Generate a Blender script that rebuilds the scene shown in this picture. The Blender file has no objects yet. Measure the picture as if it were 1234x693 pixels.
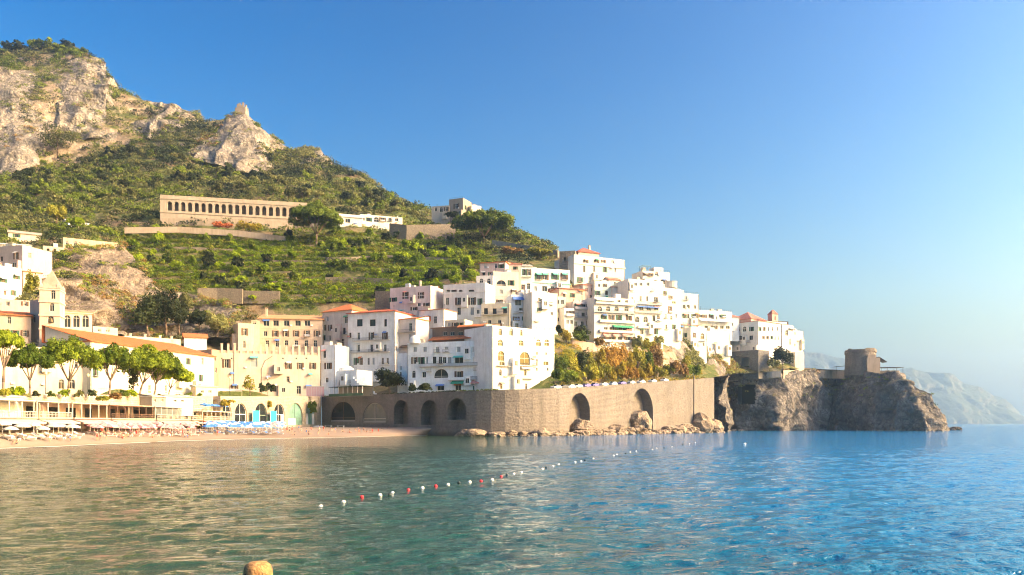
import bpy, math, random
import numpy as np
from mathutils import Vector, Matrix
from mathutils.geometry import delaunay_2d_cdt

SC = bpy.context.scene
COL = SC.collection
RNG = random.Random(7)
NR = np.random.RandomState(11)
F = 960.0          # focal length in photo pixels (photo 1234 wide)
CX, HY, CH = 617.0, 510.0, 4.0
SUN_AZ = math.radians(102.0)   # clockwise from +Y
SUN_EL = math.radians(30.0)
SUN = Vector((math.sin(SUN_AZ)*math.cos(SUN_EL), math.cos(SUN_AZ)*math.cos(SUN_EL), math.sin(SUN_EL)))

def P(px, d): return Vector(((px-CX)/F*d, d))
def ZZ(py, d): return CH+(HY-py)/F*d
def P3(px, py, d): return Vector(((px-CX)/F*d, d, ZZ(py, d)))

# ------------------------------------------------------------------ objects
def link(o, parent=None):
    COL.objects.link(o)
    if parent is not None: o.parent = parent
    return o
def tag(o, label, cat, group=None, kind=None):
    if label: o['label'] = label
    if cat: o['category'] = cat
    if group: o['group'] = group
    if kind or cat: o['kind'] = kind or 'thing'
    return o
def empty(name, loc, rz=0.0, label=None, cat=None, group=None, kind=None):
    o = bpy.data.objects.new(name, None); o.empty_display_size = .5
    link(o); o.location = loc; o.rotation_euler = (0, 0, rz)
    return tag(o, label, cat, group, kind)
def inst(name, me, parent=None, loc=(0, 0, 0), rz=0.0, scale=None):
    o = bpy.data.objects.new(name, me); link(o, parent)
    o.location = loc; o.rotation_euler = (0, 0, rz)
    if scale is not None: o.scale = scale if hasattr(scale, '__len__') else (scale,)*3
    return o
def copy_tree(o, parent=None):
    c = o.copy(); COL.objects.link(c); c.parent = parent
    for ch in o.children: copy_tree(ch, c)
    return c
def mesh_np(name, V, Q, mat, smooth=False, midx=None):
    """mesh from numpy arrays; Q is (n,3) or (n,4)"""
    me = bpy.data.meshes.new(name)
    V = np.asarray(V, np.float32); Q = np.asarray(Q, np.int32)
    n, k = Q.shape
    me.vertices.add(len(V)); me.vertices.foreach_set('co', V.ravel())
    me.loops.add(n*k); me.loops.foreach_set('vertex_index', Q.ravel())
    me.polygons.add(n); me.polygons.foreach_set('loop_start', np.arange(0, n*k, k, dtype=np.int32))
    me.polygons.foreach_set('loop_total', np.full(n, k, np.int32))
    if smooth: me.polygons.foreach_set('use_smooth', np.ones(n, bool))
    for m in (mat if isinstance(mat, (list, tuple)) else [mat]): me.materials.append(m)
    if midx is not None: me.polygons.foreach_set('material_index', np.asarray(midx, np.int32))
    me.update(calc_edges=True); me.validate()
    return me

class MB:
    def __init__(s): s.v = []; s.f = []
    def quad(s, a, b, c, d):
        n = len(s.v); s.v += [tuple(a), tuple(b), tuple(c), tuple(d)]; s.f.append((n, n+1, n+2, n+3))
    def poly(s, pts):
        n = len(s.v); s.v += [tuple(p) for p in pts]; s.f.append(tuple(range(n, n+len(pts))))
    def box(s, x0, y0, z0, x1, y1, z1):
        n = len(s.v)
        s.v += [(x0,y0,z0),(x1,y0,z0),(x1,y1,z0),(x0,y1,z0),(x0,y0,z1),(x1,y0,z1),(x1,y1,z1),(x0,y1,z1)]
        for f in ((0,3,2,1),(4,5,6,7),(0,1,5,4),(1,2,6,5),(2,3,7,6),(3,0,4,7)): s.f.append(tuple(n+i for i in f))
    def cyl(s, c0, c1, r0, r1=None, n=10, cap=True):
        r1 = r0 if r1 is None else r1
        a, b = Vector(c0), Vector(c1); d = (b-a).normalized()
        u = d.orthogonal().normalized(); w = d.cross(u)
        k = len(s.v)
        for (c, r) in ((a, r0), (b, r1)):
            for i in range(n):
                t = 2*math.pi*i/n; s.v.append(tuple(c+u*(math.cos(t)*r)+w*(math.sin(t)*r)))
        for i in range(n):
            j = (i+1) % n; s.f.append((k+i, k+j, k+n+j, k+n+i))
        if cap:
            s.f.append(tuple(k+i for i in reversed(range(n)))); s.f.append(tuple(k+n+i for i in range(n)))
    def tube(s, pts, rad, n=6):
        for i in range(len(pts)-1):
            r0 = rad[i] if hasattr(rad, '__len__') else rad; r1 = rad[i+1] if hasattr(rad, '__len__') else rad
            s.cyl(pts[i], pts[i+1], r0, r1, n)
    def lathe(s, prof, c=(0,0,0), n=16):
        k = len(s.v)
        for (r, z) in prof:
            for i in range(n):
                t = 2*math.pi*i/n; s.v.append((c[0]+r*math.cos(t), c[1]+r*math.sin(t), c[2]+z))
        for j in range(len(prof)-1):
            for i in range(n):
                i2 = (i+1) % n
                s.f.append((k+j*n+i, k+j*n+i2, k+(j+1)*n+i2, k+(j+1)*n+i))
    def mesh(s, name, mat, smooth=False):
        me = bpy.data.meshes.new(name); me.from_pydata(s.v, [], s.f)
        for m in (mat if isinstance(mat, (list, tuple)) else [mat]): me.materials.append(m)
        if smooth: me.polygons.foreach_set('use_smooth', [True]*len(me.polygons))
        me.update(); return me
    def build(s, name, mat, parent=None, loc=(0,0,0), rz=0.0, smooth=False):
        return inst(name, s.mesh(name, mat, smooth), parent, loc, rz)

# ------------------------------------------------------------------ noise
def _h(ix, iy, iz, k):
    n = (ix*73856093) ^ (iy*19349663) ^ (iz*83492791) ^ (k*2654435761 & 0x7fffffff)
    n = n & 0x7fffffff
    n = ((n >> 13) ^ n) & 0x7fffffff
    n = (n*((n*n*15731+789221) & 0x7fffffff)+1376312589) & 0x7fffffff
    return n/1073741824.0-1.0
def vnoise(p, k=0):
    p = np.asarray(p, float); i = np.floor(p).astype(np.int64); f = p-i; f = f*f*f*(f*(f*6-15)+10)
    out = 0
    for dx in (0, 1):
        for dy in (0, 1):
            for dz in (0, 1):
                w = (f[:,0] if dx else 1-f[:,0])*(f[:,1] if dy else 1-f[:,1])*(f[:,2] if dz else 1-f[:,2])
                out = out+w*_h(i[:,0]+dx, i[:,1]+dy, i[:,2]+dz, k)
    return out
def fbm(p, oct=4, k=0, ridged=False):
    p = np.asarray(p, float); a, s, t = 1.0, 0.0, 0.0
    for o in range(oct):
        n = vnoise(p, k+o*17)
        if ridged: n = 1-2*np.abs(n)
        s = s+a*n; t += a; a *= .5; p = p*2.03+7.1
    return s/t

# ------------------------------------------------------------------ materials
MATS = {}
class NT:
    def __init__(s, name):
        s.m = bpy.data.materials.new(name); s.m.use_nodes = True
        s.t = s.m.node_tree; s.b = s.t.nodes['Principled BSDF']; s.out = s.t.nodes['Material Output']
        s.b.inputs['Roughness'].default_value = .85
        s.b.inputs['Specular IOR Level'].default_value = .25
    def n(s, typ, **kw):
        nd = s.t.nodes.new(typ)
        for k, v in kw.items():
            if k.startswith('_'): setattr(nd, k[1:], v)
            else:
                key = int(k[1:]) if k[0] == 'i' and k[1:].isdigit() else k.replace('__', ' ')
                if hasattr(v, 'is_output'): s.t.links.new(v, nd.inputs[key])
                else: nd.inputs[key].default_value = v
        return nd
    def l(s, a, b): s.t.links.new(a, b)
    def pos(s): return s.n('ShaderNodeNewGeometry').outputs['Position']
    def mapped(s, v, sc):
        m = s.n('ShaderNodeMapping', Scale=sc); s.l(v, m.inputs['Vector']); return m.outputs[0]
    def noise(s, v, scale, detail=4, rough=.55):
        nd = s.n('ShaderNodeTexNoise', Scale=scale, Detail=detail, Roughness=rough); s.l(v, nd.inputs['Vector']); return nd.outputs[0]
    def ramp(s, fac, stops):
        r = s.n('ShaderNodeValToRGB'); s.l(fac, r.inputs[0]); e = r.color_ramp.elements
        while len(e) < len(stops): e.new(.5)
        for i, (p, c) in enumerate(stops):
            e[i].position = p; e[i].color = (*c, 1) if len(c) == 3 else c
        return r.outputs[0]
    def mix(s, fac, a, b, mode='MIX'):
        m = s.n('ShaderNodeMix', _data_type='RGBA', _blend_type=mode)
        for sk, v in ((m.inputs[0], fac), (m.inputs[6], a), (m.inputs[7], b)):
            if hasattr(v, 'is_output'): s.l(v, sk)
            else: sk.default_value = (*v, 1) if hasattr(v, '__len__') and len(v) == 3 else v
        return m.outputs[2]
    def math(s, op, a, b=0.0, clamp=False):
        m = s.n('ShaderNodeMath', _operation=op, _use_clamp=clamp)
        for sk, v in ((m.inputs[0], a), (m.inputs[1], b)):
            if hasattr(v, 'is_output'): s.l(v, sk)
            else: sk.default_value = v
        return m.outputs[0]
    def bump(s, h, dist, strength=1.0):
        b = s.n('ShaderNodeBump', Strength=strength, Distance=dist); s.l(h, b.inputs['Height'])
        s.l(b.outputs[0], s.b.inputs['Normal']); return b
    def col(s, c): s.l(c, s.b.inputs['Base Color']) if hasattr(c, 'is_output') else setattr(s.b.inputs['Base Color'], 'default_value', (*c, 1))
def sc3(c, k): return tuple(min(1, x*k) for x in c)

def stucco(c, dirt=.5):
    key = ('stucco', tuple(round(x, 3) for x in c), dirt)
    if key in MATS: return MATS[key]
    t = NT('stucco'); p = t.pos(); c = sc3(c, .98)
    a = t.noise(p, .3, 6, .7); s = t.noise(t.mapped(p, (1.3, 1.3, .12)), .8, 5, .65); f = t.noise(p, 2.2, 4, .7)
    base = t.mix(t.ramp(a, [(.36, (0,0,0)), (.64, (1,1,1))]), sc3(c, .86), sc3(c, 1.07))
    stain = t.ramp(s, [(.46, (0,0,0)), (.68, (1,1,1))])
    base = t.mix(t.math('MULTIPLY', stain, dirt*.6), base, (c[0]*.56, c[1]*.5, c[2]*.42))
    base = t.mix(t.math('MULTIPLY', t.ramp(f, [(.4, (0,0,0)), (.7, (1,1,1))]), .22), base, sc3(c, .7))
    t.col(base); t.bump(f, .03, .4); MATS[key] = t.m; return t.m
def tiles(c):
    key = ('tile', c)
    if key in MATS: return MATS[key]
    t = NT('roof_tiles'); o = t.n('ShaderNodeTexCoord').outputs['Object']; p = t.pos()
    w = t.n('ShaderNodeTexWave', _wave_type='BANDS', _bands_direction='X', Scale=1.1, Distortion=.4); t.l(o, w.inputs[0])
    n = t.noise(p, .8, 5, .7); n2 = t.noise(p, 4.0, 3)
    b = t.mix(t.ramp(n, [(.3, (0,0,0)), (.72, (1,1,1))]), sc3(c, .72), sc3(c, 1.15))
    b = t.mix(t.math('MULTIPLY', n2, .5), b, (c[0]*.55, c[1]*.6, c[2]*.7))
    t.col(b); t.bump(w.outputs[1], .12, .7); MATS[key] = t.m; return t.m
def plain(name, c, rough=.6, metal=0.0, var=.12):
    key = (name, c)
    if key in MATS: return MATS[key]
    t = NT(name); n = t.noise(t.pos(), 2.5, 3)
    t.col(t.mix(n, sc3(c, 1-var), sc3(c, 1+var))); t.b.inputs['Roughness'].default_value = rough; t.b.inputs['Metallic'].default_value = metal
    MATS[key] = t.m; return t.m
def masonry(name, c1, c2, mortar, scale=.9, bw=.75, bh=.38, stainc=(.1,.09,.075), stainf=.6):
    if name in MATS: return MATS[name]
    t = NT(name); o = t.n('ShaderNodeTexCoord').outputs['UV']; p = t.pos()
    br = t.n('ShaderNodeTexBrick', Scale=scale, Mortar__Size=.03, Brick__Width=bw, Row__Height=bh, Color1=(*c1,1), Color2=(*c2,1), Mortar=(*mortar,1))
    t.l(o, br.inputs[0])
    n = t.noise(p, .09, 6, .65); st = t.noise(t.mapped(p, (.7, .7, .07)), .4, 5, .65); f = t.noise(p, 1.6, 4, .7)
    b = t.mix(t.math('MULTIPLY', t.ramp(n, [(.4,(0,0,0)),(.68,(1,1,1))]), .55), br.outputs[0], sc3(c2, .62))
    b = t.mix(t.math('MULTIPLY', t.ramp(st, [(.48,(0,0,0)),(.72,(1,1,1))]), stainf), b, stainc)
    f2 = t.noise(p, .75, 5, .75)
    b = t.mix(t.math('MULTIPLY', t.ramp(f, [(.42,(0,0,0)),(.66,(1,1,1))]), .35), b, sc3(c1, 1.3))
    b = t.mix(t.math('MULTIPLY', t.ramp(f2, [(.46,(0,0,0)),(.62,(1,1,1))]), .35), b, sc3(c2, .62))
    sz = t.n('ShaderNodeSeparateXYZ'); t.l(p, sz.inputs[0]); tide = t.math('ADD', sz.outputs[2], t.math('MULTIPLY', f2, 2.4))
    b = t.mix(t.ramp(t.math('MULTIPLY', tide, .2), [(.36, (.75,.75,.75)), (.56, (0,0,0))]), b, (.1, .085, .06))
    t.col(b); h = t.math('ADD', t.math('MULTIPLY', br.outputs[1], -.4), t.math('ADD', f, f2)); t.bump(h, .5, .8); MATS[name] = t.m; return t.m
def rock(name, c, dark, light, veg=None, sc=.12, bump=1.2, vegamt=.5):
    if name in MATS: return MATS[name]
    t = NT(name); p = t.pos()
    n1 = t.noise(p, sc, 8, .65); n2 = t.noise(t.mapped(p, (1, 1, .6)), sc*3.2, 7, .72)
    vo = t.n('ShaderNodeTexVoronoi', Scale=sc*2.4, _feature='DISTANCE_TO_EDGE'); wv = t.mix(.5, p, t.n('ShaderNodeTexNoise', Scale=sc*3, Detail=4, Vector=p).outputs[1], 'LINEAR_LIGHT'); t.l(wv, vo.inputs[0])
    b = t.ramp(n1, [(.3, dark), (.48, c), (.68, light)])
    b = t.mix(t.ramp(n2, [(.38, (.85,.85,.85)), (.62, (0,0,0))]), b, dark)
    ck = t.ramp(vo.outputs[0], [(.0, (.9,.9,.9)), (.07, (0,0,0))]); b = t.mix(t.math('MULTIPLY', ck, t.ramp(n1, [(.4, (.2,.2,.2)), (.6, (1,1,1))])), b, sc3(dark, .6))
    if veg is not None:
        g = t.n('ShaderNodeNewGeometry'); sx = t.n('ShaderNodeSeparateXYZ'); t.l(g.outputs['Normal'], sx.inputs[0])
        f = t.math('ADD', sx.outputs[2], t.math('MULTIPLY', t.math('SUBTRACT', n2, .5), 1.6))
        b = t.mix(t.ramp(f, [(vegamt, (0,0,0)), (vegamt+.22, (1,1,1))]), b, t.ramp(t.noise(p, sc*6, 3), [(.35, sc3(veg, .6)), (.7, sc3(veg, 1.5))]))
    t.col(b); h = t.math('ADD', t.math('MULTIPLY', n1, 1.5), n2); h = t.math('ADD', h, t.math('MINIMUM', vo.outputs[0], .35))
    t.bump(h, bump, .8); t.b.inputs['Roughness'].default_value = .95; MATS[name] = t.m; return t.m
def leafmat(name, lo, hi, trans=.3, rnd=.35, sc=.35):
    if name in MATS: return MATS[name]
    t = NT(name); p = t.pos(); n = t.noise(p, sc, 4, .7)
    r = t.n('ShaderNodeObjectInfo').outputs['Random']
    f = t.math('ADD', t.math('MULTIPLY', n, 1.5), t.math('MULTIPLY', t.math('SUBTRACT', r, .95), rnd*1.5), True)
    c = t.ramp(f, [(.3, lo), (.85, hi)]); t.col(c)
    t.b.inputs['Roughness'].default_value = .7; t.b.inputs['Specular IOR Level'].default_value = .15
    tr = t.n('ShaderNodeBsdfTranslucent'); t.l(t.mix(.35, c, (hi[0]*1.4, hi[1]*1.2, hi[2]*.4)), tr.inputs[0])
    mx = t.n('ShaderNodeMixShader', Fac=trans); t.l(t.b.outputs[0], mx.inputs[1]); t.l(tr.outputs[0], mx.inputs[2]); t.l(mx.outputs[0], t.out.inputs[0])
    MATS[name] = t.m; return t.m

WHITE = (.84, .83, .79); CREAM = (.7, .62, .49); PEACH = (.66, .5, .36); PINK = (.7, .54, .49); GREY = (.7, .68, .64); SAND = (.6, .5, .37)
BLUEW = (.82, .86, .87); MINT = (.62, .7, .62)
ORANGE = (.62, .2, .075); RED = (.52, .13, .07); PALEO = (.62, .34, .17); BROWNR = (.38, .2, .12); PINKR = (.56, .22, .16)
def glassmat(name='window_glass', c=(.018, .022, .026), rough=.12):
    t = MATS.get(name)
    if t: return t
    t = NT(name); n = t.noise(t.pos(), .6, 2); t.col(t.mix(n, sc3(c, .5), sc3(c, 1.8))); t.b.inputs['Roughness'].default_value = rough; t.b.inputs['Specular IOR Level'].default_value = .4
    MATS[name] = t.m; return t.m
GLASS = glassmat()
M_FRAME = plain('painted_frame', (.6, .56, .48), .5)
M_FRAMEB = plain('brown_frame', (.12, .07, .04), .6)
M_SHG = plain('green_shutter', (.04, .12, .07), .6); M_SHB = plain('brown_shutter', (.13, .08, .05), .6); M_SHGR = plain('grey_shutter', (.32, .35, .36), .6)
M_IRON = plain('iron_rail', (.05, .05, .055), .5); M_WHITE = plain('white_paint', (.78, .76, .72), .5); M_SLAB = plain('balcony_slab', (.5, .46, .4), .8)
# ------------------------------------------------------------------ facades with real openings
def arch_pts(u0, v0, u1, v1, n=8):
    r = (u1-u0)/2; vs = max(v1-r, v0+.2*(v1-v0)); k = v1-vs
    return vs, [(u0+r-r*math.cos(math.pi*i/n), vs+k*math.sin(math.pi*i/n)) for i in range(n+1)]
def wall_holes(mb, W, H, holes, mp, depth, cuts=(), back=False, v_base=0.0):
    """holes: (u0,v0,u1,v1,arch). mp(u,v,w)->xyz, w = inward"""
    us = sorted({0.0, W, *cuts, *[h[0] for h in holes], *[h[2] for h in holes]})
    vs = sorted({v_base, H, *[h[1] for h in holes], *[h[3] for h in holes]})
    us = [u for i, u in enumerate(us) if i == 0 or u-us[i-1] > 1e-4]; vs = [v for i, v in enumerate(vs) if i == 0 or v-vs[i-1] > 1e-4]
    for a in range(len(us)-1):
        uc = (us[a]+us[a+1])/2
        col = [h for h in holes if h[0] < uc < h[2]]
        runs = []; 
        for b in range(len(vs)-1):
            vc = (vs[b]+vs[b+1])/2
            if any(h[1] < vc < h[3] for h in col): continue
            if runs and abs(runs[-1][1]-vs[b]) < 1e-6: runs[-1][1] = vs[b+1]
            else: runs.append([vs[b], vs[b+1]])
        for (v0, v1) in runs:
            mb.quad(mp(us[a], v0, 0), mp(us[a+1], v0, 0), mp(us[a+1], v1, 0), mp(us[a], v1, 0))
    for (u0, v0, u1, v1, ar) in holes:
        if ar:
            sp, pts = arch_pts(u0, v0, u1, v1)
            for (a, b) in zip(pts, pts[1:]):
                mb.quad(mp(a[0], a[1], 0), mp(b[0], b[1], 0), mp(b[0], v1, 0), mp(a[0], v1, 0))
                mb.quad(mp(a[0], a[1], 0), mp(a[0], a[1], depth), mp(b[0], b[1], depth), mp(b[0], b[1], 0))
        else:
            sp = v1; mb.quad(mp(u0, v1, 0), mp(u0, v1, depth), mp(u1, v1, depth), mp(u1, v1, 0))
        mb.quad(mp(u0, v0, 0), mp(u0, v0, depth), mp(u0, sp, depth), mp(u0, sp, 0))
        mb.quad(mp(u1, v0, 0), mp(u1, sp, 0), mp(u1, sp, depth), mp(u1, v0, depth))
        mb.quad(mp(u0, v0, 0), mp(u1, v0, 0), mp(u1, v0, depth), mp(u0, v0, depth))
        if back: mb.quad(mp(u0-.05, v0-.05, depth), mp(u1+.05, v0-.05, depth), mp(u1+.05, v1+.05, depth), mp(u0-.05, v1+.05, depth))
WCACHE = {}
def q(x): return max(.3, round(x*5)/5)
def window_meshes(w, h, ar, style):
    key = (w, h, ar, style)
    if key in WCACHE: return WCACHE[key]
    b = min(.12, w*.12)
    fr = MB(); pn = MB()
    if ar:
        sp, pts = arch_pts(0, 0, w, h)
        for (a, c) in zip(pts, pts[1:]):
            m = lambda p: (w/2+(p[0]-w/2)*(1-2*b/w), sp+(p[1]-sp)*(1-b/max(h-sp, .1)))
            ai, ci = m(a), m(c)
            fr.quad((a[0], -.05, a[1]), (c[0], -.05, c[1]), (ci[0], -.05, ci[1]), (ai[0], -.05, ai[1]))
        pn.poly([(0, 0, 0), (w, 0, 0)]+[(p[0], 0, p[1]) for p in reversed(pts)])
        fr.box(w/2-b/3, -.05, 0, w/2+b/3, -.01, h-b); hh = sp
        fr.box(0, -.06, sp-b/2, w, -.012, sp+b/2)
    else:
        pn.quad((0, 0, 0), (w, 0, 0), (w, 0, h), (0, 0, h)); hh = h
        fr.box(0, -.06, h-b, w, -.01, h)
        fr.box(w/2-b/3, -.05, b, w/2+b/3, -.01, h-b)
        if h > 1.5*w: fr.box(b, -.045, h*.66, w-b, -.012, h*.66+b*.6)
    fr.box(0, -.06, 0, b, -.01, hh-(0 if ar else b)); fr.box(w-b, -.06, 0, w, -.01, hh-(0 if ar else b)); fr.box(b, -.06, 0, w-b, -.01, b)
    fm = M_FRAMEB if style in ('b', 'g') else M_FRAME
    r = [fr.mesh('window', fm), pn.mesh('pane', {'c': M_SHGR, 'k': M_SHG}.get(style, GLASS)), None]
    if style in ('s', 'g'):
        sh = MB(); sw = w*.5
        sh.box(0, 0, 0, sw, .06, h)
        for i in range(int(h/.22)): sh.box(.06, -.02, .08+i*.22, sw-.06, -.001, .2+i*.22)
        r[2] = sh.mesh('shutter', M_SHG if style == 'g' else M_SHB)
    WCACHE[key] = r; return r

FOOT = []      # building footprints: (P0, dir, W, t)
class Bld:
    """front facade from (px0,D0) to (px1,D1); t deep; local x along the front, y inward, z up"""
    def __init__(s, name, label, px0, D0, px1, D1, ytop, ybase, t, col, cat='house', group=None, bury=4.0, roof='flat', rc=ORANGE, rh=2.2, dep=.32, wall=None, over=.5, ytop_at=None, par=.7):
        if px0 > 600 and D1 > D0 and cat in ('house', 'mansion'): D1 = D0+(D1-D0)*.5
        s.p0, s.p1 = P(px0, D0), P(px1, D1); d = s.p1-s.p0; s.W = d.length; s.d = d/s.W; s.bk = Vector((-s.d.y, s.d.x)); s.t = t
        Dm = (D0+D1)/2; s.zb = ZZ(ybase, Dm); zt = ZZ(ytop, D0 if ytop_at is None else ytop_at); s.H = zt-s.zb; s.bury = bury
        s.root = empty(name, (s.p0.x, s.p0.y, s.zb), math.atan2(s.d.y, s.d.x), label, cat, group)
        s.holes = {'F': [], 'R': [], 'L': []}; s.dep = dep; s.roof = roof; s.rc = rc; s.rh = rh; s.over = over; s.par = par; s.auto = cat in ('house', 'hotel', 'building', 'villa', 'mansion', 'convent')
        s.mat = wall or stucco(col); s.col = col
        FOOT.append((s.p0.copy(), s.d.copy(), s.W, t, s.zb))
        if name in ('roof_terrace','attic_house','convent_hall','belfry','kiosk') or 'penthouse' in label: return
        CTRL.append((s.p0.x+s.d.x*s.W/2-s.bk.x*1.0, s.p0.y+s.d.y*s.W/2-s.bk.y*1.0, s.zb-.3))
        CTRL.append((s.p0.x+s.d.x*s.W/2+s.bk.x*t*.5, s.p0.y+s.d.y*s.W/2+s.bk.y*t*.5, s.zb+.3))
    def uv(s, px, py, side='F'):
        o, d = {'F': (s.p0, s.d), 'R': (s.p1, s.bk), 'L': (s.p0, s.bk)}[side]
        k = (px-CX)/F; u = (k*o.y-o.x)/(d.x-k*d.y); D = o.y+u*d.y
        return u, ZZ(py, D)-s.zb, D
    def mp(s, side):
        W = s.W
        return {'F': lambda u, v, w: (u, w, v), 'R': lambda u, v, w: (W-w, u, v), 'L': lambda u, v, w: (w, u, v)}[side]
    def win(s, style, py, h, w, pxs, side='F', bal=0, name='window', ar=None):
        """row of windows at pixel centres; style w plain, a arched, s/g shuttered, c closed shutter, n niche"""
        for px in pxs:
            u, v, D = s.uv(px, py, side); ww, hh = q(w*D/F/ (1 if side == 'F' else 1)), q(h*D/F)
            if side != 'F': ww = q(min(1.3, s.t*.2))
            lim = s.W if side == 'F' else s.t
            u0, v0 = u-ww/2, v-hh/2
            if u0 < .15 or u0+ww > lim-.15 or v0 < .05 or v0+hh > s.H-.25: continue
            if any(u0 < k[2]+.06 and u0+ww > k[0]-.06 and v0 < k[3]+.06 and v0+hh > k[1]-.06 for k in s.holes[side]): continue
            arc = (style == 'a') if ar is None else ar; st0 = style
            if style == 'w' and hh > 1.2 and ww < 2.2 and s.auto: style = RNG.choice('wwwwsssggcb')
            s.holes[side].append((u0, v0, u0+ww, v0+hh, arc))
            if style == 'n': continue
            fr, pn, sh = window_meshes(ww, hh, arc, style)
            loc, rz = {'F': ((u0, s.dep-.02, v0), 0), 'R': ((s.W-s.dep+.02, u0, v0), math.pi/2), 'L': ((s.dep-.02, u0+ww, v0), -math.pi/2)}[side]
            wo = inst(name, fr, s.root, loc, rz); inst('pane', pn, wo)
            style = st0
            if sh:
                inst('shutter', sh, wo, (-ww*.5-.03, -s.dep-.06, 0)); inst('shutter', sh, wo, (ww+.03, -s.dep-.06, 0))
            if bal and side == 'F': s.balcony(px-w*.5-bal, px+w*.5+bal, py+h*.5)
    def balcony(s, pa, pb, py, rail=True, solid=False, out=1.0):
        u0, v, D = s.uv(pa, py); u1, v1, D1 = s.uv(pb, py); v = (v+v1)/2
        m = MB(); m.box(0, -out, -.18, u1-u0, -.002, 0)
        b = m.build('balcony', M_SLAB, s.root, (u0, 0, v))
        r = MB(); L = u1-u0
        if solid: r.box(0, -out, .003, L, -out+.12, .95); r.box(0, -out+.12, .003, .12, -.003, .95); r.box(L-.12, -out+.12, .003, L, -.003, .95)
        else:
            r.box(0, -out, .9, L, -out+.06, .97)
            n = max(2, int(L/.35))
            for i in range(n+1): x = i*(L-.05)/n; r.box(x, -out, .003, x+.05, -out+.05, .9)
            for x in (0, L-.06): r.box(x, -out+.07, .9, x+.06, -.003, .97)
        r.build('railing', s.mat if solid else M_IRON, b); return b
    def trim(s, pys, h=.3, proud=.18, mat=None, px=None):
        for py in pys:
            u, v, D = s.uv(px if px is not None else (s.p0.x/s.p0.y*F+CX), py)
            m = MB(); m.box(-proud, -proud, v, s.W+proud, -.003, v+h); m.box(s.W+.003, 0, v, s.W+proud, s.t, v+h)
            m.build('cornice', mat or stucco(sc3(s.col, 1.05), .3), s.root)
    def awning(s, pa, pb, py, mat, h=.9, out=1.6):
        u0, v, D = s.uv(pa, py); u1 = s.uv(pb, py)[0]
        m = MB(); m.quad((0, -.01, h), (0, -out, 0), (u1-u0, -out, 0), (u1-u0, -.01, h)); m.quad((0, -out, 0), (0, -out, -.3), (u1-u0, -out, -.3), (u1-u0, -out, 0))
        m.poly([(0, -.01, h), (0, -.01, h-.05), (0, -out, -.05), (0, -out, 0)]); m.build('awning', mat, s.root, (u0, 0, v))
    def part(s, name, mb, mat): return mb.build(name, mat, s.root)
    def chimney(s, pxs, h=1.6, w=.8):
        for px in pxs:
            u = s.uv(px, 300)[0]; m = MB(); y = s.t*.5
            z0 = s.H-(.8 if s.roof == 'flat' else 0); hh = h+(s.rh if s.roof != 'flat' else .8)
            m.box(u, y, z0, u+w, y+w, z0+hh); m.box(u-.1, y-.1, z0+hh+.25, u+w+.1, y+w+.1, z0+hh+.4)
            for a in (0, 1):
                for b in (0, 1): m.box(u+a*(w-.15), y+b*(w-.15), z0+hh, u+a*(w-.15)+.15, y+b*(w-.15)+.15, z0+hh+.25)
            s.part('chimney', m, s.mat)
    def infill(s, r_):
        for side, L, pr in (('F', s.W, .5), ('R', s.t, .4)):
            v = max(1.2, s.H*.22)
            while v < s.H-2.2:
                u = 1.0+r_.uniform(0, .8)
                while u < L-1.8:
                    w, hh = r_.choice((.8, .8, 1.0, 1.2)), r_.choice((1.0, 1.4, 1.6))
                    if r_.random() < pr and not any(u < k[2]+.7 and u+w > k[0]-.7 and v < k[3]+.8 and v+hh > k[1]-.8 for k in s.holes[side]):
                        s.holes[side].append((u, v, u+w, v+hh, False)); fr, pn, sh = window_meshes(w, hh, False, r_.choice('wwwcbk'))
                        loc, rz = {'F': ((u, s.dep-.02, v), 0), 'R': ((s.W-s.dep+.02, u, v), math.pi/2)}[side]
                        inst('pane', pn, inst('window', fr, s.root, loc, rz))
                    u += r_.uniform(2.4, 4.2)
                v += r_.uniform(3.0, 3.6)
    def extras(s, r_):
        W, H = s.W, s.H
        occ = [(h[0]-.15, h[1]-.2, h[2]+.15, h[3]+.2) for h in s.holes['F']]
        for h in list(s.holes['F']):
            if h[4] or h[3]-h[1] < 1.3: continue
            x = r_.random()
            if x < .16:
                o, w = r_.uniform(.7, 1.3), h[2]-h[0]+.5; m = MB(); m.quad((0, -.01, .55), (0, -o, 0), (w, -o, 0), (w, -.01, .55)); m.quad((0, -o, 0), (0, -o, -.22), (w, -o, -.22), (w, -o, 0))
                m.build('awning', r_.choice((M_AWW, M_AWW, M_AWT, M_AWB, M_AWG, M_AWO, M_AWP)), s.root, (h[0]-.25, 0, h[3]-.1))
            elif x < .34 and h[1] > 3:
                w = h[2]-h[0]+1.0; m = MB(); m.box(0, -.75, -.14, w, -.002, 0); b = m.build('balcony', M_SLAB, s.root, (h[0]-.5, 0, h[1]-.05)); m = MB(); m.box(0, -.75, .85, w, -.7, .9)
                for i in range(int(w/.3)+1): m.box(i*(w-.04)/int(w/.3), -.75, .003, i*(w-.04)/int(w/.3)+.04, -.71, .85)
                m.build('railing', M_IRON, b)
                if r_.random() < .3:
                    m = MB(); x0 = .1
                    while x0 < w-.5: k = r_.uniform(.3, .6); m.quad((x0, -.8, .2+r_.uniform(0, .3)), (x0+k, -.8, .2), (x0+k, -.8, .82), (x0, -.8, .82)); x0 += k+.08
                    m.build('laundry', plain('laundry_'+str(r_.randint(0, 3)), r_.choice(((.7, .7, .72), (.3, .4, .6), (.6, .25, .2), (.65, .6, .4)))), b)
            elif x < .42 and h[1] > 1.5:
                m = MB(); m.box(0, -.4, 0, .8, -.002, .55); m.build('air_conditioner', M_WHITE, s.root, (h[2]+.2, 0, h[1])) if h[2]+1.1 < W else None
        n = 0
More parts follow.
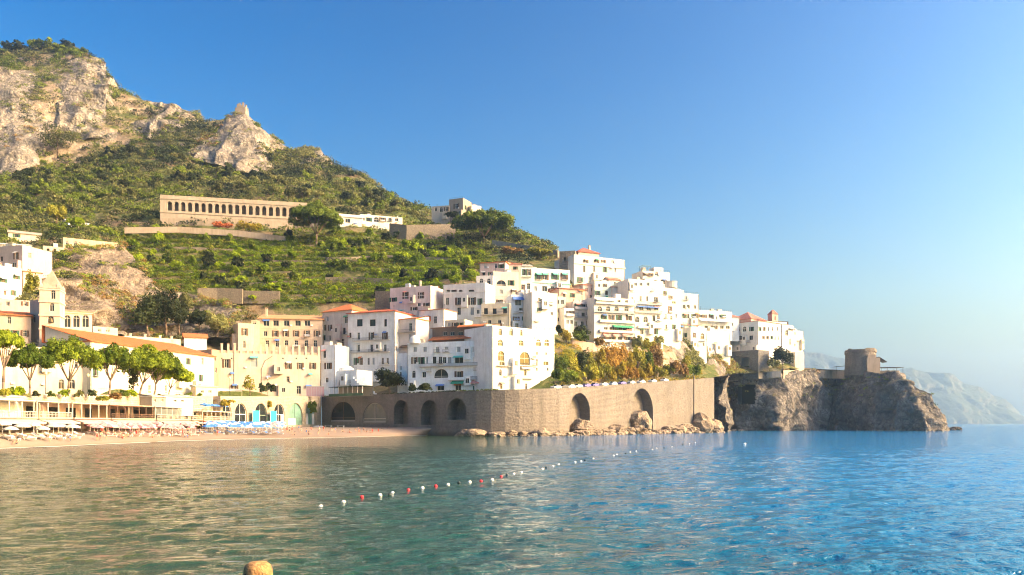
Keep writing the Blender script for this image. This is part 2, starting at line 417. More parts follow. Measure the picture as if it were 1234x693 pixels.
        for _ in range(60):
            if n >= (3 if W > 13 else 1) or W < 7: break
            w, hh, o = r_.uniform(2.2, 3.8), r_.uniform(2.8, 5.6), r_.uniform(.9, 1.8); u0 = r_.uniform(.1, W-w-.1); v0 = r_.uniform(0, max(.1, H-hh-1.5))
            if any(u0 < k[2] and u0+w > k[0] and v0 < k[3] and v0+hh > k[1] for k in occ): continue
            occ.append((u0-.2, v0-.2, u0+w+.2, v0+hh+.2)); n += 1; m = MB(); m.box(0, -o, 0, w, -.003, hh); m.box(-.08, -o-.08, hh, w+.08, -.003, hh+.14)
            b = m.build('bay', stucco(sc3(s.col, r_.uniform(.92, 1.08))), s.root, (u0, 0, v0)); m = MB(); ww = r_.uniform(.8, 1.3); m.quad((w*.5-ww/2, -o-.012, hh-2.3), (w*.5+ww/2, -o-.012, hh-2.3), (w*.5+ww/2, -o-.012, hh-.8), (w*.5-ww/2, -o-.012, hh-.8)); m.build('pane', GLASS, b)
            m = MB(); m.box(w*.5-ww/2-.1, -o-.06, hh-.8, w*.5+ww/2+.1, -o-.003, hh-.7); m.box(w*.5-ww/2-.1, -o-.1, hh-2.4, w*.5+ww/2+.1, -o-.003, hh-2.3); m.box(w*.5-.04, -o-.05, hh-2.3, w*.5+.04, -o-.013, hh-.8); m.build('frame', M_FRAME, b)
    def done(s):
        W, H, t = s.W, s.H, s.t; m = MB(); b = -s.bury
        for sd in 'FRL': wall_holes(m, W if sd == 'F' else t, H, s.holes[sd], s.mp(sd), s.dep, v_base=b)
        m.quad((0, t, b), (W, t, b), (W, t, H), (0, t, H))
        r = MB()
        if s.roof == 'flat':
            p = .28; z = H-s.par
            r.box(p, p, z-.2, W-p, t-p, z)
            for (x0, y0, x1, y1) in ((0, 0, W, p), (0, t-p, W, t), (0, p, p, t-p), (W-p, p, W, t-p)):
                m.quad((x0, y0, H), (x1, y0, H), (x1, y1, H), (x0, y1, H))
            for a, c in (((p, p), (W-p, p)), ((W-p, p), (W-p, t-p)), ((W-p, t-p), (p, t-p)), ((p, t-p), (p, p))):
                m.quad((*a, z), (*c, z), (*c, H), (*a, H))
            s.part('roof', r, plain('terrace_floor', (.46, .36, .28), .9))
        else:
            o = s.over; x0, x1, y0, y1 = -o, W+o, -o, t+o; e = .22; h = s.rh
            if s.roof == 'hip':
                k = min(W, t)/2+o
                if W >= t: A, B = (x0+k, t/2, H+h+e), (x1-k, t/2, H+h+e)
                else: A, B = (W/2, y0+k, H+h+e), (W/2, y1-k, H+h+e)
                c = [(x0, y0), (x1, y0), (x1, y1), (x0, y1)]; c = [(x, y, H+e) for x, y in c]
                if W >= t: r.quad(c[0], c[1], B, A); r.poly([c[1], c[2], B]); r.quad(c[2], c[3], A, B); r.poly([c[3], c[0], A])
                else: r.poly([c[0], c[1], A]); r.quad(c[1], c[2], B, A); r.poly([c[2], c[3], B]); r.quad(c[3], c[0], A, B)
            elif s.roof == 'gable':
                r.quad((x0, y0, H+e), (x1, y0, H+e), (x1, t/2, H+h+e), (x0, t/2, H+h+e)); r.quad((x0, t/2, H+h+e), (x1, t/2, H+h+e), (x1, y1, H+e), (x0, y1, H+e))
                for x in (0, W): m.poly([(x, 0, H), (x, t, H), (x, t/2, H+h)])
            else:
                r.quad((x0, y0, H+e), (x1, y0, H+e), (x1, y1, H+h+e), (x0, y1, H+h+e)); r.quad((x0, y1, H+h+e), (x1, y1, H+h+e), (x1, y1, H), (x0, y1, H))
                for x in (0, W): m.poly([(x, 0, H), (x, t, H), (x, t, H+h)])
            r.quad((x0, y0, H), (x1, y0, H), (x1, y0, H+e), (x0, y0, H+e)); r.quad((x1, y0, H), (x1, y1, H), (x1, y1, H+e), (x1, y0, H+e))
            r.quad((x0, y1, H), (x0, y0, H), (x0, y0, H+e), (x0, y1, H+e)); r.quad((x0, y0, H), (x0, y1, H), (x1, y1, H), (x1, y0, H))
            s.part('roof', r, tiles(s.rc))
        if s.auto and W > 6 and H > 6:
            r_ = random.Random(int(W*1000+H*77)); s.infill(r_); s.extras(r_); side = r_.choice((.12, W-.24))
            d = MB(); d.box(side, -.12, 0, side+.12, -.003, H-.3); d.build('drainpipe', plain('zinc_pipe', (.3, .29, .27), .6), s.root)
            if s.roof == 'flat' and t > 5:
                z = H-s.par
                for k in range(r_.choice((1, 2, 2, 3))):
                    x0, y0, a, b2, c = r_.uniform(.5, W-3.2), r_.uniform(.6, t-3), r_.uniform(1.2, 2.6), r_.uniform(1.2, 2.2), r_.uniform(1.1, 2.5)
                    d = MB(); d.box(x0, y0, z+.01, x0+a, y0+b2, z+c); d.box(x0-.1, y0-.1, z+c, x0+a+.1, y0+b2+.1, z+c+.12); d.build('roof_hut', stucco(r_.choice((WHITE, CREAM, GREY))), s.root)
                if r_.random() < .6:
                    d = MB()
                    for k in range(int(W/1.2)+1): d.box(.1+k*1.2, .08, H, .14+k*1.2, .12, H+.8)
                    d.box(.1, .08, H+.8, W-.1, .12, H+.85); d.build('roof_railing', M_IRON, s.root)
            for k in range(r_.choice((0, 1, 1, 2))):
                x0, y0, hh = r_.uniform(.8, W-.8), t*.5+r_.uniform(-1, 1), r_.uniform(2, 3.6); z = H-(s.par if s.roof == 'flat' else -s.rh*.6)
                d = MB(); d.cyl((x0, y0, z), (x0, y0, z+hh), .045, n=5)
                for q2 in range(4): d.box(x0-.5+q2*.08, y0-.02, z+hh-.15-q2*.16, x0+.5-q2*.08, y0+.02, z+hh-.12-q2*.16)
                d.build('antenna', M_IRON, s.root)
        w = m.build('wall', s.mat, s.root)
        return s
def B(*a, **k): return Bld(*a, **k)
CTRL = []
# ------------------------------------------------------------------ the town
GH = 'houses climbing the hillside above the sea wall'
M_AWW = plain('white_canvas', (.62, .6, .56), .8); M_AWT = plain('turquoise_canvas', (.12, .45, .4), .8); M_AWB = plain('blue_canvas', (.1, .2, .5), .8)
M_AWG = plain('green_canvas', (.06, .3, .18), .8); M_AWP = plain('pink_canvas', (.62, .28, .25), .8); M_AWO = plain('orange_canvas', (.62, .2, .07), .8)
M_WOOD = plain('grey_wood', (.22, .17, .12), .8)
STONEW = masonry('rubble_stone', (.4, .34, .26), (.3, .25, .19), (.24, .2, .15), 1.0, .6, .32)

# --- front row behind the beach
h = B('crenellated_block', 'long peach block topped by a terrace of pale pillars above the arcade', 263, 286, 386, 298, 425, 478, 16, (.62, .5, .4), cat='building', group=None, par=.3)
h.win('w', 438, 11, 5, [273]); h.win('c', 436.6, 12, 8, [306]); h.win('s', 441, 8, 4, [347.8, 362, 377]); h.win('w', 457, 7, 4, [347]); h.win('w', 468, 8, 4, [283, 331])
h.win('w', 432, 2, 2, [267, 279, 341, 357, 369]); h.win('d', 470, 10, 5, [360, 372])
m = None
for i in range(16):
    u, v, D = h.uv(266+i*7.8, 420); m = MB(); m.box(u, .05, h.H, u+.75, .75, h.H+3.2+(.5 if i % 5 == 2 else 0)); m.box(u-.1, -.03, h.H+3.2, u+.85, .8, h.H+3.36)
    h.part('pillar', m, h.mat)
m = MB(); m.box(0, .3, h.H, h.W, .45, h.H+1.0); h.part('parapet', m, stucco((.5, .36, .28)))
m = MB(); m.tube([(h.uv(282, 450)[0], -.1, .2), (h.uv(282, 450)[0], -.1, h.H)], .07); h.part('drainpipe', m, M_IRON)
m = MB(); uu = h.uv(315, 450)[0]; m.tube([(uu, -.1, .2), (uu, -.1, 10), (uu+1.2, -.1, 13), (uu+4, -.1, 15)], .07); h.part('drainpipe', m, M_IRON)
h.done()
h = B('house', 'small bluish white house at the right end of the pillared peach block', 387, 300, 404, 298, 416, 478, 10, BLUEW, group=GH)
h.win('w', 427, 9, 4, [391]); h.win('s', 441, 8, 5, [395.5]); h.win('w', 458, 6, 4, [394]); h.trim([435]); h.done()
h = B('house', 'low whitewashed house of curved terraces and steps below the tall grey white house', 399, 300, 430, 294, 447, 478, 9, BLUEW, group=GH)
h.win('w', 441, 8, 3, [403]); h.win('a', 449, 7, 6, [412]); h.win('a', 461, 8, 6, [402, 410]); h.win('w', 466, 5, 3, [424])
m = MB()
for i in range(9): m.box(h.W-2+i*.9, -.8, 0, h.W-1.1+i*.9, 4, 7.2-i*.75)
h.part('steps', m, h.mat); m = MB(); m.lathe([(3.0, 0), (2.7, .9), (1.9, 1.6), (.9, 2.0), (.01, 2.1)], (4, 4, h.H), 14); h.part('dome', m, h.mat); h.done()
h = B('palazzo', 'peach palazzo with pale orange tiled roof and a row of six square top windows', 312, 312, 389, 316, 387-3, 428, 13, (.62, .48, .36), cat='building', roof='shed', rc=PALEO, rh=3.2)
h.win('w', 389.5, 7, 7, [321, 332.5, 345.5, 359, 370.4]); h.win('s', 389.5, 7, 5, [383.3]); h.win('s', 402, 7.5, 3.8, [332, 344.5, 357, 370, 382]); h.win('w', 402, 6, 4, [320]); h.win('d', 414, 8, 4, [322, 334, 345, 357, 369, 380])
h.trim([395.5, 407.5], .2, .1); h.chimney([317]); h.done()
h = B('house', 'stepped cream wing with a broken roofline at the left end of the peach palazzo', 287, 300, 306, 303, 389, 428, 9, (.62, .5, .36), group=GH)
h.win('w', 400, 9, 4, [295]); h.win('d', 415, 9, 3.5, [294.5]); h.done()
h = B('house', 'narrow cream lean-to left of the stepped wing beside the dark gully', 280, 302, 288, 303, 402, 428, 8, (.6, .47, .35), group=GH); h.done()
h = B('house', 'flat roofed link with a pale terrace canopy between stepped wing and palazzo', 303, 310, 313, 311, 386, 428, 7, (.62, .5, .38), group=GH); h.win('w', 389, 4, 5, [306.5]); h.done()
h = B('house', 'beige shaded house under a broad orange roof with two dormer hatches', 388.5, 320, 424, 312, 377, 440, 13, (.68, .61, .53), group=GH, roof='hip', rc=ORANGE, rh=3.4)
h.win('w', 384, 6, 4, [394.6]); h.win('w', 385.5, 8, 5, [417]); h.win('s', 395, 7, 3, [391, 398]); h.win('b', 399, 8, 4, [414.7], bal=2); h.win('w', 407, 6, 3, [390, 397.5]); h.win('w', 413, 10, 5, [413]); h.win('d', 429, 9, 3.4, [401]); h.win('d', 429, 10, 4, [414])
m = MB(); u, v, D = h.uv(407, 404); m.box(u, -1.2, v-2, u+2.2, -.003, v+4.2); h.part('bay', m, stucco(PINK)); h.done()
h = B('house', 'tall grey white house of four storeys with red tiled roof and long balconies', 419.5, 309, 476, 301, 378.5, 466, 14, (.82, .81, .78), group=GH, roof='hip', rc=RED, rh=1.8, over=.7)
h.win('b', 389, 8.5, 8, [433.4, 449]); h.win('b', 389, 9, 4, [464.5]); h.win('w', 405, 9, 4, [432, 447.7, 464]); h.win('w', 419.5, 9, 4, [432, 447.7, 464]); h.win('w', 435.5, 9, 3.2, [429, 434.5, 444, 450, 461, 467]); h.win('w', 404, 6, 3, [422]); h.win('w', 452, 4, 3, [438])
h.balcony(426, 470, 410); h.balcony(424, 470, 424.5); h.trim([441.5], .35); h.win('w', 420, 5, 3, [477.5], 'R'); h.done()
h = B('house', 'narrow pink grey house under an orange roof with paired tall windows beside the white hotel', 473, 305, 501, 300, 386, 452, 9, (.72, .63, .58), group=GH, roof='shed', rc=ORANGE, rh=1.8)
h.win('w', 394, 9.5, 4.5, [478, 494.5]); h.win('w', 408, 9, 6, [477.5]); h.win('w', 407, 9, 4, [494]); h.win('d', 424, 9, 4, [479]); h.balcony(474, 500, 400.5); h.awning(484, 500, 419, M_SHB); h.done()
h = B('house', 'white cube house with two tall upper windows under a low brown roof', 505, 312, 535, 307, 375, 418, 10, WHITE, group=GH, roof='hip', rc=BROWNR, rh=1.0, over=.3)
h.win('w', 385.4, 9, 4.2, [514, 524.5]); h.win('w', 399.6, 4.5, 5.5, [514, 524.5]); h.trim([392], .2, .1); h.done()
h = B('house', 'pinkish house with flat terrace, red roofed attic and bright right flank under the terraced slope', 470, 327, 519, 320, 347.5, 388, 14, (.74, .66, .61), group=GH)
h.win('s', 356, 8, 4, [488.8, 507.4]); h.win('w', 361, 5, 5, [474]); h.win('w', 367, 4, 4, [505, 514]); h.win('w', 372, 4, 5, [499]); h.trim([359], .2, .1); h.done()
k = B('attic_house', 'attic with a small orange roof standing on the flat pinkish house', 497, 328, 519, 325, 347, 352, 7, (.62, .52, .47), cat='house', roof='shed', rc=PALEO, rh=1.5); k.chimney([500]); k.done()
h = B('house', 'grey white slab house with a pierced parapet over rows of dark windows', 534, 323, 585, 317, 343.5, 392, 11, (.78, .76, .72), group=GH, par=1.8)
h.win('n', 350.5, 2.2, 5, [540, 555]); h.win('n', 350.5, 2.2, 7, [547, 568]); h.win('w', 363, 9, 4, [539]); h.win('s', 363, 9, 5, [553, 569]); h.win('w', 363.5, 8, 3, [578.5]); h.win('w', 375, 9, 5, [553]); h.win('c', 375, 9.5, 5, [569]); h.win('w', 376, 9, 4, [539]); h.trim([354.5], .3, .2); h.done()
# --- the white hotel on the corner
h = B('hotel', 'wide bluish white hotel with one big arched window above the shaded sea wall', 491, 280, 592, 270, 413.5, 472, 14, (.87, .89, .88), cat='hotel')
h.win('c', 421, 6.5, 4.6, [500, 512, 527, 538, 552.6, 571.5, 582.7]); h.win('w', 434.5, 8, 4, [499.5, 508]); h.win('w', 434, 8, 5, [523.5, 530.5, 535.5, 541.5, 572, 582.7]); h.win('w', 434, 7.5, 11, [553]); h.win('c', 434, 8, 2.5, [514.5])
h.win('a', 450, 11, 19, [531.5]); h.win('a', 451, 9, 5, [498.5]); h.win('w', 451.5, 7, 4.5, [511]); h.win('w', 451.5, 8.5, 5.5, [553, 583]); h.win('w', 467.5, 6, 9, [531]); h.win('w', 467, 7, 8, [552]); h.win('w', 467, 6, 3, [573, 579.5])
h.balcony(506, 588, 441); h.balcony(541, 563, 458, solid=True); h.balcony(568, 590, 457); h.trim([427.5], .2, .1); h.awning(569, 585, 461.5, M_AWP); h.awning(545, 560, 462, M_AWG); h.done()
h = B('hotel_wing', 'low white rounded wing with a tiny dome at the left end of the wide hotel', 479, 283, 492, 281, 426, 472, 12, (.87, .89, .88), cat='hotel')
h.win('w', 443.5, 5, 3, [483]); h.win('a', 451, 6, 3.6, [482.5]); h.done()
m = MB(); m.lathe([(1.9, 0), (1.9, 1.2), (1.6, 2.1), (.9, 2.7), (.01, 2.9)], (0, 0, 0), 14)
p = P3(500, 414, 279); o = m.build('water_tank', stucco((.78, .77, .73), .2), None, p, smooth=True); tag(o, 'small white domed tank at the left end of the hotel roof', 'tank')
h = B('roof_terrace', 'dark timber roof restaurant with a long orange tiled canopy on the wide hotel', 521, 284, 589, 273, 396, 413, 8, (.2, .15, .12), cat='restaurant', roof='shed', rc=BROWNR, rh=1.2, bury=2)
h.win('w', 402, 5, 6, [536, 545, 555, 565, 575, 583]); m = MB(); m.quad((0, -2.6, 1.2), (h.W*.78, -2.6, 1.2), (h.W*.78, -.05, 2.6), (0, -.05, 2.6)); m.quad((0, -2.6, 1.2), (0, -2.6, .95), (h.W*.78, -2.6, .95), (h.W*.78, -2.6, 1.2)); h.part('canopy', m, tiles(ORANGE))
h.awning(553, 588, 394.5, M_AWO, .7, 1.3); h.done()
h = B('hotel', 'bright white corner hotel tower of four storeys with tall arched loggias facing the sea', 593, 264, 668, 281, 392, 471, 16, (.85, .84, .81), cat='hotel')
h.win('a', 400, 9, 6, [603, 616]); h.win('a', 401, 8, 5, [628, 657]); h.win('a', 402, 9, 8, [649]); h.win('a', 413, 8, 8, [603, 628, 649, 659]); h.win('a', 429, 12, 10, [604]); h.win('a', 432, 16, 16, [632.5]); h.win('w', 426, 4, 3, [647, 658]); h.win('w', 438, 5, 8, [605, 658]); h.win('w', 437, 8, 3, [647])
h.win('a', 449, 8, 4, [603, 633]); h.win('d', 465.5, 7, 4, [604, 634]); h.win('w', 445, 4, 3, [647, 660]); h.win('a', 463, 9, 7, [653])
h.balcony(598, 615, 441); h.balcony(620, 644, 441); h.balcony(626, 641, 456); h.trim([420, 407.5], .2, .12); h.awning(627, 641, 443.5, M_AWW, .8, 1.2); h.done()
# --- middle rows
h = B('house', 'tall pale pink house with an orange roof and three small windows beneath it', 578, 341, 609, 338, 317.5, 356, 10, PINK, group=GH, roof='shed', rc=ORANGE, rh=1.5)
h.win('w', 320.7, 5, 3.6, [584.7, 597.6, 604]); h.win('w', 330, 4, 4, [583, 592]); h.done()
h = B('house', 'grey white corner tower with two dark arched windows high beside the terraced gardens', 574, 331, 594, 330, 332.5, 368, 8, (.78, .76, .73), group=GH)
h.win('a', 339, 7, 4.6, [580, 589]); h.win('w', 351, 5, 5, [586.6]); h.win('w', 360, 5, 4, [579]); h.done()
h = B('house', 'pink house with a red tiled lean-to roof between the attic house and the turquoise house', 606, 343, 628, 345, 318, 350, 9, (.64, .46, .42), group=GH, roof='shed', rc=PINKR, rh=1.2); h.win('w', 323, 4, 3, [621]); h.done()
h = B('house', 'cream house with a half round fan window above the slab house', 594, 332, 625, 334, 327, 384, 10, (.68, .62, .55), group=GH)
h.win('a', 341, 7, 12, [604]); h.win('w', 351.6, 5, 4.6, [604]); h.win('w', 341, 6.5, 4, [616]); h.win('w', 352, 5, 3.5, [619]); h.win('w', 364, 6, 4, [602, 615]); h.awning(577, 621, 329, M_AWP, .5, .9) if False else None
h.win('w', 375, 6, 4, [608]); h.balcony(598, 622, 369); h.trim([356.5], .2, .1); h.done()
h = B('house', 'low cream house with three balconied windows just above the hotel roof canopy', 580, 316, 614, 314, 366, 400, 8, CREAM, group=GH)
h.win('b', 375, 7, 5, [585.5, 596]); h.win('b', 374.5, 7, 5, [608.5]); h.balcony(582, 612, 379); h.win('w', 388, 5, 4, [590, 602]); h.done()
h = B('house', 'white house with a deep blue awning under its roof terrace', 616, 318, 640, 322, 355, 398, 8, (.66, .7, .76), group=GH)
h.win('w', 364.5, 7, 8, [624.5]); h.win('w', 364, 6, 3.6, [635.5]); h.win('w', 374, 6, 7, [629]); h.win('w', 384, 5, 4, [622, 633]); h.awning(617.5, 632, 361, M_AWB, 1.2, 1.5); h.done()
h = B('house', 'white house with turquoise awnings over four tall windows under the yellow green hill top', 640, 349, 687, 361, 322.5, 362, 11, (.7, .73, .73), group=GH)
h.win('w', 333, 8, 5, [649, 656.5, 669, 680]); h.win('w', 348, 6, 4.5, [645, 666]); h.win('w', 348, 6.5, 6.5, [656.5]); h.win('w', 355, 5, 4, [676]); h.trim([340.5], .3, .3, plain('turquoise_paint', (.2, .5, .45), .7))
for a in (646, 653.5, 666, 677): h.awning(a, a+6.5, 330.5, M_AWT, .6, 1.0)
h.done()
h = B('house', 'pale turquoise house with a sloping gable and two narrow windows', 625, 346, 641, 348, 321, 362, 9, (.62, .74, .74), group=GH, roof='gable', rc=(.5, .45, .38), rh=1.6); h.win('w', 328, 7, 2.6, [632, 637.5]); h.win('w', 345, 7, 4, [637]); h.win('w', 346, 6, 3, [630]); h.balcony(629, 640, 333.5); h.done()
h = B('house', 'plain bright white house front with few tiny windows above the corner hotel', 641, 312, 672, 322, 351.5, 398, 10, (.74, .71, .64), group=GH)
h.win('w', 361, 4.5, 3, [650]); h.win('w', 373, 4, 3, [650]); h.win('w', 366, 4, 3, [663]); h.win('w', 378, 4, 3, [665]); h.awning(655, 668, 366, M_AWW, .6, 1.0); h.done()
h = B('mansion', 'big cream fortress like mansion with red tiled roof standing highest against the sky', 692, 366, 753, 392, 306.5, 362, 18, (.72, .66, .58), cat='mansion', roof='flat', par=1.2)
h.win('w', 324, 8, 3, [704, 716]); h.win('w', 325, 6, 3, [729, 741]); h.win('w', 315, 3.5, 3.5, [706, 719, 727, 738, 748]); h.win('w', 337, 6, 4, [699, 711]); h.win('w', 340, 5, 4, [724, 737]); h.trim([317.5], .5, .3)
h.win('w', 330, 6, 3, [755], 'R'); h.done()
k = B('attic_house', 'attic storey with red tiled hip roof on the left end of the cream mansion', 697, 373, 722, 382, 303.5, 308, 10, (.6, .53, .42), cat='house', roof='hip', rc=(.5, .14, .1), rh=3.0); k.chimney([716]); k.done()
h = B('ruined_wall', 'grey stone ruin leaning against the left side of the cream mansion', 674, 372, 693, 370, 303, 326, 8, GREY, cat='ruin', wall=STONEW, par=.3); h.win('n', 312, 4, 3, [681, 687]); h.done()
h = B('house', 'pale green white house with stepped roofs below the cream mansion', 716, 350, 740, 357, 338, 368, 9, MINT, group=GH); h.win('w', 344, 4, 3, [722, 729]); h.win('w', 353, 5, 4, [720, 731]); h.trim([349], .2, .12); h.done()
h = B('house', 'white house with a slanting pink roof edge right below the cream mansion', 738, 352, 756, 358, 346, 378, 9, (.7, .66, .6), group=GH, roof='shed', rc=PINKR, rh=1.0); h.win('w', 353.6, 6, 3.6, [748]); h.win('w', 364, 5, 3.4, [743, 751]); h.done()
k = B('attic_house', 'little white dormer with one square window under the mansion wall', 734, 360, 747, 364, 337, 346, 6, (.72, .68, .62), cat='house', roof='gable', rc=PINKR, rh=1.4); k.win('w', 342, 4, 3.6, [740.5]); k.done()
h = B('house', 'salmon pink house with a red roof overhanging one window in the middle of the town', 674, 334, 706, 343, 347.5, 392, 10, (.66, .46, .38), group=GH, roof='shed', rc=PINKR, rh=1.3, over=.6)
h.win('w', 353, 5, 4.5, [700]); h.win('w', 356, 5, 3.6, [680, 690]); h.win('w', 367, 5, 4, [683, 696]); h.win('w', 378, 6, 4, [680, 690, 700]); h.balcony(686, 704, 371); h.done()
h = B('house', 'pinkish house cluttered with dark balconies above the dark garden trees', 690, 326, 717, 333, 363, 408, 9, (.62, .53, .5), group=GH)
h.win('w', 369, 5, 4, [696, 704, 711]); h.win('w', 379, 5.5, 4.5, [695, 703, 711]); h.win('w', 390, 6, 4, [694, 702, 710]); h.win('w', 399, 5, 3.4, [698, 707]); h.balcony(692, 714, 373, solid=True); h.balcony(692, 715, 384); h.balcony(693, 714, 395); h.done()
h = B('apartment_house', 'cream apartment house of stacked balconies with a green awning and a row of pink ones', 716, 322, 765, 336, 357.5, 420, 12, (.74, .7, .64), cat='house')
h.win('w', 364, 4.5, 4, [722, 729, 736, 746, 755]); h.win('a', 372, 6, 6, [723, 733, 743, 755]); h.win('w', 383, 6.5, 4, [728, 737, 746, 758]); h.win('w', 396.5, 5, 5, [730, 739, 748, 757]); h.win('w', 408.5, 5, 6, [727, 737, 747, 757])
h.balcony(717, 764, 367, solid=True); h.balcony(717, 764, 377); h.balcony(722, 764, 389, solid=True); h.balcony(722, 764, 401, solid=True); h.balcony(722, 764, 412.5, solid=True)
h.awning(717, 740, 361.5, plain('pale_green_canvas', (.5, .62, .52), .8), .8, 1.5); h.awning(738, 762, 394, M_AWG, .8, 1.5)
for a in (726, 737.5, 749): h.awning(a, a+8, 404.5, M_AWP, 1.0, 1.5)
h.done()
h = B('apartment_house', 'large cream white block with a blue canvas strip and shaded loggias at the skyline', 757, 344, 799, 357, 336, 412, 14, (.76, .73, .66), cat='house')
h.win('w', 342.5, 4, 4, [766, 772.5, 781]); h.win('w', 360, 6, 3, [772, 780]); h.win('w', 361, 6, 5.5, [790.5]); h.win('w', 372, 4.5, 6, [773, 782, 791]); h.win('w', 383.5, 7, 4, [788, 793.5]); h.win('a', 385, 7, 6, [768, 778]); h.win('w', 399.5, 6.5, 4.2, [773.7, 789]); h.win('w', 360, 4, 3, [762]); h.win('w', 371, 4, 4, [762])
h.balcony(768, 797, 367); h.balcony(760, 797, 377); h.balcony(768, 782, 395.5, solid=True); h.balcony(785, 797, 395.5, solid=True); h.trim([352, 389], .25, .12); h.awning(767, 795, 369.5, M_AWB, .5, 1.3); h.done()
h = B('house', 'stepped white penthouse with a blue pergola at the top of the skyline block', 774, 368, 807, 378, 326, 352, 10, (.72, .68, .6), group=GH)
h.win('w', 331, 3.6, 3.4, [778, 784]); h.win('w', 330, 4, 4, [791, 800]); h.win('w', 340, 5, 4, [790, 800])
m = MB(); u = h.uv(775, 330)[0]; u1 = h.uv(785, 330)[0]
for a in (u, u1-.2):
    for y in (.4, 3.6): m.box(a, y, h.H, a+.2, y+.2, h.H+2.4)
for i in range(9): m.box(u-.3, .2+i*.42, h.H+2.4, u1+.3, .34+i*.42, h.H+2.55)
h.part('pergola', m, plain('blue_paint', (.12, .25, .4), .7)); m = MB(); u = h.uv(790, 330)[0]; m.box(u, 1.5, h.H, u+5, 6, h.H+2.3); h.part('stair_house', m, h.mat); h.done()
h = B('house', 'tall narrow white house turned to the sun, last high one of the skyline block', 797, 355, 820, 366, 346, 412, 12, (.76, .73, .67), group=GH)
h.win('w', 353, 5, 3, [801]); h.win('w', 350, 6, 3.6, [816]); h.win('w', 364.6, 3.4, 6, [812]); h.win('w', 373, 8, 3, [807.5]); h.win('w', 381, 5, 3, [802, 815]); h.win('a', 383, 5, 4, [809]); h.win('w', 358, 4, 3, [808]); h.win('w', 394, 6, 3.4, [803, 812]); h.win('w', 392, 5, 3, [822], 'R'); h.done()
m = MB(); m.lathe([(2.8, 0), (2.8, 2.6), (2.95, 2.65), (2.95, 3.0), (.01, 3.4)], (0, 0, 0), 16); p = P3(808.5, 347.5, 365); o = m.build('round_turret', stucco((.6, .57, .5)), None, p, smooth=False); tag(o, 'squat round turret with a flat cap on the narrow white house', 'turret')
h = B('house', 'grey green house with three stacked rows of dark windows right of the skyline block', 820, 384, 842, 392, 353, 402, 11, (.6, .64, .58), group=GH)
h.win('w', 359, 5, 4, [826.5]); h.win('w', 369.5, 4.5, 4, [824.5, 829.5]); h.win('w', 370, 4.5, 3.6, [837.5]); h.win('w', 381, 5, 3, [825, 829.5, 835.5, 839.5]); h.trim([375.5], .25, .15); h.done()
h = B('house', 'long pale low house with a wide white awning left of the convent', 841, 398, 882, 412, 373.5, 400, 11, (.68, .67, .62), group=GH)
h.win('w', 381, 4, 3.4, [845, 849, 857, 868, 872]); h.win('w', 394.5, 4, 5, [851, 860.6, 870, 877]); h.awning(841, 881, 386.5, M_AWW, 1.6, 2.4); h.trim([384], .2, .1); h.done()
h = B('house', 'blank pale garden wall house below the wide white awning', 850, 396, 880, 408, 398.5, 430, 6, (.68, .66, .6), group=GH, par=.3); h.done()
h = B('house', 'small white cliff edge cube house with two shaded balconies beside the crag', 832.5, 370, 852, 379, 394, 433, 11, (.78, .77, .74), group=GH)
h.win('s', 404, 6, 2.8, [837]); h.win('a', 405, 7, 6, [846.5]); h.win('w', 415.5, 4, 3, [840, 848]); h.win('w', 425, 4, 3, [842]); h.win('w', 404, 5, 3, [826], 'L'); h.win('w', 415, 5, 3, [829], 'L'); h.balcony(842, 850, 411); h.balcony(835, 842, 418); h.done()
h = B('house', 'shaded terrace house with a slanting red roof over turquoise screens', 817, 383, 841, 390, 391.5, 420, 8, (.4, .58, .56), group=GH, roof='shed', rc=(.6, .2, .12), rh=1.9, over=.5); h.win('w', 396, 5, 5, [820, 827, 834]); h.done()
h = B('house', 'narrow cream house tucked between the bright white front and the cluttered pinkish house', 667, 327, 682, 331, 357, 402, 8, CREAM, group=GH); h.win('w', 364, 5, 4, [672, 678]); h.win('w', 374, 5, 4, [673, 678]); h.win('w', 385, 5, 4, [674, 679]); h.balcony(670, 681, 378); h.done()
h = B('house', 'small white stepped house just left of the cluttered pinkish house', 680, 323, 692, 326, 371, 406, 7, WHITE, group=GH); h.win('w', 377, 5, 3.4, [684, 689]); h.win('w', 388, 5, 3.4, [684, 689]); h.balcony(682, 691, 381, solid=True); h.done()
h = B('house', 'pale rose upper house between the salmon pink house and the mansion', 702, 350, 719, 356, 343, 372, 8, (.68, .55, .5), group=GH, roof='shed', rc=PINKR, rh=1.0); h.win('w', 349, 5, 3.6, [707, 714]); h.win('w', 358, 5, 3.6, [707, 714]); h.done()
h = B('house', 'cream house filling the gap between the mansion foot and the skyline block', 751, 352, 765, 357, 341, 376, 8, (.7, .62, .52), group=GH); h.win('w', 347, 4.6, 3.4, [755, 761]); h.win('w', 356, 5, 3.4, [755, 761]); h.awning(752, 764, 351, M_AWW, .5, 1); h.done()
h = B('house', 'low white terrace house with an arched loggia below the stacked balconies', 724, 318, 758, 326, 417, 436, 7, (.7, .6, .5), group=GH); h.win('a', 424, 6, 5, [730, 739, 748]); h.done()
h = B('house', 'cream terrace house peeping over the dark timber roof restaurant', 536, 300, 560, 297, 386, 404, 7, CREAM, group=GH); h.win('w', 391, 4.5, 4, [541, 548, 555]); h.done()
h = B('house', 'narrow reddish brown alley house between the arsenal and the peach block', 255, 282, 264.5, 285, 421, 478, 9, (.4, .26, .2), group=GH); h.win('w', 432, 6, 3, [259]); h.win('w', 446, 6, 3, [260]); h.done()
h = B('house', 'white house with a small arched loggia between attic house and bright white front', 628, 330, 645, 334, 349, 366, 8, (.74, .72, .67), group=GH); h.win('a', 354, 5, 4, [633, 639]); h.done()
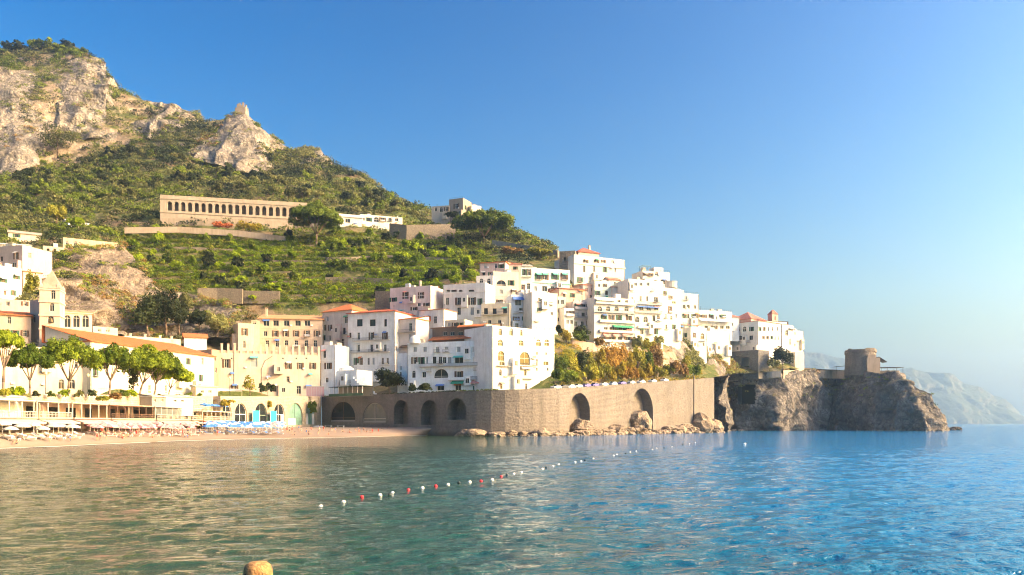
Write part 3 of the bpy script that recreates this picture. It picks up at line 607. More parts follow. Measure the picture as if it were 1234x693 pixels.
h = B('house', 'white linking house with a red tiled roof between the long low house and the convent', 864, 421, 891, 424, 382, 402, 9, WHITE, group=GH, roof='hip', rc=(.5, .2, .14), rh=2.2); h.win('w', 388, 5, 3.4, [868, 874]); h.done()
# --- the convent hotel
h = B('convent', 'large white convent hotel with red roofs, its left side shaded and right side sunlit', 876, 430, 914, 415, 391, 427, 27, (.75, .73, .68), cat='convent', bury=9, roof='shed', rc=(.52, .22, .16), rh=1.6, over=.5)
h.win('a', 396.5, 6.5, 5, [889.5, 897]); h.win('w', 396.5, 5, 3.4, [905.7]); h.win('a', 407, 6, 3.6, [882.5]); h.win('a', 407, 5.5, 6, [892]); h.win('w', 407, 5.5, 5, [905]); h.win('w', 396.5, 5, 3, [916, 921, 926, 931, 937], 'R'); h.win('w', 407, 4, 3, [920, 925, 930], 'R'); h.win('a', 407.5, 5, 3, [934, 938.5], 'R'); h.balcony(891, 905, 413); h.done()
k = B('convent_hall', 'rounded pink red roofed upper hall on the left end of the convent', 880, 438, 905, 428, 387, 392, 14, (.6, .42, .36), cat='building', roof='hip', rc=(.5, .2, .15), rh=4.6, over=.4); k.win('w', 389.3, 2.5, 3, [885, 893, 900]); k.done()
h = B('belfry', 'small pink belfry with a pointed cap rising from the convent roof', 930.5, 428, 937.5, 430, 378.5, 392, 3.2, (.64, .38, .32), cat='belfry', roof='hip', rc=(.5, .18, .13), rh=2.4, over=.15, bury=1); h.win('a', 383.5, 5, 2.4, [934]); h.done()
h = B('convent_tower', 'white square end tower of the convent with one arched sea window', 942.5, 428, 956.5, 434, 391, 428, 9, (.73, .7, .63), cat='tower', bury=9); h.win('a', 401, 7, 6, [948]); h.win('w', 412, 8, 2.6, [952]); h.awning(950, 957, 396, M_SLAB, .3, 1.4); h.done()
h = B('convent_wing', 'cream lower seaward wing stepping down at the right end of the convent', 956, 440, 968, 446, 398, 443, 9, (.7, .64, .52), cat='building', bury=8); h.win('w', 402, 3, 2.6, [958]); h.done()
h = B('garden_house', 'low cream garden wall house at the far right foot of the convent', 958, 428, 969, 432, 424, 446, 8, (.7, .63, .5), cat='house'); h.done()
h = B('stone_base', 'dark stone buttressed terrace carrying the shaded side of the convent', 874, 424, 914, 409, 424.5, 448, 10, GREY, cat='wall', wall=masonry('dark_stone', (.26, .25, .23), (.18, .17, .16), (.15, .14, .13), 1.0, .7, .35), par=.3); h.win('n', 437, 12, 11, [898]); h.done()
# --- arsenal, church and the houses on the left
h = B('arsenal', 'very long cream arsenal under one red tiled roof behind the umbrella pines', 109, 212, 258, 262, 411.5, 476, 15, (.72, .66, .52), cat='building', roof='shed', rc=(.62, .17, .06), rh=4.6, over=.6)
h.win('w', 448, 9, 4, [107+8, 129, 149.4, 170.5, 188, 206]); h.win('w', 435.5, 8, 3.6, [227, 244]); h.win('w', 455.6, 8, 3.4, [242]); h.win('w', 455, 8, 3.6, [222]); h.win('a', 470, 9, 5, [113, 135, 160]); h.win('d', 469, 10, 4, [180, 200]); h.trim([467], .25, .12); h.done()
h = B('house', 'small white hut with a bright orange gable roof behind the arsenal roof', 222, 284, 249, 287, 406.5, 418, 9, WHITE, roof='gable', rc=(.62, .2, .08), rh=1.8, group=GH); h.done()
h = B('house', 'low flat roofed grey house crowded with antennas behind the arsenal ridge', 112, 262, 142, 268, 393, 410, 10, (.6, .5, .4), group=GH); h.win('w', 398, 4, 4, [120, 130]); h.done()
h = B('house', 'flat terrace house with small roof structures behind the long red roof', 150, 272, 218, 284, 404.5, 418, 8, (.62, .54, .44), group=GH); h.chimney([160, 178, 196, 210], 1.0, .7); h.done()
h = B('church', 'cream church nave with three tall arched windows beside the bell tower', 71, 229, 111, 233, 375, 440, 14, (.7, .6, .46), cat='church', roof='shed', rc=(.46, .34, .22), rh=2.2, over=.5)
h.win('a', 387, 15, 7.5, [81, 92, 103]); h.win('a', 410, 9, 5, [88, 100]); h.trim([376.5], .5, .35); h.done()
h = B('bell_tower', 'slender stone bell tower with a pointed spire and three stacked belfry openings', 47.5, 222, 72, 223.5, 347, 440, 6, (.62, .52, .43), cat='tower', roof='flat', par=.1, wall=stucco((.6, .51, .42), .6))
h.win('a', 355, 11, 5, [64]); h.win('a', 370, 10, 5, [62.5]); h.win('a', 385, 9, 6.5, [61]); h.win('a', 404, 9, 5, [61]); h.win('a', 356, 9, 3, [46], 'L'); h.trim([349, 364, 380.5, 397], .35, .22)
m = MB(); W = h.W; a = (W/2, 3, h.H+5.6)
for c, d in (((-.2, -.2), (W+.2, -.2)), ((W+.2, -.2), (W+.2, 6.2)), ((W+.2, 6.2), (-.2, 6.2)), ((-.2, 6.2), (-.2, -.2))): m.poly([(*c, h.H+.02), (*d, h.H+.02), a])
h.part('spire', m, stucco((.4, .31, .24), .8))
for (x, y) in ((0, 0), (W-.7, 0), (0, 5.3), (W-.7, 5.3)):
    m = MB(); m.box(x, y, h.H, x+.7, y+.7, h.H+1.0); m.poly([(x, y, h.H+1), (x+.7, y, h.H+1), (x+.35, y+.35, h.H+1.7)]); m.poly([(x+.7, y, h.H+1), (x+.7, y+.7, h.H+1), (x+.35, y+.35, h.H+1.7)]); m.poly([(x, y+.7, h.H+1), (x, y, h.H+1), (x+.35, y+.35, h.H+1.7)]); h.part('pinnacle', m, h.mat)
m = MB(); m.lathe([(.02, 1.5), (.35, 1.4), (.5, .9), (.62, .3), (.85, 0)], (h.uv(61, 385)[0], .5, h.uv(61, 389)[1]), 12); h.part('bell', m, plain('bronze', (.16, .12, .06), .4, .8)); h.done()
h = B('house', 'shaded grey annex wall squeezed against the left side of the bell tower', 36, 229, 48, 228, 362, 420, 7, (.48, .42, .38), group=GH); h.win('a', 384, 10, 4, [41]); h.done()
h = B('house', 'brownish house under an orange roof left of the bell tower', -14, 219, 37.5, 224, 378.5, 425, 12, (.52, .4, .32), roof='shed', rc=ORANGE, rh=2.4, group=GH); h.win('w', 386, 9, 4, [-4, 11, 26]); h.win('w', 402, 8, 4, [2, 18, 30]); h.done()
h = B('house', 'low pink house with two small windows above the orange roof left of the bell tower', -12, 248, 37, 254, 359, 380, 10, (.62, .4, .38), group=GH); h.win('w', 366, 5, 4, [9.5, 30, -4]); h.done()
h = B('house', 'white house with few little windows at the left edge of the town', -14, 268, 26, 276, 318, 366, 12, (.76, .74, .7), group=GH); h.win('w', 353, 6, 3, [6, 16]); h.win('w', 334, 5, 3.6, [20]); h.win('w', 338, 5, 4, [4]); h.done()
h = B('house', 'grey pink blocky house with one small dark window highest among the left houses', -12, 292, 27, 288, 298, 330, 13, (.56, .44, .39), group=GH); h.win('w', 308.5, 8, 4, [19.5]); h.win('w', 312, 6, 4, [2]); h.win('w', 308, 6, 3, [36], 'R'); h.done()
h = B('house', 'white house with a long slanting white roof above the blocky grey pink house', -14, 316, 30, 320, 294, 312, 9, (.74, .72, .68), roof='shed', rc=(.66, .62, .56), rh=2.4, group=GH); h.done()
h = B('house', 'cream terrace house with a dark ledge beside the ochre climbing plant', 30, 292, 56, 300, 308, 330, 8, (.62, .5, .38), group=GH); h.win('w', 314, 5, 5, [50]); h.done()
h = B('palace', 'old cream seafront palace below the bell tower behind the first pines', -20, 196, 108, 214, 414, 477, 8, (.66, .57, .43), cat='building', par=.4)
h.win('w', 425, 8, 5, [8, 30, 95]); h.win('a', 463, 12, 6.5, [74, 87]); h.win('w', 440, 8, 4, [92, 102]); h.done()
h = B('house', 'broken cream wall house on top of the bare rock face left of the roofless ruin', 52, 342, 76, 346, 296, 314, 6, (.62, .5, .37), group=GH); h.win('n', 302, 5, 3, [58, 66]); h.done()
h = B('house', 'small cream cottage tucked below the blocky grey pink house', 28, 280, 50, 284, 327, 350, 8, (.64, .55, .43), roof='shed', rc=PALEO, rh=1.4, group=GH); h.win('w', 334, 5, 4, [34, 43]); h.done()
# --- upper hill
h = B('villa', 'white villa with low gables high on the slope above the left houses', 82, 430, 112, 440, 268, 280, 9, WHITE, roof='gable', rc=(.6, .56, .5), rh=2.4, cat='villa'); h.win('w', 272, 3, 3, [93, 103]); h.done()
h = B('villa', 'pale villa with an arched doorway and slanting roof on the left slope', 10, 385, 49, 392, 280, 292, 9, (.64, .55, .44), roof='shed', rc=(.55, .45, .36), rh=3, cat='villa'); h.win('a', 284, 7, 7, [37]); h.win('w', 284, 4, 4, [20]); h.done()
h = B('villa', 'tiny white villa among trees at the left edge under the cliff', 17, 520, 38, 524, 240, 248, 6, WHITE, cat='villa', roof='shed', rc=(.5, .42, .36), rh=1.5); h.done()
h = B('ruined_house', 'roofless cream ruin wall with two dark arched windows above the bare rock face', 76, 350, 149, 362, 286, 302, 5, (.62, .5, .36), cat='ruin', par=.2, wall=stucco((.6, .48, .34), .8)); h.win('a', 294, 7, 3.4, [81, 91]); h.done()
h = B('villa', 'long white villa with an arched door on the ridge right of the big umbrella pine', 434, 470, 485, 478, 258, 273, 9, (.74, .72, .66), cat='villa'); h.win('w', 264.5, 5, 4, [444, 461]); h.win('a', 264.5, 6, 6, [453.5]); h.win('w', 264.5, 4, 4, [470, 478]); h.chimney([480]); h.done()
h = B('villa', 'white tent roofed pavilion between the colonnade and the long white villa', 409, 462, 436, 466, 261, 275, 8, (.7, .68, .62), cat='villa', roof='gable', rc=(.7, .67, .6), rh=2.5); h.win('w', 266, 5, 6, [419]); h.done()
h = B('villa', 'stone villa with a bright right gable standing alone on the green crest', 541, 506, 558, 502, 240.5, 264, 12, (.36, .29, .23), cat='villa'); h.win('w', 248.5, 6, 4, [550]); h.win('a', 257, 6, 4, [547]); h.win('w', 250, 5, 3, [561], 'R'); h.done()
h = B('villa', 'grey low wing with arched windows left of the stone villa on the crest', 520, 508, 541, 505, 249, 266, 9, (.46, .42, .38), cat='villa'); h.win('a', 252.5, 6, 4, [531.5]); h.win('w', 252, 5, 3, [538, 525]); h.done()
h = B('villa', 'small white terrace with thin posts right of the stone villa on the crest', 568, 505, 580, 508, 247, 262, 7, (.7, .67, .6), cat='villa'); h.done()
# --- white colonnade
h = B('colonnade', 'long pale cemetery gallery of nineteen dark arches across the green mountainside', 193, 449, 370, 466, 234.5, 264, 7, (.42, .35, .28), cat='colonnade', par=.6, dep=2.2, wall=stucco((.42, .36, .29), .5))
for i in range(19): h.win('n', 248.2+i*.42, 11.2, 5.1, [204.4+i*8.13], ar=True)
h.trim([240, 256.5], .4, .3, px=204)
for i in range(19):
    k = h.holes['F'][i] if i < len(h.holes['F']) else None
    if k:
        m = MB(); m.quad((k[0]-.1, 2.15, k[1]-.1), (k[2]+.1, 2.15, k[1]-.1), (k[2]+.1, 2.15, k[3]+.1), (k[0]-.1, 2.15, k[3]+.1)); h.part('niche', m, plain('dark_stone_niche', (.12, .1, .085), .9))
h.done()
# ------------------------------------------------------------------ sea walls
def mesh_uv(name, V, Fc, UV, mat):
    me = bpy.data.meshes.new(name); me.from_pydata(V, [], Fc); me.materials.append(mat)
    l = me.uv_layers.new(name='UVMap'); idx = np.empty(len(me.loops), np.int32); me.loops.foreach_get('vertex_index', idx)
    l.data.foreach_set('uv', np.asarray(UV, np.float32)[idx].ravel()); me.update(); return me
def offset_path(pts, d):
    out = []
    for i, p in enumerate(pts):
        a = Vector(pts[max(0, i-1)][:2]); b = Vector(p[:2]); c = Vector(pts[min(len(pts)-1, i+1)][:2])
        n = Vector((0, 0))
        for (u, v) in ((a, b), (b, c)):
            e = v-u
            if e.length > 1e-6: e.normalize(); n += Vector((-e.y, e.x))
        n.normalize(); out.append((b.x+n.x*d, b.y+n.y*d, p[2]))
    return out
class SeaWall:
    def __init__(s, name, label, path, zbase, mat, cat='sea wall'):
        s.p = path; s.zb = zbase; s.mat = mat; s.S = [0.0]
        for a, b in zip(path, path[1:]): s.S.append(s.S[-1]+math.hypot(b[0]-a[0], b[1]-a[1]))
        s.root = empty(name, (path[0][0], path[0][1], 0), 0, label, cat); s.o = Vector((path[0][0], path[0][1], 0)); s.h = []; s.dep = 4.0
    def hit(s, px):
        k = (px-CX)/F
        for i, (a, b) in enumerate(zip(s.p, s.p[1:])):
            dx, dy = b[0]-a[0], b[1]-a[1]; den = dx-k*dy
            if abs(den) < 1e-9: continue
            t = (k*a[1]-a[0])/den
            if -1e-6 <= t <= 1+1e-6: return s.S[i]+t*math.hypot(dx, dy), a[1]+t*dy
        raise ValueError('no hit %s' % px)
    def at(s, sv, w=0.0):
        i = max(0, min(len(s.S)-2, int(np.searchsorted(s.S, sv)-1))); a, b = Vector(s.p[i]), Vector(s.p[i+1]); L = s.S[i+1]-s.S[i]
        t = (sv-s.S[i])/L; d = (b-a); n = Vector((-d.y, d.x, 0)).normalized(); c = a+d*t
        return c, n
    def hole(s, px0, px1, ytop, ybot, arch=True, zbot=None):
        s0, D0 = s.hit(px0); s1, D1 = s.hit(px1); D = (D0+D1)/2
        h = (s0, ZZ(ybot, D) if zbot is None else zbot, s1, ZZ(ytop, D), arch); s.h.append(h); return h
    def done(s, cap=.6):
        V, Fc, UV = [], [], []
        def vert(sv, z, w):
            c, n = s.at(sv); p = c+n*w-s.o; V.append((p.x, p.y, z)); UV.append((sv+w*.7, z)); return len(V)-1
        mb_q = lambda a, b, c, d: Fc.append((vert(*a), vert(*b), vert(*c), vert(*d)))
        ss = sorted({*s.S, *[h[0] for h in s.h], *[h[2] for h in s.h]})
        ss = [x for i, x in enumerate(ss) if i == 0 or x-ss[i-1] > 1e-4]
        for s0, s1 in zip(ss, ss[1:]):
            e = 1e-5; t0, t1 = s.at(s0+e)[0].z, s.at(s1-e)[0].z; sc = (s0+s1)/2; s0e, s1e = s0+e, s1-e
            hs = sorted([h for h in s.h if h[0] < sc < h[2]], key=lambda h: h[1]); z = s.zb
            for h in hs:
                if h[1] > z+1e-3: mb_q((s0e, z, 0), (s1e, z, 0), (s1e, h[1], 0), (s0e, h[1], 0))
                z = h[3]
            mb_q((s0e, z, 0), (s1e, z, 0), (s1e, t1, 0), (s0e, t0, 0))
            mb_q((s0e, t0, 0), (s1e, t1, 0), (s1e, t1, cap), (s0e, t0, cap)); mb_q((s0e, t0, cap), (s1e, t1, cap), (s1e, t1-2, cap), (s0e, t0-2, cap))
        for (u0, v0, u1, v1, ar) in s.h:
            d = s.dep
            if ar:
                sp, pts = arch_pts(u0, v0, u1, v1, 12)
                for a, b in zip(pts, pts[1:]):
                    mb_q((a[0], a[1], 0), (b[0], b[1], 0), (b[0], v1, 0), (a[0], v1, 0)); mb_q((a[0], a[1], 0), (a[0], a[1], d), (b[0], b[1], d), (b[0], b[1], 0))
            else: sp = v1; mb_q((u0, v1, 0), (u0, v1, d), (u1, v1, d), (u1, v1, 0))
            for u in (u0, u1): mb_q((u, v0, 0), (u, v0, d), (u, sp, d), (u, sp, 0))
            mb_q((u0, v0, 0), (u1, v0, 0), (u1, v0, d), (u0, v0, d)); mb_q((u0, v0, d), (u1, v0, d), (u1, v1, d), (u0, v1, d))
        # end faces
        for sv in (1e-4, s.S[-1]-1e-4):
            z = s.at(sv)[0].z; mb_q((sv, s.zb, 0), (sv, s.zb, 8), (sv, z, 8), (sv, z, 0))
        inst('masonry', mesh_uv('masonry', V, Fc, UV, s.mat), s.root)
    def fit(s, h, mesh, name, w=.4):
        c, n = s.at((h[0]+h[2])/2); c0, _ = s.at(h[0]+1e-3); d = Vector((n.y, -n.x, 0)); p = c0+n*w-s.o
        return inst(name, mesh, s.root, (p.x, p.y, h[1]), math.atan2(d.y, d.x))

WALLM = masonry('sea_wall_stone', (.265, .235, .205), (.22, .195, .17), (.17, .15, .13), 1.0, .9, .42)
PALEM = masonry('pale_wall_stone', (.6, .5, .37), (.54, .44, .33), (.5, .42, .32), 1.0, 1.2, .5, (.3, .24, .17), .35)
zs = lambda d: 9+(d-130)*.0285
PROM = [(-92, 95, zs(95)), (-92, 225, zs(225)), (-87.5, 233, zs(234))]
ARC = [(-86, 235, zs(235)), (-71.8, 299.6, 14.0)]
t = lambda x: (x, 233+116*(x-.7)/88, 14+10*max(0, (x-8))/81)
_bz = lambda k: ((1-k)**2*-20+2*k*(1-k)*.7+k*k*19, (1-k)**2*252.2+2*k*(1-k)*233.2+k*k*t(19)[1], 14+k*k*(t(19)[2]-14))
SEA = [(-71.5, 299.5, 14.0), (-40, 270.6, 14)]+[_bz(k/9) for k in range(10)]+[t(50), t(88.5)]
pw = SeaWall('promenade_wall', 'plain pale wall of the street behind the bathing lidos', PROM, 0, PALEM, 'wall'); pw.done()
aw = SeaWall('beach_arcade', 'sunlit pale arcade wall of boathouse arches at the back of the beach', ARC, 1.0, PALEM, 'arcade'); aw.dep = 2.5
AW = [aw.hole(a, b, y0, y1) for a, b, y0, y1 in ((268, 279, 487, 510), (283, 297.5, 486, 511), (307, 322, 486, 512), (330, 343, 486.5, 512), (347.5, 365, 485.5, 512), (369, 380, 486, 511.5))]
aw.done()
GREENG = glassmat('green_glass', (.16, .3, .24), .3)
def infill(h, style, lower=None):
    w, hh = h[2]-h[0], h[3]-h[1]; b = .16; fr = MB(); sp, pts = arch_pts(0, 0, w, hh, 12)
    for a, c in zip(pts, pts[1:]):
        m = lambda p: (w/2+(p[0]-w/2)*(1-2*b/w), sp+(p[1]-sp)*(1-b/max(hh-sp, .1)))
        ai, ci = m(a), m(c); fr.quad((a[0], -.1, a[1]), (c[0], -.1, c[1]), (ci[0], -.1, ci[1]), (ai[0], -.1, ai[1]))
    fr.box(w/2-.07, -.1, 0, w/2+.07, -.012, hh-b); fr.box(0, -.11, sp-.1, w, -.013, sp+.1); fr.box(0, -.1, 0, b, -.01, sp-.1); fr.box(w-b, -.1, 0, w, -.01, sp-.1)
    pn = MB(); pn.poly([(0, 0, 0), (w, 0, 0)]+[(p[0], 0, p[1]) for p in reversed(pts)])
    return fr, pn, sp, w
for i, h in enumerate(AW):
    fr, pn, sp, w = infill(h, 0)
    o = aw.fit(h, fr.mesh('arch_window', M_WHITE if i in (0, 1, 3) else plain('verdigris', (.2, .28, .22))), 'arch_window', .5); inst('pane', pn.mesh('pane', GREENG if i >= 4 else GLASS), o)
    if i >= 3:
        m = MB(); m.box(.16, -.16, 0, w*(.55 if i == 4 else .3), -.12, sp-.15)
        if i != 4: m.box(w*.72, -.16, 0, w-.16, -.12, sp-.15)
        o2 = m.build('door_panel', M_WHITE, o)
for (a, b) in ((299.5, 307.5), (321, 328.5)):
    s0 = aw.hit(a)[0]; s1 = aw.hit(b)[0]; c, n = aw.at((s0+s1)/2); d = Vector((n.y, -n.x, 0)); p = aw.at(s0)[0]-n*1.5
    r = empty('changing_screen', (p.x, p.y, 2.4), math.atan2(d.y, d.x), 'bright turquoise canvas screen %s the open beach arch' % ('left of' if a < 310 else 'right of'), 'screen')
    m = MB(); m.box(0, 0, .1, s1-s0, .08, 5.6); m.build('canvas', plain('turquoise_screen', (.03, .4, .46), .6), r)
    m = MB(); m.box(-.1, -.02, 0, -.003, .1, 5.8); m.box(s1-s0+.003, -.02, 0, s1-s0+.1, .1, 5.8); m.build('posts', M_WHITE, r) if False else None
    for x in (-.1, s1-s0+.003): m = MB(); m.box(x, -.02, 0, x+.1, .1, 5.8); m.build('pole', M_WHITE, r)
sw = SeaWall('sea_wall', 'high curving stone sea wall with shaded arches left and two tall arches right', SEA, -3, WALLM)
SWH = [sw.hole(a, b, y0, y1) for a, b, y0, y1 in ((398, 428, 484, 508.5), (437, 465, 485.5, 509.5), (474.5, 492, 482, 511), (507, 528, 482, 512.5), (539, 562, 480, 506))]
sw.hole(686, 711, 473.5, 521, zbot=.3); sw.hole(760.5, 787, 468, 519, zbot=.3); sw.done()
for i in (0, 1):
    fr, pn, sp, w = infill(SWH[i], 0)
    o = sw.fit(SWH[i], fr.mesh('arch_window', M_FRAMEB if i == 0 else M_FRAME), 'arch_window', .5); inst('pane', pn.mesh('pane', glassmat('grey_glass', (.1, .1, .095), .4) if i else GLASS), o)
    m = MB(); m.box(.2, -.3, .1, w-.2, -.12, sp*.5); m.build('shop_counter', plain('grey_board', (.3, .29, .28)), o)
s0 = sw.hit(836)[0]; c, n = sw.at(s0); m = MB(); p = c-sw.o; d = Vector((n.y, -n.x, 0))
a = p-n*.25; m.box(-.45, -.25, 0, .45, -.003, 19.5); m.build('buttress_strip', plain('dark_iron_pipe', (.09, .08, .07)), sw.root, (p.x, p.y, 4), math.atan2(d.y, d.x))

# road along the top of the walls
ROADP = PROM[:2]+[(-88, 236, zs(236)), (-76, 300, 14), (-72, 306, 14.05)]
def ribbon(name, pts, d0, d1, dz, mat, label, cat):
    a, b = offset_path(pts, d0), offset_path(pts, d1); V = []; Fc = []
    for i, (p, q2) in enumerate(zip(a, b)): V += [(p[0], p[1], p[2]+dz), (q2[0], q2[1], q2[2]+dz)]
    for i in range(len(a)-1): Fc.append((2*i, 2*i+2, 2*i+3, 2*i+1))
    me = bpy.data.meshes.new(name); me.from_pydata(V, [], Fc); me.materials.append(mat); o = inst(name, me)
    return tag(o, label, cat, None, 'structure')
ASPH = plain('asphalt', (.09, .085, .08), .9); PAVE = plain('pavement_stone', (.42, .36, .28), .9)
ROAD2 = SEA[:]
ribbon('street', PROM+ARC, .6, 12, -1.15, PAVE, 'pale paved seafront street behind the lidos', 'street')
ribbon('road', ROAD2, 2.2, 9, -1.05, ASPH, 'coast road on top of the sea wall', 'road')
ribbon('pavement', ROAD2, .6, 2.2, -.93, PAVE, 'narrow pavement behind the sea wall parapet', 'pavement')
for pth in (PROM, ARC, SEA):
    for d, dz in ((3, -1.6), (9, -1.5)):
        op = offset_path(pth, d)
        for (x0, y0, z0), (x1, y1, z1) in zip(op, op[1:]):
            n = max(1, int(math.hypot(x1-x0, y1-y0)/10))
            for i in range(n): CTRL.append((x0+(x1-x0)*i/n, y0+(y1-y0)*i/n, z0+(z1-z0)*i/n+dz))

# ------------------------------------------------------------------ terrain
for (px, py, D) in [
    # skyline and what lies beyond it
    (-60,56,760),(0,56,760),(50,54,760),(95,64,740),(124,78,730),(133,108,720),(150,122,740),(190,129,740),(225,138,720),(240,152,720),(258,146,700),(275,140,700),(300,156,695),(318,168,690),(345,184,690),(380,186,670),(420,208,640),(460,231,610),(500,253,580),
    (545,264,530),(580,262,510),(605,272,490),(640,288,455),(662,300,435),(690,306,400),
    # upper slopes
    (-60,215,600),(0,212,610),(40,215,610),(100,200,640),(130,190,650),(160,180,660),(200,185,650),(235,190,640),(270,200,630),(300,208,625),(330,200,640),(360,205,630),(400,225,590),(440,245,560),(480,258,540),
    (-60,250,500),(0,250,500),(60,240,520),(120,238,530),(200,226,520),(260,228,525),(320,230,530),(370,238,525),(420,250,500),
    (-60,276,410),(0,274,420),(60,274,410),(110,276,405),(150,282,425),(200,274,442),(250,278,440),(310,281,445),(370,283,450),(420,276,468),(470,284,470),(520,290,465),(560,295,462),(600,302,440),(640,306,425),(668,312,400),
    (250,476,262),(262,477,272),(258,477,283),(300,477.5,262),(340,477.5,276),(275,477,250),(310,477.5,282),
    # terraces
    (150,300,410),(200,305,405),(250,308,405),(300,308,408),(350,306,412),(400,306,415),(450,310,412),(500,314,405),(550,316,390),
    (165,335,375),(210,338,372),(260,338,375),(320,338,375),(380,336,378),(440,338,374),(500,336,372),(550,336,360),
    (215,352,350),(270,356,350),(330,360,345),(390,360,345),(450,358,345),
    (160,345,358),(170,375,330),(200,400,314),(230,405,312),(262,395,318),(290,378,336),(240,368,346),
    (140,345,350),(120,312,372),(80,307,362),(95,345,328),(110,370,312),(60,345,315),(130,400,306),(150,410,300),
    (0,330,290),(0,380,250),(-60,300,300),(-60,350,270),(-60,420,230),(-60,470,190),
    (740,420,345),(700,425,305),(680,440,285),(720,452,300),(780,452,340),(820,445,365),(860,440,380),(840,430,385),
    (800,405,365),(812,420,366),(880,446,405),(920,446,425),(960,447,432),(1000,447,455),(1060,447,445),
    ]: p = P3(px, py, D); CTRL.append(tuple(p))
for (x, y, z) in [(-700,950,420),(-560,900,360),(-420,900,300),(-330,860,270),(-250,820,210),(-160,800,150),(-80,760,120),(0,700,100),(60,650,80),(150,620,40),(260,800,5),(0,950,60),(-300,1000,200),(300,560,5),(210,520,28),(-700,600,330),(-700,400,200),(-500,420,190),(-420,300,110),(-300,180,45),(-500,180,80),(-700,150,90),(-300,95,40),(-130,95,9),(-130,150,9.5),(-700,95,80)]: CTRL.append((x, y, z))
LAND = [(x, y) for x, y, z in offset_path(PROM, 2)]+[(x, y) for x, y, z in offset_path(ARC, 3)]+[(-73, 302.5)]+[(x, y) for x, y, z in offset_path(SEA, 3)[1:]]+[(94, 356), (106, 424), (122, 428), (140, 420), (153, 424), (176, 448), (197, 446), (215, 450), (224, 450), (225, 468), (215, 510), (180, 560), (260, 620), (260, 1000), (-700, 1000), (-700, 95)]
def inside(poly, X, Y):
    r = np.zeros(X.shape, bool); n = len(poly)
    for i in range(n):
        (x0, y0), (x1, y1) = poly[i], poly[(i+1) % n]
        c = ((y0 > Y) != (y1 > Y)); xi = (x1-x0)*(Y-y0)/((y1-y0) if abs(y1-y0) > 1e-12 else 1e-12)+x0; r ^= c & (X < xi)
    return r
def poly_px(pts, PX, PY): return inside(pts, PX, PY)
STEP = 2.2
gx = np.arange(-640, 262, STEP); gy = np.arange(95, 960, STEP); GX, GY = np.meshgrid(gx, gy)
seen = {}; 
for c in CTRL: seen.setdefault((round(c[0]/1.5), round(c[1]/1.5)), c)
cp = list(seen.values())
cp += [(-720, 80, 80), (320, 80, -5), (320, 1050, 0), (-720, 1050, 400)]
dv, de, df, *_ = delaunay_2d_cdt([Vector((c[0], c[1])) for c in cp], [], [], 0, 1e-4)
tree = {}
for c in cp: tree[(round(c[0], 3), round(c[1], 3))] = c[2]
dz = []
for v in dv:
    k = (round(v.x, 3), round(v.y, 3))
    dz.append(tree[k] if k in tree else min(cp, key=lambda c: (c[0]-v.x)**2+(c[1]-v.y)**2)[2])
GZ = np.zeros_like(GX)
for f in df:
    a, b, c = [(dv[i].x, dv[i].y, dz[i]) for i in f]
    i0 = max(0, int((min(a[0], b[0], c[0])-gx[0])/STEP)); i1 = min(len(gx)-1, int((max(a[0], b[0], c[0])-gx[0])/STEP)+1)
    j0 = max(0, int((min(a[1], b[1], c[1])-gy[0])/STEP)); j1 = min(len(gy)-1, int((max(a[1], b[1], c[1])-gy[0])/STEP)+1)
    if i1 < i0 or j1 < j0: continue
    X, Y = GX[j0:j1+1, i0:i1+1], GY[j0:j1+1, i0:i1+1]; den = (b[1]-c[1])*(a[0]-c[0])+(c[0]-b[0])*(a[1]-c[1])
    if abs(den) < 1e-9: continue
    w0 = ((b[1]-c[1])*(X-c[0])+(c[0]-b[0])*(Y-c[1]))/den; w1 = ((c[1]-a[1])*(X-c[0])+(a[0]-c[0])*(Y-c[1]))/den; w2 = 1-w0-w1
    k = (w0 >= -1e-6) & (w1 >= -1e-6) & (w2 >= -1e-6); Z = w0*a[2]+w1*b[2]+w2*c[2]; GZ[j0:j1+1, i0:i1+1][k] = Z[k]
def blur(Z, n):
    for _ in range(n):
        Q = np.pad(Z, 1, mode='edge'); Z = (Q[1:-1,1:-1]*2+Q[:-2,1:-1]+Q[2:,1:-1]+Q[1:-1,:-2]+Q[1:-1,2:])/6
    return Z
near = GY < 320
GZb = blur(GZ, 9); GZs = blur(GZ, 2); wgt = np.clip((GY-330)/60, 0, 1); GZ = GZs*(1-wgt)+GZb*wgt
PXG = CX+GX/GY*F
def pyof(Z, Y): return HY-(Z-CH)/Y*F
PYG = pyof(GZ, GY)
pts3 = np.stack([GX.ravel(), GY.ravel(), np.zeros(GX.size)], 1)
far = np.clip((GY-420)/120, 0, 1)
n1 = fbm(pts3/45, 5, 3).reshape(GX.shape); n2 = fbm(pts3/13, 4, 9, True).reshape(GX.shape)
GZ = GZ+n1*8*far+n2*1.6*far
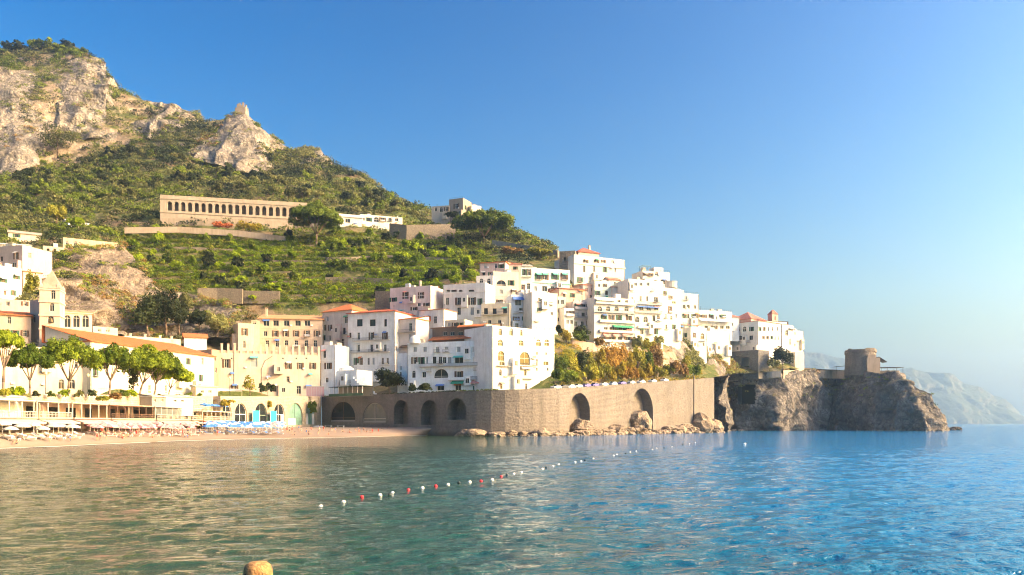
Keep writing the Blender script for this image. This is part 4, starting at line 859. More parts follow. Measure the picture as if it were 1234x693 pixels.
# terraces: real steps in the slope
TERR = [(140,288),(200,280),(330,284),(420,280),(560,296),(600,310),(575,345),(470,362),(385,372),(330,372),(262,366),(215,345),(165,340)]
tz = poly_px(TERR, PXG, PYG) & (GY > 320) & (GY < 480)
tw = blur(tz.astype(float), 4); hs = 4.6
wob = fbm(pts3/60, 3, 21).reshape(GX.shape)*2.5
zz = (GZ+wob)/hs; fr_ = zz-np.floor(zz); st = (np.floor(zz)+np.clip((fr_-.72)/.28, 0, 1)*.85+fr_*.15)*hs-wob
GZ = GZ*(1-tw)+st*tw
MASK = inside(LAND, GX, GY)
GZ0 = GZ.copy()
def ground(x, y):
    fx = (np.asarray(x, float)-gx[0])/STEP; fy = (np.asarray(y, float)-gy[0])/STEP
    i = np.clip(fx.astype(int), 0, len(gx)-2); j = np.clip(fy.astype(int), 0, len(gy)-2); a, b = fx-i, fy-j
    return GZ0[j, i]*(1-a)*(1-b)+GZ0[j, i+1]*a*(1-b)+GZ0[j+1, i]*(1-a)*b+GZ0[j+1, i+1]*a*b
idx = np.full(GX.shape, -1); use = MASK; quadm = use[:-1, :-1] & use[1:, :-1] & use[:-1, 1:] & use[1:, 1:]
J, I = np.nonzero(quadm); nx = GX.shape[1]
Q0 = np.stack([J*nx+I, J*nx+I+1, (J+1)*nx+I+1, (J+1)*nx+I], 1)
u, inv = np.unique(Q0.ravel(), return_inverse=True)
V = np.stack([GX.ravel()[u], GY.ravel()[u], GZ.ravel()[u]], 1)
# craggy sideways push where the slope is steep
gyz, gxz = np.gradient(GZ, STEP); slope = np.hypot(gxz, gyz); SL = slope
sl = slope.ravel()[u]; k = np.clip((sl-1.0)/.8, 0, 1)*np.clip((V[:,1]-520)/60, 0, 1)
d = np.stack([fbm(V/16, 5, 40+i, True) for i in range(3)], 1); V = V+d*k[:,None]*np.array([4.5, 4.5, 4.0])
def soilmat():
    t = NT('hillside_ground'); p = t.pos(); g = t.n('ShaderNodeNewGeometry'); sx = t.n('ShaderNodeSeparateXYZ'); t.l(g.outputs['Normal'], sx.inputs[0])
    n1 = t.noise(p, .05, 6, .65); n2 = t.noise(p, .4, 5, .7); n3 = t.noise(t.mapped(p, (1, 1, .3)), .25, 7, .7)
    green = t.ramp(n2, [(.3, (.04, .055, .014)), (.5, (.085, .11, .025)), (.7, (.17, .16, .05))])
    dry = t.ramp(n2, [(.3, (.12, .085, .05)), (.7, (.24, .18, .11))])
    soil = t.mix(t.ramp(n1, [(.48, (0,0,0)), (.62, (1,1,1))]), green, dry)
    rk = t.ramp(n3, [(.3, (.12, .1, .085)), (.48, (.3, .235, .17)), (.65, (.46, .37, .28))])
    f = t.math('ADD', sx.outputs[2], t.math('MULTIPLY', t.math('SUBTRACT', n2, .5), .7))
    t.col(t.mix(t.ramp(f, [(.6, (0,0,0)), (.74, (1,1,1))]), rk, soil)); t.bump(t.math('ADD', n2, n3), 1.2, .8); t.b.inputs['Roughness'].default_value = .95
    return t.m
hill = inst('hillside', mesh_np('hillside', V, inv.reshape(-1, 4), soilmat(), smooth=True)); tag(hill, 'steep terraced mountainside of rock and scrub above the town', 'hillside', None, 'structure')

# ------------------------------------------------------------------ cliffs
def resample(pts, n):
    pts = np.array(pts, float); L = np.r_[0, np.cumsum(np.linalg.norm(np.diff(pts, axis=0), axis=1))]; s = np.linspace(0, L[-1], n)
    return np.stack([np.interp(s, L, pts[:, i]) for i in range(3)], 1)
def cliff(name, label, base, top, res, amp, freq, mat, bulge=.12, kind='structure', cat='cliff', cap=6.0, hole=None, zs=.5, seed=0):
    L = max(np.linalg.norm(np.diff(np.array(base, float), axis=0), axis=1).sum(), np.linalg.norm(np.diff(np.array(top, float), axis=0), axis=1).sum())
    Hh = np.abs(np.array(top, float)[:, 2].mean()-np.array(base, float)[:, 2].mean()); nu = int(L/res)+2; nv = int(Hh*1.3/res)+4
    A, Bt = resample(base, nu), resample(top, nu); d = np.gradient(A, axis=0); d[:, 2] = 0
    for _ in range(6): d = (np.roll(d, 1, 0)+d+np.roll(d, -1, 0))/3 if False else np.pad(d, ((1,1),(0,0)), mode='edge')[2:]*.33+d*.34+np.pad(d, ((1,1),(0,0)), mode='edge')[:-2]*.33
    n = np.stack([d[:, 1], -d[:, 0], np.zeros(nu)], 1); n /= np.linalg.norm(n, axis=1)[:, None]+1e-9
    tt = np.r_[np.linspace(0, 1, nv), 1.0, 1.0]; rows = []
    for j, tv in enumerate(tt):
        p = A*(1-tv)+Bt*tv+n*(bulge*Hh*math.sin(math.pi*min(1, tv*.9)))[..., None] if False else A*(1-tv)+Bt*tv+n*(bulge*Hh*math.sin(math.pi*tv))
        if j >= nv: p = Bt-n*(cap*(j-nv+1)/2)-np.array([0, 0, .8*(j-nv+1)])
        rows.append(p)
    G = np.array(rows); q3 = G.reshape(-1, 3); w = np.ones(len(tt)); w[-1] = .2; w = np.repeat(w, nu)
    f1 = fbm(q3*np.array([freq, freq, freq*zs]), 5, 60+seed, True); f2 = fbm(q3*freq*.45, 4, 80+seed); f3 = fbm(q3*freq*1.3+50, 5, 90+seed)
    f1 = f1*.45+.55*(np.floor(f1*5+.4*f3)+np.clip((f1*5+.4*f3-np.floor(f1*5+.4*f3)-.75)/.25, 0, 1))/5; q3 = q3+np.tile(n, (len(tt), 1))*((f1*1.15+f2*1.2)*amp*w)[:, None]; q3[:, 2] += f3*amp*.45*w; G = q3
    J, I = np.meshgrid(np.arange(len(tt)-1), np.arange(nu-1), indexing='ij'); J, I = J.ravel(), I.ravel()
    Q = np.stack([J*nu+I, J*nu+I+1, (J+1)*nu+I+1, (J+1)*nu+I], 1)
    if hole is not None:
        c = G[Q].mean(1); px = CX+c[:, 0]/c[:, 1]*F; py = pyof(c[:, 2], c[:, 1]); Q = Q[~((px > hole[0]) & (px < hole[1]) & (py > hole[2]) & (py < hole[3]))]
    o = inst(name, mesh_np(name, G, Q, mat, smooth=False)); tag(o, label, cat, None, kind); CLV.append((name, seed, G[:nu*nv])); return o
CLV = []
RK = rock('warm_cliff_rock', (.33, .295, .25), (.13, .115, .1), (.5, .455, .39), (.07, .075, .025), .11, 2.2, .8)
RKD = rock('grey_cliff_rock', (.25, .22, .19), (.1, .09, .08), (.4, .36, .3), (.06, .065, .025), .14, 1.2, .62)
RKH = rock('headland_rock', (.2, .18, .165), (.07, .065, .06), (.34, .31, .275), (.09, .08, .035), .16, 1.2, .7)
def pl(*a): return [tuple(P3(*x)) for x in a]
cliff('cliff', 'tall pale limestone cliff face below the wooded summit on the left', pl((-40,225,585),(0,222,590),(25,205,600),(50,188,640),(75,180,655),(100,172,665),(128,168,672)), pl((-40,84,700),(0,82,700),(35,84,705),(60,92,705),(85,70,715),(105,66,715),(128,84,715)), 1.7, 10, .035, RK, .02)
cliff('cliff', 'rounded rock buttress ending in a sheer nose at the left summit', pl((85,150,690),(110,150,690),(132,140,695),(140,118,715)), pl((80,72,725),(100,66,725),(124,76,722),(130,98,725)), 1.6, 7, .045, RK, .06, seed=3)
cliff('cliff', 'lower rock band running right from the summit to the saddle', pl((112,180,665),(140,178,668),(170,170,675),(205,165,680),(232,158,690),(240,152,705)), pl((112,118,730),(140,117,732),(175,124,732),(205,127,728),(228,135,718),(238,146,715)), 1.6, 7, .05, RK, .04, seed=5)
cliff('crag', 'jagged rock crag carrying the ruined watchtower', pl((228,196,635),(250,197,628),(270,203,620),(300,212,612),(322,206,625),(332,192,660)), pl((236,172,668),(255,160,672),(272,143,680),(290,134,682),(302,142,682),(310,160,682),(322,172,688)), 1.5, 7, .055, RK, .05, seed=7)
cliff('crag', 'small pale crag capped by a ruined wall on the right ridge', pl((345,206,640),(365,206,635),(385,202,640),(405,210,640)), pl((350,184,672),(368,178,672),(384,179,670),(402,196,660)), 1.8, 3, .06, RK, .05, seed=9)
cliff('cliff', 'bare brown rock face behind the bell tower', pl((30,402,262),(60,398,262),(90,398,266),(118,405,272),(152,412,282)), pl((48,318,318),(80,302,338),(105,300,345),(140,300,354),(166,318,352)), 1.0, 6.5, .07, rock('brown_cliff_rock', (.31, .255, .2), (.13, .105, .085), (.46, .39, .31), (.1, .085, .03), .2, 1.6, .95), .05, seed=11)
cliff('gully', 'dark overgrown rock gully left of the terraced gardens', pl((132,412,280),(165,412,286),(195,412,292),(230,410,297),(262,408,303),(286,405,308)), pl((146,318,352),(165,330,350),(200,350,345),(235,356,342),(268,366,336),(292,374,330)), 1.0, 5.5, .07, rock('gully_rock', (.3, .25, .2), (.12, .1, .08), (.44, .38, .31), (.07, .075, .03), .16, 1.6, .9), .02, seed=13)
cliff('crag', 'tall rock crag between the apartment blocks and the small white cube house', pl((782,462,342),(800,462,345),(820,458,352),(836,452,362),(846,446,372)), pl((786,428,357),(798,402,362),(806,398,364),(818,408,368),(832,428,374)), 1.0, 2.2, .12, RK, .05, seed=15)
cliff('rock_bank', 'rough rock and earth bank under the town behind the coast road', pl((668,466,272),(700,462,288),(735,460,305),(765,459,322),(790,458,338),(815,455,352)), pl((672,430,296),(700,424,310),(735,416,325),(765,418,335),(790,420,350),(815,430,360)), 1.2, 1.8, .12, rock('earth_bank', (.38, .29, .2), (.18, .13, .09), (.5, .4, .29), (.12, .11, .03), .2, 1.0, .5), .03, seed=17)
cliff('cliff', 'grey rock slope under the stairs between the sea wall and the convent', pl((858,462,360),(870,452,402),(890,450,408),(915,449,410),(940,449,416)), pl((850,432,382),(868,430,402),(890,443,414),(915,440,420),(940,442,426)), 1.0, 1.6, .12, RKD, .02, seed=19)
HB = [(860, 532.0, 352), (866, 529.0, 392), (868, 527.0, 424), (885, 527.0, 420), (905, 527.0, 413), (930, 527.3, 405), (943, 527.5, 402), (955, 527.0, 412), (970, 527.0, 428), (985, 526.8, 440), (1000, 526.4, 456), (1025, 526.8, 437), (1060, 527.2, 413), (1095, 527.4, 399), (1110, 527.3, 392), (1125, 527.0, 387), (1132, 526.5, 402), (1120, 525.0, 520), (1080, 524.0, 580)]
HT = [(861, 454, 354), (866, 453, 394), (870, 452, 430), (885, 450, 425), (905, 449, 419), (930, 447, 412), (940, 446.5, 410), (952, 446, 420), (966, 446, 436), (982, 446.5, 446), (1000, 447, 462), (1025, 447, 446), (1052, 447, 430), (1078, 447, 415), (1090, 460, 409), (1105, 475, 404), (1117, 489, 403), (1106, 485, 500), (1060, 480, 575)]
cliff('headland', 'grey sea cliff headland with a square dark boat cave', [tuple(P3(*x)) for x in HB], [tuple(P3(*x)) for x in HT], .65, 5.5, .085, RKH, .03, hole=(889, 910, 463, 487), seed=23, zs=.8)
# boat cave interior
c0, c1 = P3(884, 492, 423), P3(915, 492, 416); r = empty('boat_cave', (c0.x, c0.y, c0.z), math.atan2(c1.y-c0.y, c1.x-c0.x), 'dark square opening of a boat cave in the shaded headland cliff', 'cave')
w = (c1-c0).length; hh = 15; m = MB(); d = 16
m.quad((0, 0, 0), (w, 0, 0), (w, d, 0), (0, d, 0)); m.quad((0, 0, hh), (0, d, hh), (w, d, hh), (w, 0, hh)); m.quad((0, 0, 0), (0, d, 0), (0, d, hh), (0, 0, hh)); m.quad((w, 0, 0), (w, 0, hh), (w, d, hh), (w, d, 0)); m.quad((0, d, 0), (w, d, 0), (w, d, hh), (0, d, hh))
m.build('cave_lining', plain('shade_painted_cave_rock', (.03, .032, .03), .95), r); m = MB(); m.box(1.2, -3.5, hh-2.6, w-1.2, 1.5, hh-1.2); m.build('lintel', masonry('lintel_stone', (.33,.3,.26), (.26,.23,.2), (.2,.18,.16)), r)  # near-black lining colour paints in the deep shade of the cave
# masonry wall on the lit shoulder of the headland
# ------------------------------------------------------------------ beach, sea, far mountains
WL = [(-81, 60), (-80.5, 124), (-77, 142), (-75.5, 174), (-67, 202), (-50, 219), (-34, 252), (-27, 261)]
BK = [(-92, 60), (-92, 124), (-92, 142), (-92, 174), (-92, 215), (-87, 236), (-72, 301), (-20, 254)]
n = 90; a = resample([(x, y, 0) for x, y in WL], n); b = resample([(x, y, 0) for x, y in BK], n); rows = []
for tv in np.linspace(-.35, 1, 28):
    p = a*(1-tv)+b*tv; h = np.where(np.ones(n) > 0, (2.7*(1-math.exp(-max(tv, 0)*2.6))/.926) if tv > 0 else tv*5, 0); p[:, 2] = h+.05*vnoise(p*1.2)+.12*vnoise(p*.3+4); rows.append(p)
G = np.array(rows).reshape(-1, 3); J, I = np.meshgrid(np.arange(27), np.arange(n-1), indexing='ij'); J, I = J.ravel(), I.ravel()
t = NT('beach_pebbles'); p = t.pos(); sx = t.n('ShaderNodeSeparateXYZ'); t.l(p, sx.inputs[0])
b0 = t.mix(t.noise(p, 2.2, 6, .75), (.17, .13, .105), (.36, .285, .23)); wet = t.ramp(t.math('ADD', sx.outputs[2], t.math('MULTIPLY', t.noise(p, .25, 3), .5)), [(.36, (1,1,1)), (.75, (0,0,0))])
t.col(t.mix(t.math('MULTIPLY', wet, .6), b0, (.2, .14, .085))); t.bump(t.noise(p, 6, 4), .08, .7)
o = inst('beach', mesh_np('beach', G, np.stack([J*n+I, J*n+n+I, J*n+n+I+1, J*n+I+1], 1), t.m, smooth=True)); tag(o, 'pale pebble beach curving below the lidos and arches', 'beach', None, 'structure')
# foam line
m = MB(); w0 = resample([(x, y, 0) for x, y in WL], 400)
for i in range(399):
    wd = .25+.9*max(0, vnoise(np.array([[i*.11, 3, 0]]))[0]+.25); off = .4*vnoise(np.array([[i*.07, 9, 0]]))[0]
    A, Bq = w0[i], w0[i+1]; m.quad((A[0]+off, A[1], .09), (A[0]+off+wd, A[1], .045), (Bq[0]+off+wd, Bq[1], .045), (Bq[0]+off, Bq[1], .09))
o = m.build('foam', plain('sea_foam', (.7, .68, .62), .8)); tag(o, 'thin broken line of foam along the beach', 'foam', None, 'stuff')

def watermat():
    t = NT('sea_water'); p = t.pos(); sx = t.n('ShaderNodeSeparateXYZ'); t.l(p, sx.inputs[0])
    r = t.n('ShaderNodeMapping', Rotation=(0, 0, math.radians(-14))); t.l(p, r.inputs['Vector']); v = r.outputs[0]
    a = t.noise(t.mapped(v, (.55, 1, 1)), .16, 3, .5); b = t.noise(t.mapped(v, (.5, 1, 1)), .55, 4, .6); c = t.noise(t.mapped(v, (.7, 1, 1)), 2.3, 4, .65)
    hgt = t.math('ADD', t.math('MULTIPLY', a, WAVE[0]), t.math('ADD', t.math('MULTIPLY', b, WAVE[1]), t.math('MULTIPLY', c, WAVE[2])))
    amp = t.ramp(t.math('ADD', t.math('MULTIPLY', sx.outputs[0], .02), .85), [(.3, (.5,.5,.5)), (.95, (1,1,1))]); t.bump(t.math('MULTIPLY', hgt, amp), 1.0, 1.0)
    # open water is bluer than the shallow bay
    f = t.math('ADD', t.math('MULTIPLY', sx.outputs[0], .017), t.math('MULTIPLY', t.math('SUBTRACT', t.noise(p, .02, 3), .5), .5))
    t.col(t.ramp(t.math('ADD', f, .42), [(.12, (.026, .055, .028)), (.36, (.009, .054, .048)), (.62, (.0, .1, .235)), (1.0, (0, .135, .36))]))
    t.b.inputs['Roughness'].default_value = .06; t.b.inputs['IOR'].default_value = 1.333; t.b.inputs['Specular IOR Level'].default_value = .5
    return t.m
WAVE = (.7, .5, .25)
ds = [-60, -25, 4]; d = 13.5
while d < 150: ds.append(d); d += .0062*d
while d < 9000: ds.append(d); d *= 1.09
ds = np.array(ds+[9000.0]); us = np.r_[-40, -12, -4, -1.6, -.95, np.linspace(-.78, .78, 330), .95, 1.6, 4, 12, 40]
DD, UU = np.meshgrid(ds, us, indexing='ij'); XX = UU*np.maximum(DD, 13.5); q3 = np.stack([XX.ravel(), DD.ravel(), np.zeros(XX.size)], 1)
ca, sa = math.cos(.22), math.sin(.22); rx, ry = q3[:, 0]*ca+q3[:, 1]*sa, -q3[:, 0]*sa+q3[:, 1]*ca
def wav(l, asp, a, sd, oc=2):
    f_ = fbm(np.stack([rx/(l*asp), ry/l, np.full(len(rx), sd*1.7)], 1), oc, sd); return a*(f_+.35*(1-2*np.abs(f_)))
fade = (.62+.38*np.clip((q3[:, 0]+18)/22, 0, 1))*np.clip((150-q3[:, 1])/60, 0, 1)*np.clip((q3[:, 1]-8)/6, 0, 1)*(np.abs(UU.ravel()) < .8)
q3[:, 2] = (wav(2.4, 1.4, .11, 3)+wav(.95, 1.2, .065, 7)+wav(.45, 1.2, .03, 11, 1))*fade
nc = len(us); J, I = np.meshgrid(np.arange(len(ds)-1), np.arange(nc-1), indexing='ij'); J, I = J.ravel(), I.ravel()
tag(inst('sea', mesh_np('sea', q3, np.stack([J*nc+I, J*nc+I+1, (J+1)*nc+I+1, (J+1)*nc+I], 1), watermat(), smooth=True)), 'rippled blue green sea in the bay', 'sea', None, 'structure')

def ridge(name, label, prof, D, back, mat, seed):
    px = np.linspace(prof[0][0], prof[-1][0], 260); py = np.interp(px, [a for a, b in prof], [b for a, b in prof])
    X = (px-CX)/F*D; Zt = CH+(HY-py)/F*D; rows = []
    Zt = Zt+fbm(np.stack([X/90, X*0, X*0], 1), 5, seed)*14*np.clip(Zt/120, 0, 1)
    for tv in np.linspace(-.01, 1, 34):
        z = Zt*max(tv, -.02)**.85 if tv > 0 else Zt*0-6
        y = D-back*(1-max(tv, 0))
        rows.append(np.stack([X*(y/D)*1.0, np.full(260, y), z], 1))
    rows.append(np.stack([X, np.full(260, D+back), Zt*.3], 1)); rows.append(np.stack([X, np.full(260, D+2*back), Zt*0-6], 1))
    G = np.array(rows); q3 = G.reshape(-1, 3); w = np.ones(G.shape[:2]); w[0] = 0; f = fbm(q3/np.array([170, 400, 300]), 5, seed+3, True)*55*w.ravel()
    q3 = q3.copy(); q3[:, 1] += f*2; q3[:, 2] += f*.12*(q3[:, 2] > 20)
    nr = G.shape[0]; J, I = np.meshgrid(np.arange(nr-1), np.arange(259), indexing='ij'); J, I = J.ravel(), I.ravel()
    o = inst(name, mesh_np(name, q3, np.stack([J*260+I, J*260+I+1, (J+1)*260+I+1, (J+1)*260+I], 1), mat, smooth=True)); return tag(o, label, 'mountain', None, 'structure')
FM = rock('far_mountain', (.14, .14, .1), (.07, .08, .05), (.24, .21, .17), (.06, .075, .035), .008, 8, .6)
ridge('mountain', 'hazy blue mountain ridge behind the watchtower headland', [(900, 418), (940, 414), (962, 420), (984, 424), (995, 426), (1016, 431), (1040, 438), (1075, 450), (1110, 470), (1150, 496), (1170, 512)], 6200, 700, FM, 5)
ridge('mountain', 'hazy blue cape running down to the sea at the right edge', [(1000, 470), (1040, 455), (1070, 447), (1087, 443.5), (1099, 442), (1118, 448), (1149, 451), (1161, 461), (1180, 467), (1200, 474), (1217, 482), (1234, 495), (1245, 507), (1250, 511)], 5300, 600, FM, 8)
# ------------------------------------------------------------------ foliage
def leaf_quads(cen, nrm, size, rng, jit=.48, asp=.7):
    n = len(cen); nn = nrm+rng.normal(0, jit, (n, 3)); nn /= np.linalg.norm(nn, axis=1)[:, None]+1e-9
    a = np.cross(nn, rng.normal(0, 1, (n, 3))); a /= np.linalg.norm(a, axis=1)[:, None]+1e-9; b = np.cross(nn, a)
    s = (size*rng.uniform(.6, 1.3, n))[:, None]; a = a*s*.5; b = b*s*.5*asp
    V = np.stack([cen-a*1.0, cen-b, cen+a*1.0, cen+b], 1).reshape(-1, 3); Q = np.arange(4*n).reshape(-1, 4); return V, Q
def blobs(bl, per, size, rng, inner=.45):
    C, N = [], []
    for (c, r, k) in bl:
        n = max(4, int(per*k)); d = rng.normal(0, 1, (n, 3)); d /= np.linalg.norm(d, axis=1)[:, None]; d[:, 2] = np.where(d[:, 2] < -.3, -d[:, 2]*.6, d[:, 2])
        rr = inner+(1-inner)*rng.uniform(0, 1, n)**.5; r = np.asarray(r)
        C.append(np.asarray(c)+d*rr[:, None]*r); q2 = d/r; N.append(q2/np.linalg.norm(q2, axis=1)[:, None])
    return leaf_quads(np.concatenate(C), np.concatenate(N), size, rng)
L_OLIVE = leafmat('olive_leaves', (.045, .055, .022), (.24, .25, .09)); L_DARK = leafmat('dark_leaves', (.014, .022, .01), (.05, .07, .025)); L_GREEN = leafmat('green_leaves', (.04, .07, .01), (.22, .29, .025))
L_BRIGHT = leafmat('bright_leaves', (.08, .14, .008), (.34, .45, .012), .4); L_PINE = leafmat('pine_needles', (.055, .095, .01), (.28, .36, .022), sc=.5); L_PINED = leafmat('dark_pine_needles', (.04, .07, .012), (.19, .26, .03))
L_YEL = leafmat('yellow_leaves', (.2, .17, .02), (.46, .36, .03)); L_ORG = leafmat('orange_leaves', (.2, .12, .025), (.42, .26, .05)); L_RUST = leafmat('rust_leaves', (.12, .08, .03), (.3, .19, .07)); L_YG = leafmat('yellow_green_leaves', (.12, .14, .02), (.36, .34, .04))
L_BOUG = leafmat('red_flowers', (.3, .07, .03), (.5, .16, .06))
BARK = plain('bark', (.14, .1, .075), .9); BARKL = plain('pale_bark', (.2, .15, .115), .9)
def bush_mesh(name, mat, r, h, nb, per, size, seed):
    g = np.random.RandomState(seed); bl = []
    for i in range(nb):
        a = g.uniform(0, 6.28); d = r*.62*math.sqrt(g.uniform()); bl.append(((math.cos(a)*d, math.sin(a)*d, h*g.uniform(.3, .72)), (r*g.uniform(.34, .55), r*g.uniform(.34, .55), h*g.uniform(.24, .36)), 1))
    V, Q = blobs(bl, per, size, g); return mesh_np(name, V, Q, mat)
def trunk_mesh(h, r, seed, forks=3, spread=.35, top=1.0, mat=BARK):
    g = random.Random(seed); m = MB(); p = Vector((0, 0, -.4)); pts = [p]; lean = Vector((g.uniform(-.12, .12), g.uniform(-.12, .12), 0))
    for i in range(1, 5): pts.append(Vector((lean.x*h*i/4+g.uniform(-.1, .1), lean.y*h*i/4+g.uniform(-.1, .1), h*i/4)))
    m.tube(pts, [r*1.25, r, r*.9, r*.8, r*.7], 7)
    for k in range(forks):
        a = 6.28*k/forks+g.uniform(-.4, .4); q0 = pts[-1]; L = top*g.uniform(.7, 1.1)
        q1 = q0+Vector((math.cos(a)*spread*L*.6, math.sin(a)*spread*L*.6, L*.5)); q2 = q0+Vector((math.cos(a)*spread*L*1.5, math.sin(a)*spread*L*1.5, L))
        m.tube([q0-Vector((0, 0, .2)), q1, q2], [r*.6, r*.42, r*.2], 5)
    return m.mesh('trunk', mat, True)
def plant(name, label, cat, crown, trunk, loc, scale=1.0, rz=0, group=None):
    r = empty(name, loc, rz, label, cat, group); r.scale = (scale,)*3 if not hasattr(scale, '__len__') else scale
    inst('crown', crown, r)
    if trunk is not None: inst('trunk', trunk, r)
    return r
def umbrella_pine(label, px, pybase, D, pytop, wpx, seed, lean=0.0, mat=L_PINE, z=None, group=None, flat=.3, thin=1.0):
    g = np.random.RandomState(seed); b = P3(px, pybase, D)
    if z is not None: b.z = z
    H = ZZ(pytop, D)-b.z; R = wpx*D/F/2*1.1; th = min(H*.6, 2*R*flat*2.3); bl = []; n = 60
    cxl = lean*H
    for i in range(n):
        a = i*2.399; d = R*.92*math.sqrt((i+.5)/n); x, y = math.cos(a)*d, math.sin(a)*d; zt = H-th*.25-(d/R)**2*th*.5
        bl.append(((cxl+x+g.normal(0, .1*R), y+g.normal(0, .1*R), zt-th*.12+g.normal(0, .09*th)), (R*g.uniform(.18, .28), R*g.uniform(.18, .28), th*g.uniform(.2, .3)), 1))
    V, Q = blobs(bl, 210*thin, max(.34, .0028*D), g, .4); r = empty('umbrella_pine', b, 0, label, 'pine tree', group)
    V[:, 2] = np.minimum(V[:, 2], H+.1)
    inst('crown', mesh_np('crown', V, Q, mat), r)
    m = MB(); q0 = Vector((0, 0, -.5)); fk = Vector((cxl*.55, 0, (H-th)*.62)); rr = .019*H; mid = Vector((cxl*.2+.12*g.normal(), .1*g.normal(), fk.z*.5)); m.tube([q0, mid, fk], [rr*1.2, rr, rr*.85], 8)
    for k in range(7):
        a = 6.28*k/7+g.uniform(-.3, .3); d = R*g.uniform(.35, .7); e = Vector((cxl+math.cos(a)*d, math.sin(a)*d, H-th*.55)); mm = fk.lerp(e, .5)+Vector((0, 0, -.3+g.uniform(-.3, .4)))
        m.tube([fk-Vector((0, 0, .2)), mm, e], [rr*.6, rr*.4, rr*.18], 6)
        for _ in range(2): e2 = e+Vector((g.uniform(-.25, .25)*R, g.uniform(-.25, .25)*R, th*.25)); m.tube([mm.lerp(e, .6), e2], [rr*.25, rr*.1], 5)
    m.build('trunk', BARKL, r, smooth=True); return r
GP = 'umbrella pines along the seafront street'
umbrella_pine('tall umbrella pine half cut off by the left edge of the photo', 4, 477, 152, 395, 36, 1, 0.02)
umbrella_pine('small round crowned umbrella pine with a slim trunk, second of the seafront row', 36, 477, 163, 413, 44, 2)
umbrella_pine('largest and densest umbrella pine of the seafront row, in front of the bell tower', 83, 477, 176, 403, 66, 3)
umbrella_pine('open umbrella pine with a widely forked trunk before the long cream arsenal', 131, 477, 188, 413, 44, 4, .06)
umbrella_pine('leaning umbrella pine with a broad double crown before the long red roof', 168, 477, 200, 415, 54, 5, .12)
umbrella_pine('round umbrella pine of bright green right of the leaning one', 185, 477, 206, 419, 46, 7, .08)
umbrella_pine('lowest umbrella pine at the right end of the seafront row', 203, 477, 213, 438, 38, 6, .12)
umbrella_pine('dark flat crowned umbrella pine in front of the right end of the colonnade', 381.5, 299, 432, 243, 52, 8, .0, L_PINED, flat=.22)
umbrella_pine('big wide umbrella pine with a pale forked trunk below the stone villa', 583, 297, 455, 251, 64, 9, .0, L_PINED, flat=.26)
def ztree(px, py, D): return P3(px, py, D)
# single trees
def single(name, label, cat, px, pyb, D, pyt, wpx, mat, seed, nb=9, per=130, trunk=True, size=None):
    b = P3(px, pyb, D); H = ZZ(pyt, D)-b.z; R = wpx*D/F/2; cm = bush_mesh('crown', mat, R*1.1, H*1.02, nb, per, size or max(.35, .0026*D), seed)
    return plant(name, label, cat, cm, trunk_mesh(H*.45, max(.12, H*.025), seed, 3, .3, H*.3) if trunk else None, b)
single('holm_oak', 'dark bushy tree in front of the left end of the wide white hotel', 'tree', 470, 474, 278, 441, 38, L_DARK, 31, 16, 200)
single('holm_oak', 'round dark green tree standing against the sunlit convent wall', 'tree', 944, 446, 412, 418, 28, L_DARK, 32, 12, 170)
single('shrub', 'small dark shrub left of the round tree by the convent wall', 'shrub', 931, 446, 408, 432, 16, L_OLIVE, 33, 7, 120, False)
single('shrub', 'dark clipped hedge before the ground floor of the wide white hotel', 'shrub', 510, 473, 266, 461.5, 20, L_DARK, 34, 8, 150, False)
single('shrub', 'low dark shrub at the foot of the wide hotel beside the dark bushy tree', 'shrub', 497, 474, 268, 463, 12, L_DARK, 35, 6, 120, False)
single('olive_tree', 'thin straggly tree before the peach block above the arcade', 'tree', 301, 476, 262, 452, 20, L_YG, 36, 8, 45)
single('shrub', 'pair of dark rounded shrubs before the peach block, left one', 'shrub', 317, 476, 268, 461, 10, L_DARK, 37, 6, 130, False)
single('shrub', 'pair of dark rounded shrubs before the peach block, right one', 'shrub', 326, 476, 272, 462, 10, L_DARK, 38, 6, 130, False)
single('shrub', 'bright yellow flowering shrub hanging over the arcade wall above the blue umbrellas', 'shrub', 276, 491, 236, 481, 18, L_YEL, 39, 8, 120, False)
single('shrub', 'small yellow climber above the turquoise canvas screens', 'shrub', 325, 493, 262, 482, 8, L_YEL, 40, 5, 90, False)
single('climber', 'green ivy curtain at the right end of the sunlit arcade wall', 'climber', 377, 505, 288, 482, 12, L_GREEN, 41, 8, 120, False)
single('climber', 'ochre climbing plant on the wall left of the bell tower spire', 'climber', 38, 362, 262, 326, 16, L_YG, 42, 10, 120, False)
single('shrub', 'yellow bush at the left edge under the first pine', 'shrub', 2, 480, 140, 468, 16, L_YG, 43, 6, 90, False)
single('shrub', 'dark ragged bush on the street wall below the pines', 'shrub', 139, 484, 176, 473, 20, L_RUST, 44, 8, 90, False)
single('shrub', 'yellow green bush on the street wall before the arsenal', 'shrub', 123, 485, 170, 476, 20, L_YG, 45, 8, 90, False)
single('palm_shrub', 'dark drooping tree between the forked and the leaning pine', 'tree', 160, 477, 202, 440, 15, L_OLIVE, 46, 7, 80)
VARL = {}
SP = [(676, 466, 283, 426, 22, L_GREEN), (690, 465, 288, 424, 20, L_YG), (702, 464, 292, 420, 18, L_DARK), (712, 463, 297, 425, 20, L_YG), (724, 462, 301, 416, 20, L_YEL), (736, 461, 306, 410, 22, L_ORG), (748, 460, 311, 412, 22, L_ORG), (757, 459.5, 315, 420, 18, L_YEL), (768, 459, 319, 416, 20, L_YG), (779, 458.5, 324, 420, 18, L_GREEN), (790, 458, 330, 412, 20, L_RUST), (826, 456, 348, 428, 14, L_YG), (684, 440, 296, 420, 16, L_YG)]
